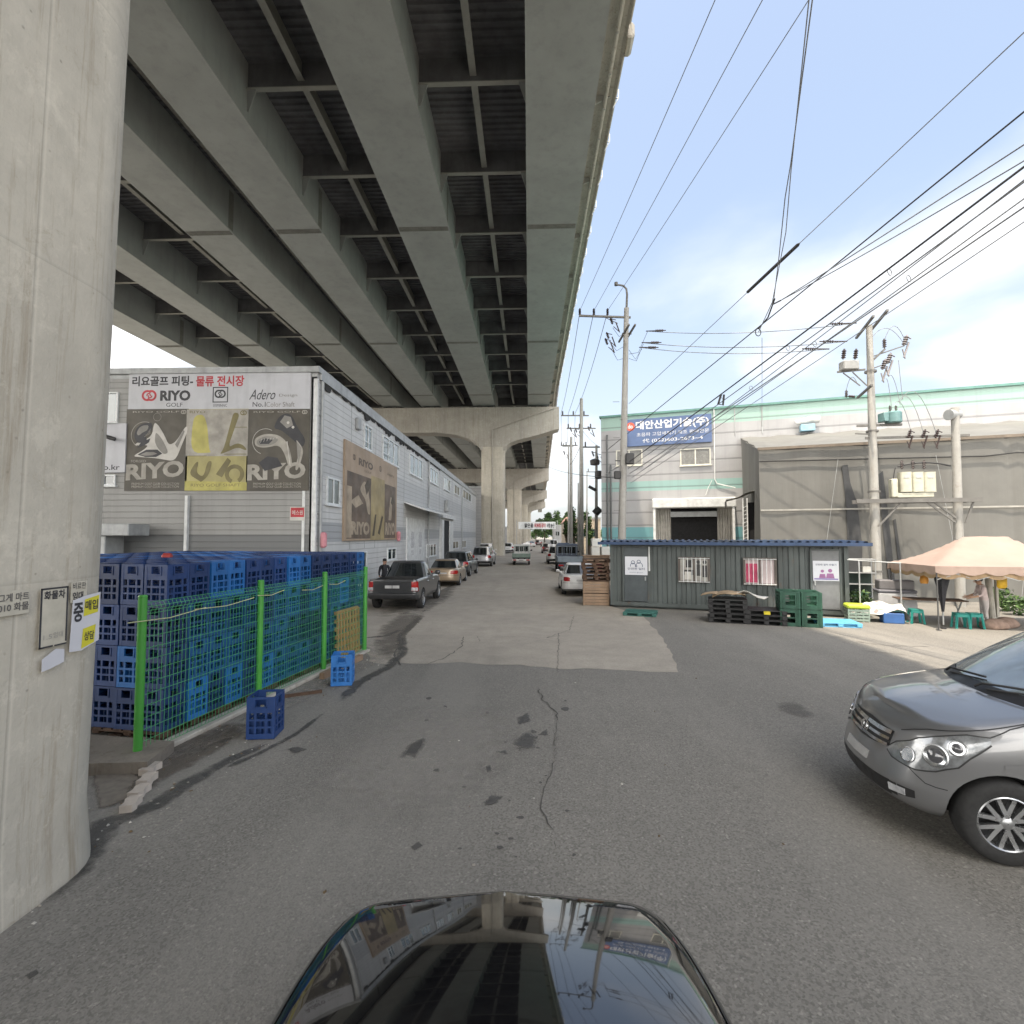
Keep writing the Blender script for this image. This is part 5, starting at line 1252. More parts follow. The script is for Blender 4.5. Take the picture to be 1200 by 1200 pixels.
# weeds
M_LEAF = [mat('leaf dark', (.028, .06, .016), .6, var=.4, scale=9), mat('leaf light', (.07, .13, .03), .6, var=.4, scale=9)]
def leaf_cloud(mb, c, rad, n, size, rg):
    for _ in range(n):
        d = Vector((rg.gauss(0, 1), rg.gauss(0, 1), rg.gauss(0, 1))).normalized() * (rg.random() ** .45)
        p_ = Vector(c) + Vector((d.x * rad[0], d.y * rad[1], d.z * rad[2])); s_ = size * rg.uniform(.6, 1.4)
        a = Vector((rg.gauss(0, 1), rg.gauss(0, 1), rg.gauss(0, .6))).normalized(); b = a.orthogonal().normalized(); b = (Matrix.Rotation(rg.uniform(0, 6.28), 3, a) @ b)
        mb.cur = 0 if rg.random() < .55 else 1
        mb.add([p_ - a * s_, p_ + b * s_ * .45, p_ + a * s_, p_ - b * s_ * .45], [(0, 1, 2, 3)])
for k, (a, b, yy, hh, lb) in enumerate(((1004, 700, 18.9, .7, 'leafy weeds between the container and the rack'), (1192, 712, 18.5, .55, 'leafy weeds behind the tent on the right'), (1170, 700, 19.5, .8, 'leafy weeds behind the person at the tent'))):
    p = AY(a, 640, yy); mb = MB(); leaf_cloud(mb, (0, 0, hh * .6), (.5, .4, hh * .6), 420, .07, random.Random(k)); o = mb.build('weed_bush', M_LEAF, fix=False); place(o, p.x, yy, 0, 0, lb, 'bush')
# ================================================================== POLES
M_POLE = concrete('pole concrete', (.36, .35, .325), .35)
M_STEELW = mat('weathered steel', (.15, .145, .135), .65, .2, grime=.4)
M_INS = mat('brown insulator', (.045, .03, .028), .3); M_WIRE = mat('black wire', (.03, .03, .032), .6); M_WIREG = mat('grey wire', (.2, .21, .22), .5)
def pole_thing(name, base, top, r0, r1, label, group='utility poles'):
    o = empty(name, (base.x, base.y, 0), 0, label, 'pole', group)
    d = Vector(top) - Vector((base.x, base.y, 0)); n = 8
    MB().tube([d * (k / n) for k in range(n + 1)], [r0 + (r1 - r0) * k / n for k in range(n + 1)], 14).build('shaft', M_POLE, o, 40)
    return o, Vector((base.x, base.y, 0))
def insul(mb, p, s=1., up=Vector((0, 0, 1))):
    up = Vector(up).normalized(); p = Vector(p)
    for k in range(4): mb.tube([p + up * (.05 + .075 * k) * s, p + up * (.09 + .075 * k) * s], [.075 * s, .045 * s], 8)
    mb.tube([p, p + up * .36 * s], .028 * s, 6)
def cutout(mb, p, s=1., tilt=(.35, 0, -1)):
    p = Vector(p); t = Vector(tilt).normalized()
    insul(mb, p, s, t * -1); mb.tube([p + Vector((.16 * s, 0, .1 * s)), p + Vector((.16 * s, 0, .1 * s)) + t * .5 * s], .03 * s, 6); mb.tube([p + t * -.3 * s, p + Vector((.2 * s, 0, .12 * s)) + t * -.1 * s], .02 * s, 5)
    mb.tube([p + t * .12 * s, p + Vector((.2 * s, 0, .05 * s)) + t * .5 * s], .02 * s, 5)
YP = 25.4
b1 = AY(727, 640, YP); t1 = AY(734.2, 361, YP)
o, org = pole_thing('utility_pole', b1, t1, .21, .12, 'tall concrete street lamp pole behind the container, nearest of the roadside line')
L = lambda px_, py_, y=YP: AY(px_, py_, y) - org
mb = MB(); mb.tube([L(734.2, 363), L(734.9, 345), L(734, 338.5), L(730.5, 335), L(726, 334), L(722, 334)], [.06, .055, .05, .05, .045, .045], 8); mb.tube([L(722, 334.6), L(722, 331)], .09, 8)
mb.build('lamp_arm', M_STEELW, o, 40)
mb = MB(); a, c = L(678.5, 370), L(739, 372); mb.bar(a, c, .09); mb.bar(L(707, 371), L(724, 379) , .03); mb.build('crossarm', M_STEELW, o)
each(lambda m_, q: insul(m_, L(q, 369.5), 1.), [679.5, 696, 712], 'insulator', M_INS, o, 40)
mb = MB()
for q, sg in ((731, -1), (738, 1)):
    pz = L(q, 391); mb.bar(pz + Vector((.05, -1.1, 0)), pz + Vector((-.05, 1.1, 0)), .08)
mb.bar(L(729, 391), L(740, 391), .07); mb.build('strain_arm', M_STEELW, o)
each(lambda m_, a, b: cutout(m_, L(a, b), 1.), [(718, 380), (713.5, 397), (712, 404)], 'fuse_cutout', M_INS, o, 40)
for k, (q, r_) in enumerate((((718, 384), (733, 389)), ((714, 400), (731, 406)), ((716, 408), (731, 420)))): mb = MB(); mb.tube([L(*q), (L(*q) + L(*r_)) / 2 + Vector((0, 0, -.35)), L(*r_)], .012, 5); mb.build('jumper', M_WIRE, o, 40)
for q, r_ in (((759, 388), (737, 415)), ((754, 403), (737, 420)), ((752, 409), (737, 410))): mb = MB(); mb.tube([L(*q), (L(*q) + L(*r_)) / 2 + Vector((0, 0, -.5)), L(*r_)], .012, 5); mb.build('jumper', M_WIRE, o, 40)
mb = MB(); mb.bbox(-.2, .2, -.35, -.15, 0, .55, .04, Matrix.Translation(L(737, 545))); mb.bbox(-.16, .16, -.35, -.15, 0, .4, .04, Matrix.Translation(L(722.5, 562))); mb.bar(L(721, 540), L(742, 540), .05); mb.build('cable_joint_box', mat('black box', (.03, .03, .03), .5), o)
for k in range(9): z = 2.2 + k * .9; mb = MB(); mb.tube([(.0, -.1, z), (.32 * (1 if k % 2 else -1), -.1, z)], .012, 5); mb.build('climbing_step', M_STEELW, o)
# --- further poles down the lane
def far_pole(px_, ytop, Y, label, arms, r=.17, extra=None):
    b = AY(px_, 640, Y); t = AY(px_ + .4, ytop, Y); o, og = pole_thing('utility_pole', b, t, r, r * .6, label)
    for (xa, xb, yy, n) in arms:
        a, c = AY(xa, yy, Y) - og, AY(xb, yy, Y) - og
        mb = MB(); mb.bar(a, c, .1); mb.build('crossarm', M_STEELW, o)
        each(lambda m_, k: insul(m_, a.lerp(c, (k + .15) / max(1, n - .4)), 1.2), list(range(n)), 'insulator', M_INS, o, 40)
    if extra:
        each(lambda m_, a, b: cutout(m_, AY(a, b, Y) - og, 1.3), list(extra), 'fuse_cutout', M_INS, o, 40)
    return o, og
o2, og2 = far_pole(681, 467, 47, 'tall concrete pole with two crossarms, second in the roadside line', [(657.5, 690, 487, 3), (664, 698, 502, 3)], .24, [(670, 506), (676, 507), (691, 505)])
o3, og3 = far_pole(669, 512, 58, 'concrete pole with one wide crossarm, left of the two armed pole', [(657, 677, 522, 4)], .22, [(662, 533)])
far_pole(666, 522, 70, 'slim far pole close beside the one with a wide crossarm', [(659, 672, 523, 2)], .14)
o5, og5 = far_pole(698.5, 522, 40, 'short dark pole with a round equipment cluster beside the factory corner', [(683, 703, 524, 1)], .15, [(696, 535), (701, 537)])
mb = MB(); c = AY(697, 541, 40) - og5; mb.lathe([(.1, -.3), (.35, -.25), (.38, .1), (.2, .2)], 12, Matrix.Translation(c)); mb.lathe([(.1, -.3), (.3, -.25), (.3, .3), (.2, .35)], 12, Matrix.Translation(AY(701.5, 557, 40) - og5)); mb.tube([AY(690, 570, 40) - og5, AY(699, 575, 40) - og5], .12, 8); mb.tube([AY(697, 602, 40) - og5, AY(703, 596, 40) - og5], .3, 8); mb.build('equipment', mat('dark grey equipment', (.06, .06, .06), .6), o5, 40)
far_pole(677.3, 566, 52, 'low thin black pole before the two armed pole', [], .1)
far_pole(687.5, 554, 66, 'small pole with a single side arm behind the roadside line', [(687, 703, 553, 1)], .12)
# --- transformer pair beside the tent
YA = 21.5
bA = AY(1026, 640, YA); FP = Frame(bA, WROT)
o, org = pole_thing('utility_pole', bA, AY(1018.5, 381.5, YA), .20, .115, 'tall concrete pole with switchgear, left one of the transformer pair')
def LP(px_, py_, off=0.):
    u, z = FP.px(px_, py_, off); return FP.M @ Vector((u, off, z)) - org
into = FP.M.to_3x3() @ Vector((0, 1, 0))
mb = MB()
for (x, y) in ((1013, 384), (1028.5, 377.5)): c = LP(x, y); mb.bar(c - into * 1.2, c + into * 1.2, .085)
c = LP(1013, 459); mb.bar(c - into * 1., c + into * 1., .08); mb.bar(LP(1022, 423), LP(1037, 409), .08)
mb.bar(LP(981, 436), LP(1014, 433), .07); mb.bar(LP(988, 437), LP(1008, 452), .04); mb.bar(LP(999, 436), LP(1016, 452), .04); mb.build('steel_arm', M_STEELW, o)
mb = MB(); c = LP(995, 434); mb.bbox(-.32, .32, -.2, .2, 0, .38, .03, Matrix.Translation(c)); mb.build('switch_box', mat('switch grey', (.30, .30, .29), .5), o)
each(lambda m_, a, b, s_, u_: insul(m_, LP(a, b), s_, u_), [(988, 421, 1.25, (.15, 0, 1)), (1002, 421, 1.25, (.15, 0, 1)), (1036.5, 408, 1.1, (0, 0, 1)), (992, 466, .9, (0, 0, 1)), (1002, 465, .8, (-1, 0, .1))], 'insulator', M_INS, o, 40)
mb = MB(); mb.bar(LP(1022, 418), LP(1060, 405), .04); mb.bar(LP(1022, 432), LP(1042, 425), .04); mb.build('cutout_arm', M_STEELW, o)
each(lambda m_, a, b: cutout(m_, LP(a, b), 1.3, (-.35, 0, -1)), [(1059, 405), (1040, 426), (1034, 433)], 'fuse_cutout', mat('grey porcelain', (.22, .2, .2), .35), o, 40)
mb = MB(); c = LP(1047, 496); mb.lathe([(.26, 0), (.3, .04), (.3, .42), (.26, .46)], 16, Matrix.Translation(c)); mb.bbox(-.5, -.3, -.2, .2, .05, .42, .02, Matrix.Translation(c)); mb.build('small_transformer', mat('teal grey tank', (.13, .24, .24), .4), o, 40)
each(lambda m_, dx: insul(m_, c + Vector((dx, 0, .45)), .8), [-.12, .12], 'insulator', M_INS, o, 40)
mb = MB(); mb.bar(LP(1004, 499), LP(1057, 497.5), .09); mb.bar(LP(1002, 508), LP(1022, 509), .05); mb.build('bracket', M_STEELW, o)
mb = MB()
def arc(p, q, up): p, q = Vector(p), Vector(q); return [p.lerp(q, t / 8) + Vector((0, 0, up * 4 * (t / 8) * (1 - t / 8))) for t in range(9)]
for p, q, up in ((LP(1023, 394), LP(1060, 404), .5), (LP(1036, 400), LP(1062, 403), .7), (LP(1053, 422), LP(1058, 468), -.1), (LP(1038, 444), LP(1045, 480), .4), (LP(1042, 440), LP(1055, 475), .4), (LP(1049, 472), LP(1068, 508), .5), (LP(1052, 472), LP(1083, 510), .8), (LP(1054, 472), LP(1097, 507), 1.), (LP(990, 466), LP(1004, 448), .5)): mb = MB(); mb.tube(arc(p, q, up), .013, 5); mb.build('jumper', M_WIREG, o, 40)
for z in (1.2, 4.2, 6.5, 8.8):
    mb = MB(); pz = (AY(1018.5, 381.5, YA) - org) * (z / 10.6); mb.lathe([(.22, -.04), (.22, .04)], 12, Matrix.Translation(pz), cap=False); mb.build('clamp_band', M_STEELW, o)
# the platform belongs to the pair: hung on both poles
uB, _ = FP.px(1123, 640); bB = FP.M @ Vector((uB, 0, 0))
oB, orgB = pole_thing('utility_pole', bB, FP.M @ Vector((FP.px(1119, 478)[0], 0, FP.px(1119, 478)[1])), .17, .135, 'shorter concrete pole, right one of the transformer pair')
mb = MB(); c = FP.M @ Vector((*[FP.px(1110, 487)[0], -.1], FP.px(1110, 487)[1])) - orgB; mb.tube([c, c + Vector((.5, .1, .05))], [.22, .16], 10); mb.build('floodlight', M_TRIM, oB, 40)
pf = empty('transformer_platform', FP.M @ Vector((uB / 2, 0, 0)), WROT, 'steel platform across the two poles carrying three cream transformers', 'platform')
def PP(px_, py_, off=0.): u, z = FP.px(px_, py_, off); return Vector((u - uB / 2, off, z))
mb = MB()
for off in (-.32, .32): mb.bar(PP(1001, 588) + Vector((0, off, 0)), PP(1146, 586) + Vector((0, off, 0)), .1, .16)
for x in (1010, 1040, 1070, 1100, 1135): mb.bar(PP(x, 586.5) + Vector((0, -.32, .02)), PP(x, 586.5) + Vector((0, .32, .02)), .08)
mb.build('deck_beam', M_STEELW, pf)
for p, q in (((1027, 617), (1053, 590)), ((1082, 588), (1116, 612)), ((1137, 589), (1128, 613)), ((1090, 588), (1117, 607))): mb = MB(); mb.bar(PP(*p) + Vector((0, -.25, 0)), PP(*q) + Vector((0, -.25, 0)), .06); mb.build('brace', M_STEELW, pf)
mb = MB(); mb.bar(PP(1014, 513.5), PP(1136, 510), .09); mb.build('upper_crossarm', M_STEELW, pf)
each(lambda m_, x: cutout(m_, PP(x, 514) + Vector((0, -.1, 0)), 1., (-.3, 0, -1)), [1063, 1080, 1095], 'fuse_cutout', M_INS, pf, 40)
each(lambda m_, x: insul(m_, PP(x, 550), 1.), [1057, 1070, 1083], 'insulator', M_INS, pf, 40)
M_CREAM = mat('cream transformer', (.46, .45, .36), .45, grime=.4)
for k, (xa, xb) in enumerate(((1053.5, 1066.5), (1067.5, 1080.5), (1081, 1094.5))):
    a, b = PP(xa, 577), PP(xb, 553.5); mb = MB(); P = rrect(a.x, b.x, -.24, .24, .09, 4)
    mb.grid([[(x, y, z) for x, y in P] for z in (a.z, a.z + .03, b.z - .05, b.z)], close=True); mb.ngon([(x, y, b.z) for x, y in P]); mb.ngon([(x, y, a.z) for x, y in P])
    tk = mb.build('transformer', M_CREAM, pf, 40); MB().bbox((a.x + b.x) / 2 - .1, (a.x + b.x) / 2 + .1, -.255, -.242, b.z - .25, b.z - .17, .004).build('plate', M_TRIM, tk)
mb = MB(); a = PP(1049, 583); mb.bbox(a.x - .16, a.x + .06, -.2, .2, a.z, a.z + .75, .03); mb.box(PP(1050, 580).x, PP(1092, 580).x, -.2, .2, PP(1060, 583).z, PP(1060, 578).z); mb.build('control_box', M_CREAM, pf)
mb = MB(); mb.tube(arc(PP(1052, 547), PP(1114, 546), .15), .03, 6); mb.tube(arc(PP(1050, 548), PP(1046, 572), .2), .02, 6); mb.build('lead', M_WIRE, pf, 40)

# ================================================================== CABLES
def cable(p, q, r, label, sag=0., mt=None, ext=0., rings=0, group='overhead cables', name='power_line'):
    p, q = Vector(p), Vector(q); q2 = q + (q - p) * ext; n = 24
    pts = [p.lerp(q2, k / n) - Vector((0, 0, sag * 4 * (k / n) * (1 - k / n))) for k in range(n + 1)]
    mb = MB(); mb.tube([x - p for x in pts], r, 6)
    o = mb.build(name, mt or M_WIRE, smooth=60); o.location = p; tag(o, label, 'cable', group)
    if rings:
        mb = MB()
        for k in range(rings):
            c = p.lerp(q, (k + .6) / (rings + .4)) - p + Vector((0, 0, .05)); mb.tube([c + Vector((.08 * math.cos(a * .7), .05 * math.cos(a * .7), .07 * math.sin(a * .7))) for a in range(10)], .008, 5)
        mb.build('cable_loop', M_WIREG, o, 60)
    return o
for k, (xa, xb) in enumerate(((679.5, 825), (696, 878), (712, 930))):
    pz = AY(xa, 364, YP); yy = 10.75; q = AY(xb, 0, yy); q.z = pz.z
    cable(pz, q, .010, ('thin lane wire from the crossarm tip, nearest the viaduct edge', 'thin lane wire from the middle insulator of the crossarm', 'thin lane wire from the inner insulator of the crossarm')[k], .25, M_WIREG, 1.3)
    a = AY((657.5, 666, 674)[k], 484, 47); cable(a, AY(xa, 365, YP), .016, 'thin lane wire between the lamp pole and two armed pole, insulator %s from the pole' % ('third', 'second', 'first')[k], .5, M_WIREG)
    b = AY((658, 665, 673)[k], 519, 58); cable(b, a, .018, 'short far wire between second and third pole, insulator %s from the pole' % ('third', 'second', 'first')[k], .3, M_WIREG)
cable(AY(712, 527, 31), AY(1200, 131, 9.), .018, 'thick black cable slanting past the lamp pole to the factory corner', .0, M_WIRE, .9)
cable(AY(735, 543, YP), AY(1200, 187, 8.4), .021, 'thickest black cable ending at the box on the lamp pole', .12, M_WIRE, .9)
cable(AY(736, 549, YP), AY(1200, 205, 8.6), .015, 'thin cable with loops just below the thickest cable', .12, M_WIREG, .8, 5)
cable(AY(738, 555, YP), AY(1200, 236, 8.8), .016, 'lowest slanting cable with wire loops along it', .1, M_WIREG, .8, 6)
cable(AY(740, 560, YP), AY(1200, 218, 8.0), .012, 'fine grey wire crossing the lowest slanting cables', .2, M_WIREG, .8)
cable(AY(737, 473, YP), AY(1200, 38, 9.5), .013, 'fine wire with a thick dark sleeve in its middle', .0, M_WIREG, .8)
cable(AY(915, 352, 14), AY(1200, 180, 8.3), .012, 'second fine wire spreading right just under the upper junction wire', .12, M_WIREG, .8)
cable(AY(746, 556, YP), AY(1200, 197, 8.5), .012, 'thin wire running close under the thickest cable', .2, M_WIREG, .8)
cable(AY(739, 566, YP), AY(1200, 250, 8.9), .010, 'faint lowest wire under the looped cable', .15, M_WIREG, .8)
a, b = AY(876, 362, 16.2), AY(937, 301.5, 14.2)
kk = cable(AY(915, 352, 14), AY(1200, 166, 8.2), .013, 'fine wire leading right from the cable junction', .05, M_WIREG, .8)
P_, Q_ = AY(737, 473, YP), AY(1200, 38, 9.5)
def on_line(px_):                                                    # the point of that wire seen at a photo column
    lo, hi = 0., 1.
    for _ in range(40):
        m_ = (lo + hi) / 2; w_ = P_.lerp(Q_, m_) - EYE; xx = 600 + 600 * w_.dot(_r) / w_.dot(_f)
        if xx < px_: lo = m_
        else: hi = m_
    return P_.lerp(Q_, lo)
a, b = on_line(876), on_line(937); mb = MB(); mb.tube([(0, 0, 0), (b - a) * .97, b - a], [.05, .05, .02], 8); o = mb.build('cable_sleeve', mat('black rubber', (.02, .02, .02), .6), smooth=40); o.location = a; tag(o, 'long black protective sleeve wrapped on the fine upper wire', 'sleeve')
J = AY(889, 389, 15.); mid = AY(907, 350, 14.)
mb = MB(); up1 = AY(952, 0, 7.6); up2 = AY(948, 0, 7.9)
mb.tube([v - J for v in (J, mid, AY(913, 300, 12.6), AY(920, 232, 11.2), AY(927, 190, 10.3), up1, up1 + (up1 - AY(927, 190, 10.3)) * .6)], .011, 6); mb.tube([v - J for v in (J, AY(905, 354, 14.), AY(921, 272, 12.), AY(927, 200, 10.4), up2, up2 + (up2 - AY(927, 200, 10.4)) * .6)], .010, 6)
o = mb.build('power_line', M_WIREG, smooth=60); o.location = J; tag(o, 'pair of drop wires hanging down steeply to the cable junction', 'cable', 'overhead cables')
mb = MB(); mb.tube([(.08 * math.cos(a * .6), .03, .11 * math.sin(a * .6)) for a in range(12)], .013, 6); mb.tube([(0, 0, .1), AY(900, 372, 14.6) - J, AY(908, 350, 14.) - J], .02, 6); mb.tube([AY(915, 352, 14) - J, AY(905, 357, 14) - J], .02, 6)
mb.build('junction_clamp', M_WIRE, o, 40)
cable(AY(893, 500, 30.), AY(893, 396, 15.), .008, 'fine pale wire hanging from the junction down to the factory roof', .0, M_WIREG)
mb = MB(); c = AY(845, 466, 17.2); mb.tube([(0, 0, .1), (-.1, 0, -.22), (.06, 0, -.25), (.1, 0, .1)], .035, 6); o = mb.build('cable_clamp', M_WIRE); o.location = c; tag(o, 'small black clamp hanging on the thickest cable', 'clamp')
for k, (p, q) in enumerate((((757, 388), (1004, 378.5)), ((752, 401.5), (993, 400)), ((749, 407), (972, 409)))):
    P1, Q1 = AY(*p, YP), AY(*q, YA - .4); d = (Q1 - P1)
    ww = cable(P1, Q1, .016, 'level wire from the lamp pole to the switchgear pole, %s of three' % ('uppermost', 'middle', 'lowest')[k], .25, M_WIREG)
    mb = MB()
    for e, dr in ((Vector(), d.normalized()), (d, -d.normalized())):
        for j in range(5): mb.tube([e + dr * (.5 + .08 * j), e + dr * (.55 + .08 * j)], [.07, .04], 8)
        mb.tube([e, e + dr * 1.], .025, 6)
    mb.build('strain_insulator', M_INS, ww, 40)
cable(AY(640, 545, 90), AY(722, 560, YP), .02, 'slack dark cable from the lamp pole to the far poles', .4, M_WIRE)
cable(AY(668, 545, 58), AY(681, 520, 47), .02, 'short slack cable between the second and third pole', .2, M_WIRE)
cable(AY(690, 560, 66), AY(727, 545, YP), .018, 'thin slack cable from the lamp pole to the side arm pole', .3, M_WIREG)
cable(AY(683, 505, 47), AY(703, 524, 40), .015, 'short wire from the two armed pole to the equipment pole', .15, M_WIREG)

# ================================================================== GREEN FENCE AND THE BOTTLE CRATES
M_GRN = mat('green fence paint', (.055, .27, .04), .4, var=.1); M_GRNW = mat('green fence wire', (.05, .27, .10), .45, var=.1)
f0, f1 = G(161, 893), G(427, 764.6); fd = (f1 - f0); FLEN = fd.length; fdir = fd / FLEN; FROT = math.atan2(fdir.y, fdir.x)
FF_ = Frame(f0, FROT); FHT = 2.0
fe = empty('mesh_fence', f0, FROT, 'bright green welded mesh fence in front of the stacked blue crates', 'fence')
stops = [0, .37 * FLEN, .70 * FLEN, FLEN]
for s_ in stops:
    mb = MB(); mb.tube([(s_, 0, -.02), (s_, 0, FHT)], .05, 14); mb.tube([(s_, 0, FHT), (s_, 0, FHT + .02)], [.055, .04], 14); mb.lathe([(.1, 0), (.1, .012)], 12, Matrix.Translation((s_, 0, .002))); mb.build('post', M_GRN, fe, 40)
def wire_panel(a, b, z0, z1, parent, M=None):
    mb = MB(); n = int((b - a) / .062); r = .0034
    nz = 13; zs = [z0 + (z1 - z0) * k / nz for k in range(nz + 1)]
    zs += [z1 - .05, z1 - .10]
    def off(z):                                                      # folded beads that stiffen the panel
        for c in (z1 - .07,):
            if abs(z - c) < .06: return -.035 * (1 - abs(z - c) / .06)
        return 0
    for k in range(n + 1):
        x = a + (b - a) * k / n; prof = [z0, z0 + .02, z0 + .08, z0 + .14, (z0 + z1) / 2 - .06, (z0 + z1) / 2, (z0 + z1) / 2 + .06, z1 - .13, z1 - .07, z1 - .01]
        mb.tube([(x, off(z), z) for z in prof], r, 4, False, M)
    for z in zs: mb.tube([(a, off(z) - .004, z), (b, off(z) - .004, z)], r * 1.25, 5, False, M)
    return mb.build('wire_panel', M_GRNW, parent)
for i in range(3): wire_panel(stops[i] + .05, stops[i + 1] - .05, .08, FHT - .08, fe)
# return panel at the far end
Mr = Matrix.Translation((FLEN, 0, 0)) @ Matrix.Rotation(R(50), 4, 'Z')
wire_panel(.06, 1.9, .08, FHT - .08, fe, Mr); mb = MB(); mb.tube([(1.95, 0, 0), (1.95, 0, FHT)], .05, 12, True, Mr); mb.build('post', M_GRN, fe, 40)
mb = MB()
for a, b, z, y in ((-.25, .95, 1.74, -.06), (.75, 1.95, 1.76, -.07), (2.05, 2.75, 1.80, -.06), (3.3, 4.0, 1.76, -.06), (4.25, 4.9, 1.78, -.06)): mb.tube([(a, y, z - .02), ((a + b) / 2, y, z - .05), (b, y, z)], .007, 6)
mb.build('tie_strip', mat('pale tie strip', (.42, .44, .25), .6), fe)
mb = MB(); mb.bbox(-.1, FLEN + .1, -.10, .12, .0, .07, .015); mb.build('footing', M_CONC, fe)

M_CR = {'navy': mat('navy crate plastic', (.008, .033, .125), .5, var=.2, scale=4, rnd=.6), 'bright blue': mat('bright blue crate plastic', (.015, .12, .36), .45, var=.2, scale=4, rnd=.6), 'teal': mat('teal crate plastic', (.008, .065, .19), .45, var=.2, scale=4, rnd=.6)}
CW, CHT = .37, .555
def crate_mesh(mt, name):
    mb = MB(); w, h = CW / 2, CHT; t = .016
    for a in range(4):
        M = Matrix.Rotation(a * math.pi / 2, 4, 'Z')
        mb.box(-w, -w + .04, -w, -w + t, 0, h, M); mb.box(w - .04, w - t, -w, -w + t, 0, h, M)
        mb.box(-w + .04, w - .04, -w, -w + t, h - .03, h, M)                                     # rim
        for q in ((-w + .04, -.07, h - .13, h - .03), (.07, w - .04, h - .13, h - .03), (-w + .04, w - .04, h - .21, h - .13)): mb.box(q[0], q[1], -w + .003, -w + t, q[2], q[3], M)   # panel round the hand hole
        mb.box(-.09, -.07, -w - .006, -w + .003, h - .14, h - .03, M); mb.box(.07, .09, -w - .006, -w + .003, h - .14, h - .03, M); mb.box(-.09, .09, -w - .006, -w + .003, h - .15, h - .13, M)
        for z0, z1 in ((0, .07), (.14, .165), (.235, .265)): mb.box(-w + .04, w - .04, -w + .002, -w + t, z0, z1, M)
        for x in (-.075, .065): mb.box(x - .008, x + .022, -w + .001, -w + t, .07, h - .21, M)
    mb.box(-w + t, w - t, -w + t, w - t, .01, .022)
    for k in (-1, 0, 1): mb.box(k * .09 - .004, k * .09 + .004, -w + t, w - t, .022, .24); mb.box(-w + t, w - t, k * .09 - .004, k * .09 + .004, .022, .239)
    return mb.build(name, mt)
proto = {k: crate_mesh(m_, 'bottle_crate') for k, m_ in M_CR.items()}; used = set()
rc_ = random.Random(21)
nrm = Vector((-fdir.y, fdir.x, 0)); ORD = 'first second third fourth fifth sixth seventh eighth ninth tenth eleventh twelfth thirteenth fourteenth fifteenth sixteenth'.split()
TIER = ['bottom', 'second', 'third', 'top']; NC, NR = 15, 13; PITCH_ = .385
colcol = {}
toprow = ['navy', 'navy', 'bright blue', 'bright blue', 'navy', 'navy', 'navy', 'bright blue', 'bright blue', 'navy', 'navy', 'navy', 'navy', 'navy', 'bright blue']
def crate_pos(r, c, t): return f0 + nrm * (.42 + r * PITCH_) + fdir * (.78 + c * PITCH_) + Vector((0, 0, .12 + t * (CHT + .006)))
CG = 'bottle crates stacked behind the fence'
def put_crate(kind, pos, rot, label, group=CG):
    o = proto[kind]
    if kind in used: o = o.copy(); COL.objects.link(o)
    used.add(kind); o.location = pos; o.rotation_euler = (0, 0, rot); tag(o, label, 'crate', group); return o
for r in range(NR):
    for c in range(NC):
        for t in range(4):
            if not (r < 2 or t == 3 or (r == 2 and c == 0)): continue
            if t == 3 and r == 0: kind = toprow[c]
            elif t == 3: kind = rc_.choice(['navy', 'navy', 'bright blue', 'navy'])
            else: kind = rc_.choice(['teal', 'navy', 'teal', 'bright blue', 'navy', 'teal']) if c else rc_.choice(['navy', 'navy', 'bright blue'])
            p = crate_pos(r, c, t) + Vector((rc_.uniform(-.016, .016), rc_.uniform(-.016, .016), 0))
            put_crate(kind, p, FROT + rc_.uniform(-.04, .04) + math.pi / 2 * rc_.randrange(4), '%s bottle crate, %s tier, %s from the near end, %s row behind the fence' % (kind, TIER[t], ORD[c], ORD[r]))
mb = MB()
for r in range(2, NR):
    for c in range(NC):
        if r == 2 and c == 0: continue
        for t in range(3):
            mb.cur = (r + c * 2 + t) % 2; M = Matrix.Translation(crate_pos(r, c, t)) @ Matrix.Rotation(FROT, 4, 'Z'); h = CHT; w = CW / 2
            for q in ((-w, w, -w, -w + .02, 0, h), (-w, w, w - .02, w, 0, h), (-w, -w + .02, -w + .02, w - .02, 0, h), (w - .02, w, -w + .02, w - .02, 0, h), (-w + .02, w - .02, -w + .02, w - .02, 0, .02)): mb.box(*q, M)
o = mb.build('bottle_crates', [M_CR['navy'], M_CR['teal']], fix=False); tag(o, 'inner crates of the blue stack hidden below its top tier', 'crates', CG, 'stuff')
# pallets carrying the stack
bp_ = pallet_mesh(1.14, 1.14, .11, 3, 7, 'wooden_pallet', M_WOOD)
for k in range(5):
    o = bp_ if k == 0 else bp_.copy()
    if k: COL.objects.link(o)
    q = f0 + nrm * (.42 + PITCH_) + fdir * (.78 + PITCH_ + k * PITCH_ * 3); place(o, q.x, q.y, .006, FROT, 'wooden pallet under the blue crate stack, %s from the near end' % ORD[k], 'pallet', 'pallets under the crates')
q = crate_pos(6, 1, 4); mb = MB(); mb.bbox(-.08, .08, -.06, .06, 0, .07, .02); mb.bbox(-.06, .06, -.04, .04, .07, .09, .01); o = mb.build('red_box', mat('red plastic', (.42, .06, .05), .5)); p = AY(196, 650, 9.2); place(o, p.x, 9.2, q.z - .02, .3, 'small red plastic box lying on top of the crate stack', 'box')
# loose crates on the road side
p = G(302, 868); put_crate('navy', (p.x, p.y + .2, .012), .12, 'lone navy crate standing on the road near the fence', 'loose crates on the road')
p = G(397, 805); put_crate('bright blue', (p.x, p.y + .2, .012), .2, 'lone bright blue crate standing on the road by the tan pallet', 'loose crates on the road')
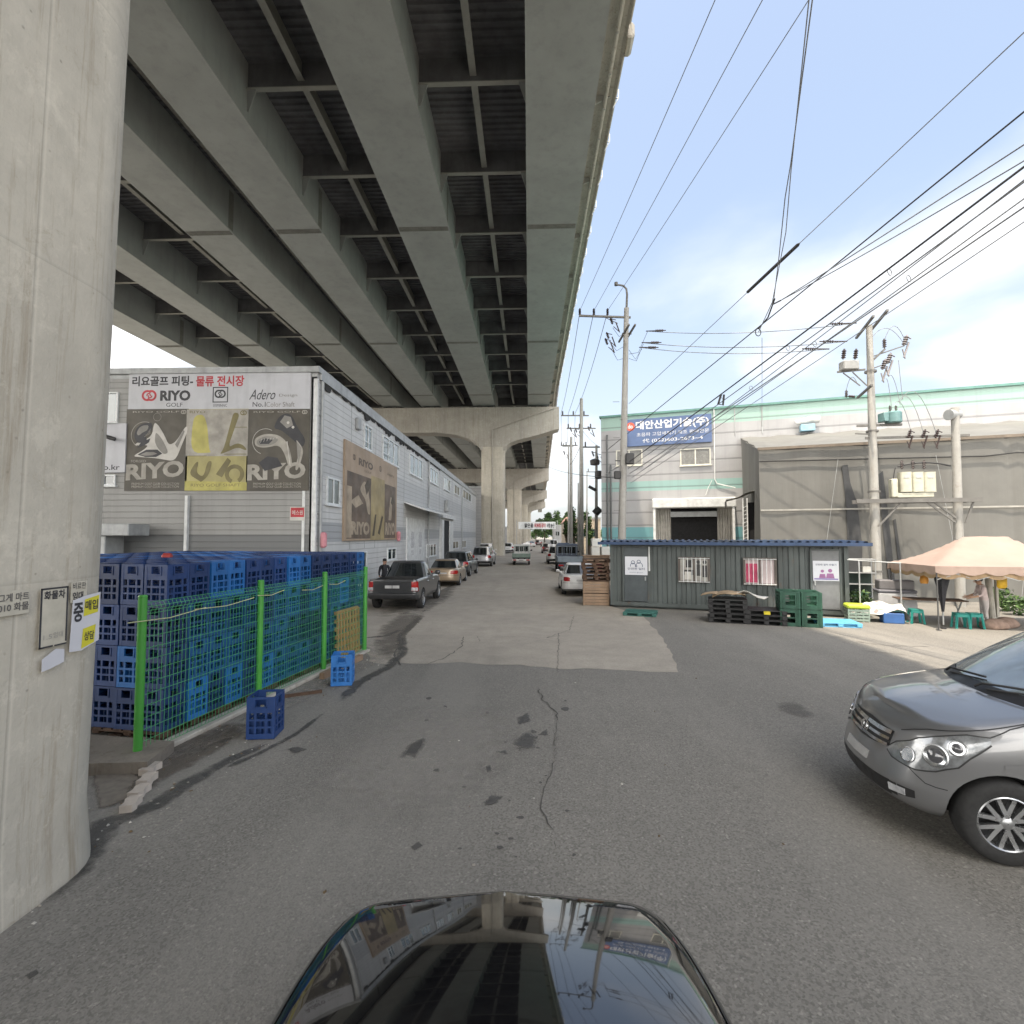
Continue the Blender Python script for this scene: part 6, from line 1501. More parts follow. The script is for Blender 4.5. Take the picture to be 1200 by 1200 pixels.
# tan plastic pallet leaning inside the fence
M_TANP = mat('tan plastic', (.36, .20, .09), .6, var=.2, scale=4)
mb = MB(); w, h = .95, 1.05
for k in range(8): x = -w / 2 + w * k / 7.0; mb.box(x - .028, x + .028, -.03, .0, 0, h)
for k in range(7): z = h * k / 6; mb.box(-w / 2 - .03, w / 2 + .03, 0, .05, max(0, z - .045), z + .03)
mb.box(-w / 2 - .03, w / 2 + .03, -.03, -.028, .05, .1)
o = mb.build('plastic_pallet', M_TANP); q = FF_.M @ Vector((FLEN - .55, .11, 0)); place(o, q.x, q.y, .02, FROT, 'tan lattice plastic pallet standing just inside the far end of the fence', 'pallet'); o.rotation_euler = (R(-2), 0, FROT)
# scraps on the verge
mb = MB(); mb.bar((0, 0, .03), (.55, .25, .03), .05); o = mb.build('plank_scrap', M_WOOD); p = G(333, 818); place(o, p.x, p.y, 0, .1, 'short dark plank lying beside the fence foot', 'plank')
mb = MB(); mb.bar((0, 0, .06), (1.6, .0, .06), .1, .12); o = mb.build('timber_beam', M_CRATEW); q = FF_.M @ Vector((FLEN * .62, -.05 - .2, 0)); place(o, q.x, q.y, 0, FROT, 'pale timber beam lying along the foot of the fence', 'timber')
# kerb slab and loose paving blocks by the pier
M_SLAB = concrete('slab concrete', (.19, .165, .135), .6); M_PAVE = mat('paver concrete', (.42, .37, .32), .9, var=.2, scale=5, bump=.4)
a = G(112, 893); b = G(176, 905)
mb = MB(); mb.prism([(-1.2, -.5), (b.x - a.x, b.y - a.y - .05), (b.x - a.x - .1, .3), (-1.2, .6)], -.02, .14, axis='z'); o = mb.build('kerb_slab', M_SLAB); o.location = (a.x, a.y, 0); tag(o, 'rough concrete kerb slab between pier and first fence post', 'kerb')
for k, (x, y, r_) in enumerate(((176, 905, .3), (172, 918, .5), (163, 932, .45), (153, 947, .6))):
    mb = MB(); mb.prism([(-.11, -.06), (-.04, -.075), (.03, -.05), (.11, -.06), (.11, .055), (.04, .07), (-.03, .045), (-.11, .055)], 0, .075, axis='z'); p = G(x, y)
    o = mb.build('paving_block', M_PAVE); place(o, p.x, p.y, .004, R(70) + r_, 'loose interlocking paving block beside the pier, %s from the fence post' % ORD[k], 'block', 'loose paving blocks')
p = G(128, 925); stain('verge_soil', [(104, 900), (150, 898), (168, 912), (150, 945), (112, 955)], fade_mat('verge soil', (.16, .14, .115), .95, 4, .2, .6, 1.), .012)
p = G(150, 915); mb = MB(); mb.tube([(0, 0, .02), (-.1, .04, .03), (-.22, .02, .02)], .03, 6); o = mb.build('concrete_lump', M_SLAB); p = G(130, 883); mb = MB(); mb.lathe([(.02, .16), (.13, .13), (.2, .05), (.2, 0)], 9); v = mb.v; place(o, G(172, 868).x, G(172, 868).y, 0, .4, 'small concrete lump beside the loose paving blocks', 'rubble')

# ---- paper notices pasted on the pier: its near side faces the lane (+x)
FPi = Frame((PIER0_X + 1.65 + .047, 3.2), R(90))
def pnotice(x0, y0, x1, y1, nm, label):
    u0, u1, z0, z1 = FPi.rect(x0, y0, x1, y1); o = empty(nm, FPi.M @ Vector(((u0 + u1) / 2, -.012, z0)), FPi.rot, label, 'notice', 'notices pasted on the pier'); return o, (u0, u1, z0, z1), Vector((-(u0 + u1) / 2, 0, -z0))
def sheet(o, off, rc, mt, y=-.004, nm='sheet', pts=None):
    u0, u1, z0, z1 = rc; mb = MB(); P = pts or [(u0, z0), (u1, z0), (u1, z1), (u0, z1)]; mb.prism(P, y - .002, y); q = mb.build(nm, mt, o); q.location = off; return q
M_OLDP = mat('old pasted paper', (.43, .40, .33), .85, var=.15, scale=5); M_WHP = mat('fresh white paper', (.48, .48, .51), .8, var=.06); M_YP = mat('yellow paper', (.50, .46, .03), .7, var=.1)
o, rc, off = pnotice(-15, 695, 31, 718, 'pasted_notice', 'old yellowish strip notice at the left of the pier'); q = sheet(o, off, rc, M_OLDP); tx = MB()
u0, u1, z0, z1 = rc; w, h = u1 - u0, z1 - z0; put_text(tx, '그게 마트', u0 + .2 * w, u0 + .98 * w, z0 + .56 * h, z0 + .9 * h, -.009, .02); put_text(tx, '010 화물', u0 + .2 * w, u0 + .98 * w, z0 + .16 * h, z0 + .5 * h, -.009, .02); tx.build('lettering', mat('faded ink', (.10, .095, .09), .8), q)
o, rc, off = pnotice(45, 690, 75, 754, 'pasted_notice', 'grey framed paper notice with a black border, middle of the pier'); q = sheet(o, off, rc, M_OLDP); u0, u1, z0, z1 = rc; w, h = u1 - u0, z1 - z0; tx = MB()
put_text(tx, '화물차', u0 + .12 * w, u0 + .88 * w, z0 + .80 * h, z0 + .95 * h, -.009, .03)
for a in ((0, .07, 0, 1), (.94, 1, .05, 1), (0, 1, .97, 1), (0, .5, 0, .03), (.55, 1, .0, .025)): poly(tx, [(u0 + a[0] * w, z0 + a[2] * h), (u0 + a[1] * w, z0 + a[2] * h), (u0 + a[1] * w, z0 + a[3] * h), (u0 + a[0] * w, z0 + a[3] * h)], -.008)
tx.build('lettering', mat('black ink', (.03, .03, .035), .8), q); tx = MB(); put_text(tx, '1.5', u0 + .15 * w, u0 + .45 * w, z0 + .14 * h, z0 + .22 * h, -.009); put_text(tx, '임대', u0 + .5 * w, u0 + .85 * w, z0 + .14 * h, z0 + .24 * h, -.009); tx.build('faint_lettering', mat('faint ink', (.28, .27, .25), .8), q)
o, rc, off = pnotice(81, 682, 99, 704, 'pasted_notice', 'small torn label above the yellow and white notice on the pier'); q = sheet(o, off, rc, M_OLDP); u0, u1, z0, z1 = rc; w, h = u1 - u0, z1 - z0; tx = MB(); put_text(tx, '비료판', u0 + .1 * w, u1 - .1 * w, z0 + .62 * h, z0 + .95 * h, -.009); put_text(tx, '임대', u0 + .1 * w, u0 + .75 * w, z0 + .1 * h, z0 + .5 * h, -.009, .03); tx.build('lettering', MATS['black ink'], q)
o, rc, off = pnotice(80, 698, 112, 757, 'pasted_notice', 'white paper notice with two yellow panels near the pier edge'); u0, u1, z0, z1 = rc; w, h = u1 - u0, z1 - z0
q = sheet(o, off, rc, M_WHP, -.012, 'sheet', [(u0, z0 + .02 * h), (u0 + .4 * w, z0), (u1, z0 + .12 * h), (u1, z1), (u0 + .5 * w, z1 - .03 * h), (u0 + .06 * w, z1 - .09 * h)])
yl = MB(); poly(yl, [(u0 + .42 * w, z0 + .60 * h), (u0 + .92 * w, z0 + .64 * h), (u0 + .95 * w, z0 + .95 * h), (u0 + .45 * w, z0 + .90 * h)], -.016); poly(yl, [(u0 + .38 * w, z0 + .03 * h), (u0 + .82 * w, z0 + .10 * h), (u0 + .86 * w, z0 + .42 * h), (u0 + .42 * w, z0 + .38 * h)], -.016); yl.build('yellow_panel', M_YP, q)
tx = MB(); put_text(tx, '중', u0 + .08 * w, u0 + .40 * w, z0 + .52 * h, z0 + .86 * h, -.017, .03); put_text(tx, '매입', u0 + .46 * w, u0 + .9 * w, z0 + .70 * h, z0 + .88 * h, -.019, .02); put_text(tx, '상담', u0 + .46 * w, u0 + .8 * w, z0 + .16 * h, z0 + .32 * h, -.019, .02); tx.build('lettering', MATS['black ink'], q)
o, rc, off = pnotice(47, 764, 72, 783, 'pasted_notice', 'blank torn white paper scrap low on the pier'); u0, u1, z0, z1 = rc; w, h = u1 - u0, z1 - z0; sheet(o, off, rc, M_WHP, -.004, 'sheet', [(u0, z0 + .1 * h), (u0 + .4 * w, z0 + .15 * h), (u1, z0 + .3 * h), (u1, z1 - .1 * h), (u0 + .6 * w, z1), (u0, z1 - .35 * h)])

# ================================================================== FAR THINGS
YB = 118.
a, b = AY(607.5, 620, YB), AY(651, 611.5, YB)
bn = empty('road_banner', ((a.x + b.x) / 2, YB, 0), 0, 'long white cloth banner with dark and red lettering hung across the lane', 'banner'); off = Vector((-(a.x + b.x) / 2, 0, 0))
mb = MB(); mb.grid([[(a.x + (b.x - a.x) * k / 20, .1 * math.sin(k * .8), z) for k in range(21)] for z in (a.z, b.z)]); q = mb.build('cloth', M_PVC, bn); q.location = off
tx = MB(); w, h = b.x - a.x, b.z - a.z; put_text(tx, '맑은물', a.x + .17 * w, a.x + .40 * w, a.z + .2 * h, a.z + .8 * h, -.14, .03); put_text(tx, '사랑 농산', a.x + .76 * w, a.x + .97 * w, a.z + .2 * h, a.z + .8 * h, -.14, .03); k_ = tx.build('lettering', MATS['black ink'], q)
tx = MB(); put_text(tx, '직거래 장터', a.x + .43 * w, a.x + .73 * w, a.z + .2 * h, a.z + .8 * h, -.14, .03); tx.build('lettering', M_RED, q)
mb = MB(); mb.tube([(a.x - .4, 0, 0), (a.x - .4, 0, b.z + .3)], .08, 8); mb.tube([(b.x + .4, 0, 0), (b.x + .4, 0, b.z + .3)], .08, 8); k_ = mb.build('banner_pole', M_GALV, bn); k_.location = off
def far_building(x0, x1, ytop, Y, depth, mt, label, roof=None, roofm=None):
    a, b = AY(x0, 640, Y), AY(x1, 640, Y); h = AY(x0, ytop, Y).z
    o = empty('distant_building', ((a.x + b.x) / 2, Y, 0), 0, label, 'building', 'buildings at the end of the lane'); w = (b.x - a.x) / 2
    MB().box(-w, w, 0, depth, 0, h).build('wall', mt, o)
    if roof: MB().prism([(-w - .3, h), (w + .3, h), (w * .2, h + roof), (-w * .2, h + roof)], -.3, depth + .3).build('roof', roofm or M_TRIM, o)
    else: MB().box(-w - .1, w + .1, -.1, depth + .1, h, h + .25).build('roof', roofm or M_TRIM, o)
    mb = MB(); n = max(2, int(w / 1.6))
    for k in range(n): x = -w + (k + .5) * 2 * w / n; mb.box(x - .5, x + .5, -.05, -.003, h * .5, h * .5 + 1.1)
    mb.build('window', M_PANE_DK, o)
    return o
M_BEIGE = siding('beige cladding', (.48, .40, .30), [], .5); M_GREYB = siding('grey cladding', (.34, .34, .34), [], .5)
far_building(675, 704, 608, 78, 14, M_BEIGE, 'beige clad shed behind the roadside poles')
far_building(663, 676, 612, 120, 16, M_BEIGE, 'pale barn with a sloped roof beyond the banner', 1.6, mat('pink roof', (.40, .24, .20), .7))
far_building(650, 664, 616, 150, 14, M_GREYB, 'grey shed beside the banner end at the lane end')
far_building(575, 604, 618, 190, 14, M_GREYB, 'low grey building behind the distant piers')
rgw = random.Random(3); mb = MB()
for k in range(46): leaf_cloud(mb, (-60 + 3.6 * k + rgw.uniform(-2, 2), rgw.uniform(-8, 8), rgw.uniform(2.5, 6)), (4, 4, 3.5), 130, 1., rgw)
o = mb.build('distant_woods', M_LEAF, fix=False); o.location = (0, 432, 0); tag(o, 'low dark wood closing the far end of the lane', 'woods', None, 'stuff')
far_building(440, 566, 572, 84, 20, M_GREYB, 'grey hall beyond the white warehouse behind the first pier')
a = AY(190, 620, 60.); far_building(60, 330, 520, 95, 20, M_GREYB, 'grey block far left beyond the warehouse roof')
def tree(x, Y, ytop, wpx, label, seed, n=2600, ls=.35):
    rg = random.Random(seed); top = AY(x, ytop, Y).z; b = AY(x, 640, Y); wr = wpx / 600 * Y / 2
    o = empty('tree', (b.x, Y, 0), 0, label, 'tree', 'trees at the end of the lane')
    mb = MB(); mb.tube([(0, 0, 0), (.1, 0, top * .3), (-.1, .1, top * .6)], [.3, .22, .1], 8)
    for k in range(5): a = rg.uniform(0, 6.28); mb.tube([(0, 0, top * (.25 + .06 * k)), (wr * .6 * math.cos(a), wr * .6 * math.sin(a), top * (.5 + .07 * k))], [.12, .04], 6)
    mb.build('trunk', mat('bark', (.07, .055, .04), .9), o)
    mb = MB()
    for k in range(11):
        a = rg.uniform(0, 6.28); rr_ = rg.uniform(.1, .75) * wr; leaf_cloud(mb, (rr_ * math.cos(a), rr_ * math.sin(a), top * rg.uniform(.35, .88)), (wr * .42, wr * .42, top * .14), n // 11, ls, rg)
    mb.build('crown', M_LEAF, o, fix=False)
tree(648, 165, 596, 22, 'broad green tree above the banner', 1); tree(659, 175, 600, 16, 'smaller green tree beside the pale barn', 2); tree(638, 210, 604, 20, 'green tree close to the viaduct end', 3); tree(628, 260, 612, 20, 'farthest tree under the viaduct', 4)
tree(671, 62, 592, 12, 'dark slender tree around the paired poles', 5, 500, .22); tree(664, 75, 606, 12, 'sparse dark tree left of the paired poles', 6, 420, .25); tree(690, 70, 597, 16, 'small green tree behind the equipment pole', 7, 700, .25)
# ================================================================== VEHICLES
def catmull(pts, per=14):
    P = [Vector(p) for p in pts]; out = []
    for i in range(len(P) - 1):
        p0, p1, p2, p3 = P[max(0, i - 1)], P[i], P[i + 1], P[min(len(P) - 1, i + 2)]
        for k in range(per):
            t = k / per; out.append(.5 * (2 * p1 + (p2 - p0) * t + (2 * p0 - 5 * p1 + 4 * p2 - p3) * t * t + (3 * p1 - p0 - 3 * p2 + p3) * t ** 3))
    out.append(P[-1]); return out
def resample(P, n):
    L = [0]
    for a, b in zip(P, P[1:]): L.append(L[-1] + (b - a).length)
    out = []; j = 0
    for k in range(n + 1):
        s = L[-1] * k / n
        while j < len(L) - 2 and L[j + 1] < s: j += 1
        out.append(P[j].lerp(P[j + 1], (s - L[j]) / max(1e-9, L[j + 1] - L[j])))
    return out
def fcurve(pts):
    D = sorted([(p.x, p.y) for p in catmull([(a, b) for a, b in pts])])
    def f(x):
        if x <= D[0][0]: return D[0][1]
        if x >= D[-1][0]: return D[-1][1]
        lo, hi = 0, len(D) - 1
        while hi - lo > 1:
            m = (lo + hi) // 2
            if D[m][0] <= x: lo = m
            else: hi = m
        t = (x - D[lo][0]) / max(1e-9, D[hi][0] - D[lo][0]); return D[lo][1] + (D[hi][1] - D[lo][1]) * t
    return f
def tube_rim(o, parts): pass
class Shell:
    """lower body of a car: plan outlines stacked from sill to shoulder, closed by a crowned bonnet and deck"""
    def __init__(s, outline, zsh, zbot, levels, crown, N=60, K=14):
        s.N, s.K = N, K
        H = resample(catmull(outline), N); s.H = H
        zs, zb, cr = fcurve(zsh), fcurve(zbot), fcurve(crown); s.cr = cr
        nr = []
        for i in range(N + 1):
            d = H[min(i + 1, N)] - H[max(i - 1, 0)]; nr.append(Vector((d.y * -1 * -1, -d.x)).normalized() if False else Vector((d.y, -d.x)).normalized())
        nr[0] = Vector((1, 0)); nr[N] = Vector((-1, 0))
        lv = resample([Vector(l) for l in catmull(levels, 6)], 14) if False else catmull(levels, 3)
        s.rows = []; s.sv = [l[0] for l in lv]
        for l in lv:
            sv, ds, df, dr = l; row = []
            for i in range(N + 1):
                n = nr[i]; d = ds * n.y ** 2 + df * max(0, n.x) ** 2 + dr * max(0, -n.x) ** 2
                x, y = H[i].x - n.x * d, max(0, H[i].y - n.y * d)
                if i in (0, N): y = 0
                z0, z1 = zb(H[i].x), zs(H[i].x) + (zs(x) - zs(H[i].x)) * max(0, sv) ** 2; row.append(Vector((x, y, z0 + (z1 - z0) * sv)))
            s.rows.append(row)
    def point(s, t, sv, side=1):
        i = min(s.N - 1e-6, max(0, t * s.N)); a = int(i); fa = i - a
        sv = min(s.sv[-1] - 1e-6, max(s.sv[0], sv)); j = 0
        while j < len(s.sv) - 2 and s.sv[j + 1] < sv: j += 1
        fb = (sv - s.sv[j]) / (s.sv[j + 1] - s.sv[j])
        p = s.rows[j][a].lerp(s.rows[j][a + 1], fa).lerp(s.rows[j + 1][a].lerp(s.rows[j + 1][a + 1], fa), fb)
        return Vector((p.x, p.y * side, p.z))
    def normal(s, t, sv, side=1):
        e = .012; a = s.point(min(1, t + e), sv) - s.point(max(0, t - e), sv); b = s.point(t, min(1, sv + .04)) - s.point(t, max(0, sv - .04))
        n = b.cross(a).normalized() * -1
        c = s.point(t, sv); 
        if n.dot(Vector((c.x + 1.4, c.y * 3, 0))) < 0: n = -n
        return Vector((n.x, n.y * side, n.z))
    def topz(s, i, f):
        a = s.rows[-1][i]; return Vector((a.x, a.y * (1 - 2 * f), a.z + s.cr(a.x) * 4 * f * (1 - f)))
    def tx(s, x):
        best = min(range(s.N + 1), key=lambda i: abs(s.H[i].x - x) + (100 if s.H[i].y < .5 * max(h.y for h in s.H) else 0)); return best / s.N
    def ty(s, y, rear=False):
        rg = range(s.N // 2, s.N + 1) if rear else range(0, s.N // 2); return min(rg, key=lambda i: abs(s.H[i].y - y)) / s.N
    def mb(s):
        m = MB(); N, K = s.N, s.K; R2 = 2 * N
        V = []
        for row in s.rows:
            V += [row[j] if j <= N else Vector((row[R2 - j].x, -row[R2 - j].y, row[R2 - j].z)) for j in range(R2)]
        nl = len(s.rows); F = [(j * R2 + k, j * R2 + (k + 1) % R2, (j + 1) * R2 + (k + 1) % R2, (j + 1) * R2 + k) for j in range(nl - 1) for k in range(R2)]
        def cap(level, fn):
            prev = [level * R2]
            for i in range(1, N):
                cur = [level * R2 + i]
                for k in range(1, K): V.append(fn(i, k / K)); cur.append(len(V) - 1)
                cur.append(level * R2 + R2 - i)
                if len(prev) == 1: F.extend((prev[0], cur[k], cur[k + 1]) for k in range(K))
                else: F.extend((prev[k], cur[k], cur[k + 1], prev[k + 1]) for k in range(K))
                prev = cur
            e = level * R2 + N; F.extend((prev[k], e, prev[k + 1]) for k in range(K))
        cap(nl - 1, s.topz)
        def bot(i, f): a = s.rows[0][i]; return Vector((a.x, a.y * (1 - 2 * f), a.z))
        cap(0, bot)
        m.add(V, F); return m
    def patch(s, cols, name, mt, parent, off=.006, side=1, n=5, smooth=50, both=False):
        """a piece lying on the surface: columns of (t, s_low, s_high)"""
        m = MB()
        for sd in ((1, -1) if both else (side,)):
            g = [[s.point(t, a + (b - a) * k / n, sd) + s.normal(t, a + (b - a) * k / n, sd) * off for k in range(n + 1)] for t, a, b in cols]
            g2 = [[s.point(t, a + (b - a) * k / n, sd) - s.normal(t, a + (b - a) * k / n, sd) * .012 for k in range(n + 1)] for t, a, b in cols]
            m.grid(g)
            e1 = [r_[0] for r_ in g] + g[-1][1:] + [r_[-1] for r_ in g[::-1]][1:] + g[0][::-1][1:]; e2 = [r_[0] for r_ in g2] + g2[-1][1:] + [r_[-1] for r_ in g2[::-1]][1:] + g2[0][::-1][1:]
            m.grid([e1, e2])
        return m.build(name, mt, parent, smooth)
    def seam(s, m, pts, w=.004, off=.0025, side=1):
        Q = []
        for (a, b) in zip(pts, pts[1:]):
            for k in range(8): Q.append((a[0] + (b[0] - a[0]) * k / 8, a[1] + (b[1] - a[1]) * k / 8))
        Q.append(pts[-1]); P = [s.point(t, v, side) + s.normal(t, v, side) * off for t, v in Q]; rows = []
        for i, p in enumerate(P):
            d = (P[min(i + 1, len(P) - 1)] - P[max(0, i - 1)]).normalized(); q = s.normal(*Q[i], side).cross(d).normalized() * w; rows.append([p - q, p + q])
        m.grid(rows)
def boolean(o, cutter):
    md = o.modifiers.new('cut', 'BOOLEAN'); md.operation = 'DIFFERENCE'; md.object = cutter; md.solver = 'EXACT'
    try: md.material_mode = 'TRANSFER'
    except Exception: pass
    dg = bpy.context.evaluated_depsgraph_get(); dg.update()
    me = bpy.data.meshes.new_from_object(o.evaluated_get(dg)); o.modifiers.clear(); old = o.data; o.data = me; me.name = o.name
    bpy.data.meshes.remove(old); c = cutter.data; bpy.data.objects.remove(cutter); bpy.data.meshes.remove(c)
M_TYRE = mat('tyre rubber', (.018, .018, .018), .85, var=.2, scale=8); M_ALU = mat('alloy wheel', (.42, .43, .44), .3, .85, var=.08); M_WELL = mat('wheel well', (.01, .01, .01), .95)
M_LAMPR = mat('red lamp lens', (.30, .012, .012), .15, var=.3, scale=14); M_LAMPW = mat('clear lamp lens', (.55, .56, .58), .1, .35, var=.35, scale=12); M_CHROME = mat('chrome', (.62, .63, .64), .12, 1.); M_TRIMB = mat('black trim', (.016, .016, .017), .5); M_PLATE = mat('number plate', (.38, .38, .38), .6)
M_GLASS = glass_dark('car glass', (.010, .012, .013), .03)
def wheel(parent, x, y, r, w, spokes=5, pair=False):
    sg = 1 if y > 0 else -1; M = Matrix.Translation((x, y, r)) @ Matrix.Rotation(-sg * math.pi / 2, 4, 'X')     # local +z points outward
    h = w / 2; ty = MB(); ty.lathe([(r * .62, -h), (r * .88, -h), (r * .97, -h * .85), (r, -h * .5), (r, h * .5), (r * .97, h * .85), (r * .9, h), (r * .74, h * 1.02), (r * .66, h * .95), (r * .655, h * .3)], 40, M, False)
    o = ty.build('wheel', M_TYRE, parent, 50)
    rm = MB(); rr = r * .66
    rm.lathe([(rr, -h * .6), (rr, h * .92), (rr * .955, h * .98), (rr * .92, h * .9), (rr * .88, -h * .3)], 40, M, False)
    rm.lathe([(rr * .24, h * .2), (rr * .24, h * .72), (rr * .15, h * .84), (.004, h * .86)], 20, M, False)
    for k in range(spokes):
        for dv in ((-.16, .16) if pair else (0,)):
            a = 2 * math.pi * k / spokes; c, s_ = math.cos(a), math.sin(a); w0, w1 = (rr * .075, rr * .065) if pair else (rr * .13, rr * .10)
            P = []
            for q, ww, zt in ((rr * .16, w0, h * .80), (rr * .55, w0, h * .78), (rr * .93, w1, h * .84)):
                for z in (zt, zt - h * .35):
                    for e in (-1, 1): P.append(((q * c - (dv * rr * (.55 + .9 * q / rr) + e * ww) * s_), (q * s_ + (dv * rr * (.55 + .9 * q / rr) + e * ww) * c), z))
            rm.add(P, [(0, 1, 5, 4), (4, 5, 9, 8), (0, 4, 6, 2), (4, 8, 10, 6), (1, 3, 7, 5), (5, 7, 11, 9), (8, 9, 11, 10)], M)
    rm.build('rim', M_ALU, o, 35)
    bk = MB(); bk.lathe([(rr * .98, -h * .2), (.004, -h * .2)], 32, M, False)
    for k in range(spokes):                                                 # hub bolts
        a = 2 * math.pi * (k + .5) / spokes; bk.lathe([(.012, h * .5), (.012, h * .78), (.002, h * .79)], 8, M @ Matrix.Translation((rr * .32 * math.cos(a), rr * .32 * math.sin(a), 0)), False)
    bk.build('hub', M_TRIMB, o)
    return o
M_WIND = glass_dark('windscreen glass', (.11, .135, .15), .03); M_WIND.node_tree.nodes['Principled BSDF'].inputs['IOR'].default_value = 2.3
def greenhouse(root, body_mt, zb, zr, xf, xr, w, bow=(.18, .12), bowr=(.08, .05), side=None, dome=.06, roofrail=None, glass=M_GLASS, bulge=.0):
    """pillars, windows and roof. xf, xr, w = (at base, at roof edge)"""
    side = side or [(.0, .05, 0), (.05, .45, 1), (.45, .50, 0), (.50, .92, 1), (.92, 1., 0)]
    lev = [0, .05, .09, .3, .5, .7, .86, .93, 1.]
    ff = [0, .25, .5, .72, .9]
    def ring(f, pinch=1., dz=0):
        fe = f - bulge * 4 * f * (1 - f)
        x0 = xf[0] + (xf[1] - xf[0]) * (f + .10 * 4 * f * (1 - f) * -.5); x1 = xr[0] + (xr[1] - xr[0]) * f; W = w[0] + (w[1] - w[0]) * f + .018 * 4 * f * (1 - f)
        bf = bow[0] + (bow[1] - bow[0]) * f; br = bowr[0] + (bowr[1] - bowr[0]) * f; z = zb + (zr - zb) * f
        P = [(x0 - bf * q ** 2.2, W * q) for q in ff]; cf = [1 if q < .9 else 0 for q in ff]
        xs0, xs1 = x0 - bf - .10, x1 + br + .06
        fr = sorted({a for sg in side for a in sg[:2]} | {.15, .25, .35, .6, .7, .8})
        for a in fr:
            x = xs0 + (xs1 - xs0) * a; P.append((x, W * (1 - .05 * (1 - a) ** 4 - .06 * a ** 5)))
            cf.append(max([sg[2] * (k + 2) for k, sg in enumerate(side) if sg[0] <= a < sg[1] - 1e-9] + [0]))
        rear0 = len(P); cf[-1] = 0
        for q in ff[::-1]: P.append((x1 + br * q ** 2.2, W * q)); cf.append(99 if q <= .9 else 0)
        return [(x, y, z + dz) for x, y in P], cf
    rings = []
    for f in lev: R_, cf = ring(f); rings.append(R_)
    n = len(rings[0]); body = MB(); gl = {}
    def full(R_): return [Vector(p) for p in R_] + [Vector((x, -y, z)) for x, y, z in R_[::-1][1:-1]]
    RF = [full(r_) for r_ in rings]; n2 = len(RF[0]); code = cf + [0] * (n2 - n)
    for k in range(n, n2): code[k] = -cf[n2 - 1 - k] if n2 - 1 - k < len(cf) else 0
    code[n - 1] = -cf[n - 2] if n >= 2 else 0
    # segment k spans points k..k+1; mirrored segments take the code of their twin
    for k in range(n2):
        a = k if k < n - 1 else n2 - 1 - k
        code[k] = cf[a] if k < n - 1 else -cf[a]
    for j in range(len(lev) - 1):
        for k in range(n2):
            q = [RF[j][k], RF[j][(k + 1) % n2], RF[j + 1][(k + 1) % n2], RF[j + 1][k]]
            c = code[k]
            if c != 0 and .05 <= lev[j] and lev[j + 1] <= .93 + 1e-6:
                key = 'windscreen' if abs(c) == 1 else 'rear_window' if abs(c) == 99 else ('side_window', c)
                gl.setdefault(key, MB()).add(q, [(0, 1, 2, 3)])
            else: body.add(q, [(0, 1, 2, 3)])
    top = RF[-1]; cx = (xf[1] + xr[1]) / 2; prev = top
    for s_, dz in ((.975, .25), (.93, .5), (.8, .78), (.55, .95), (.25, 1.)):
        cur = [Vector((cx + (p.x - cx) * s_, p.y * s_, zr + dome * dz)) for p in top]; body.grid([prev, cur], close=False); body.add([prev[-1], prev[0], cur[0], cur[-1]], [(0, 1, 2, 3)]); prev = cur
    body.ngon(prev)
    o = body.build('cabin', body_mt, root, 40)
    bm = bmesh.new(); bm.from_mesh(o.data); bmesh.ops.remove_doubles(bm, verts=bm.verts, dist=1e-4); bmesh.ops.recalc_face_normals(bm, faces=bm.faces); bm.to_mesh(o.data); bm.free(); smooth_mesh(o.data, 40)
    for key, m in gl.items():
        nm = key if isinstance(key, str) else key[0]; g_ = m.build(nm, glass, root)
        bm = bmesh.new(); bm.from_mesh(g_.data); bmesh.ops.remove_doubles(bm, verts=bm.verts, dist=1e-4); bmesh.ops.recalc_face_normals(bm, faces=bm.faces); bm.to_mesh(g_.data); bm.free(); smooth_mesh(g_.data, 50)
    return o
LV = [(0, .07, .08, .07), (.06, .03, .02, .02), (.18, .005, .0, .0), (.38, .0, .0, .0), (.55, .0, .015, .01), (.72, .008, .045, .02), (.86, .03, .09, .04), (.95, .06, .14, .06), (1., .12, .21, .10)]
def body(root, shell, mt, axles, r, track, cut=None):
    o = shell.mb().build('body', [mt, M_WELL], root, 40)
    c = MB()
    for ax in axles:
        for sg in (1, -1):
            M = Matrix.Translation((ax, sg * (track - .02), r * 1.0)) @ Matrix.Rotation(-sg * math.pi / 2, 4, 'X'); c.lathe([(r * 1.15, -.17), (r * 1.15, .4)], 40, M)
    co = c.build('cutter', M_WELL); co.data.materials.clear(); co.data.materials.append(M_WELL)
    boolean(o, co)
    if cut:
        c = MB(); c.box(*cut); co = c.build('cutter', M_TRIMB); boolean(o, co)
    smooth_mesh(o.data, 32)
    return o
def mirror(root, x, y, z, mt, s=1., sides=(1, -1)):
    for sg in sides:
        m = MB(); m.bbox(x - .08, x + .08, sg * (y + .13 * s) - .11 * s, sg * (y + .13 * s) + .11 * s, z - .08 * s, z + .09 * s, .04); m.bar((x - .01, sg * (y - .12), z - .05), (x - .01, sg * (y + .08), z - .02), .05); m.build('mirror', mt, root, 60)
def car_at(o, x, y, heading):
    o.location = (x, y, 0); o.rotation_euler = (0, 0, heading); return o
H90 = R(90)
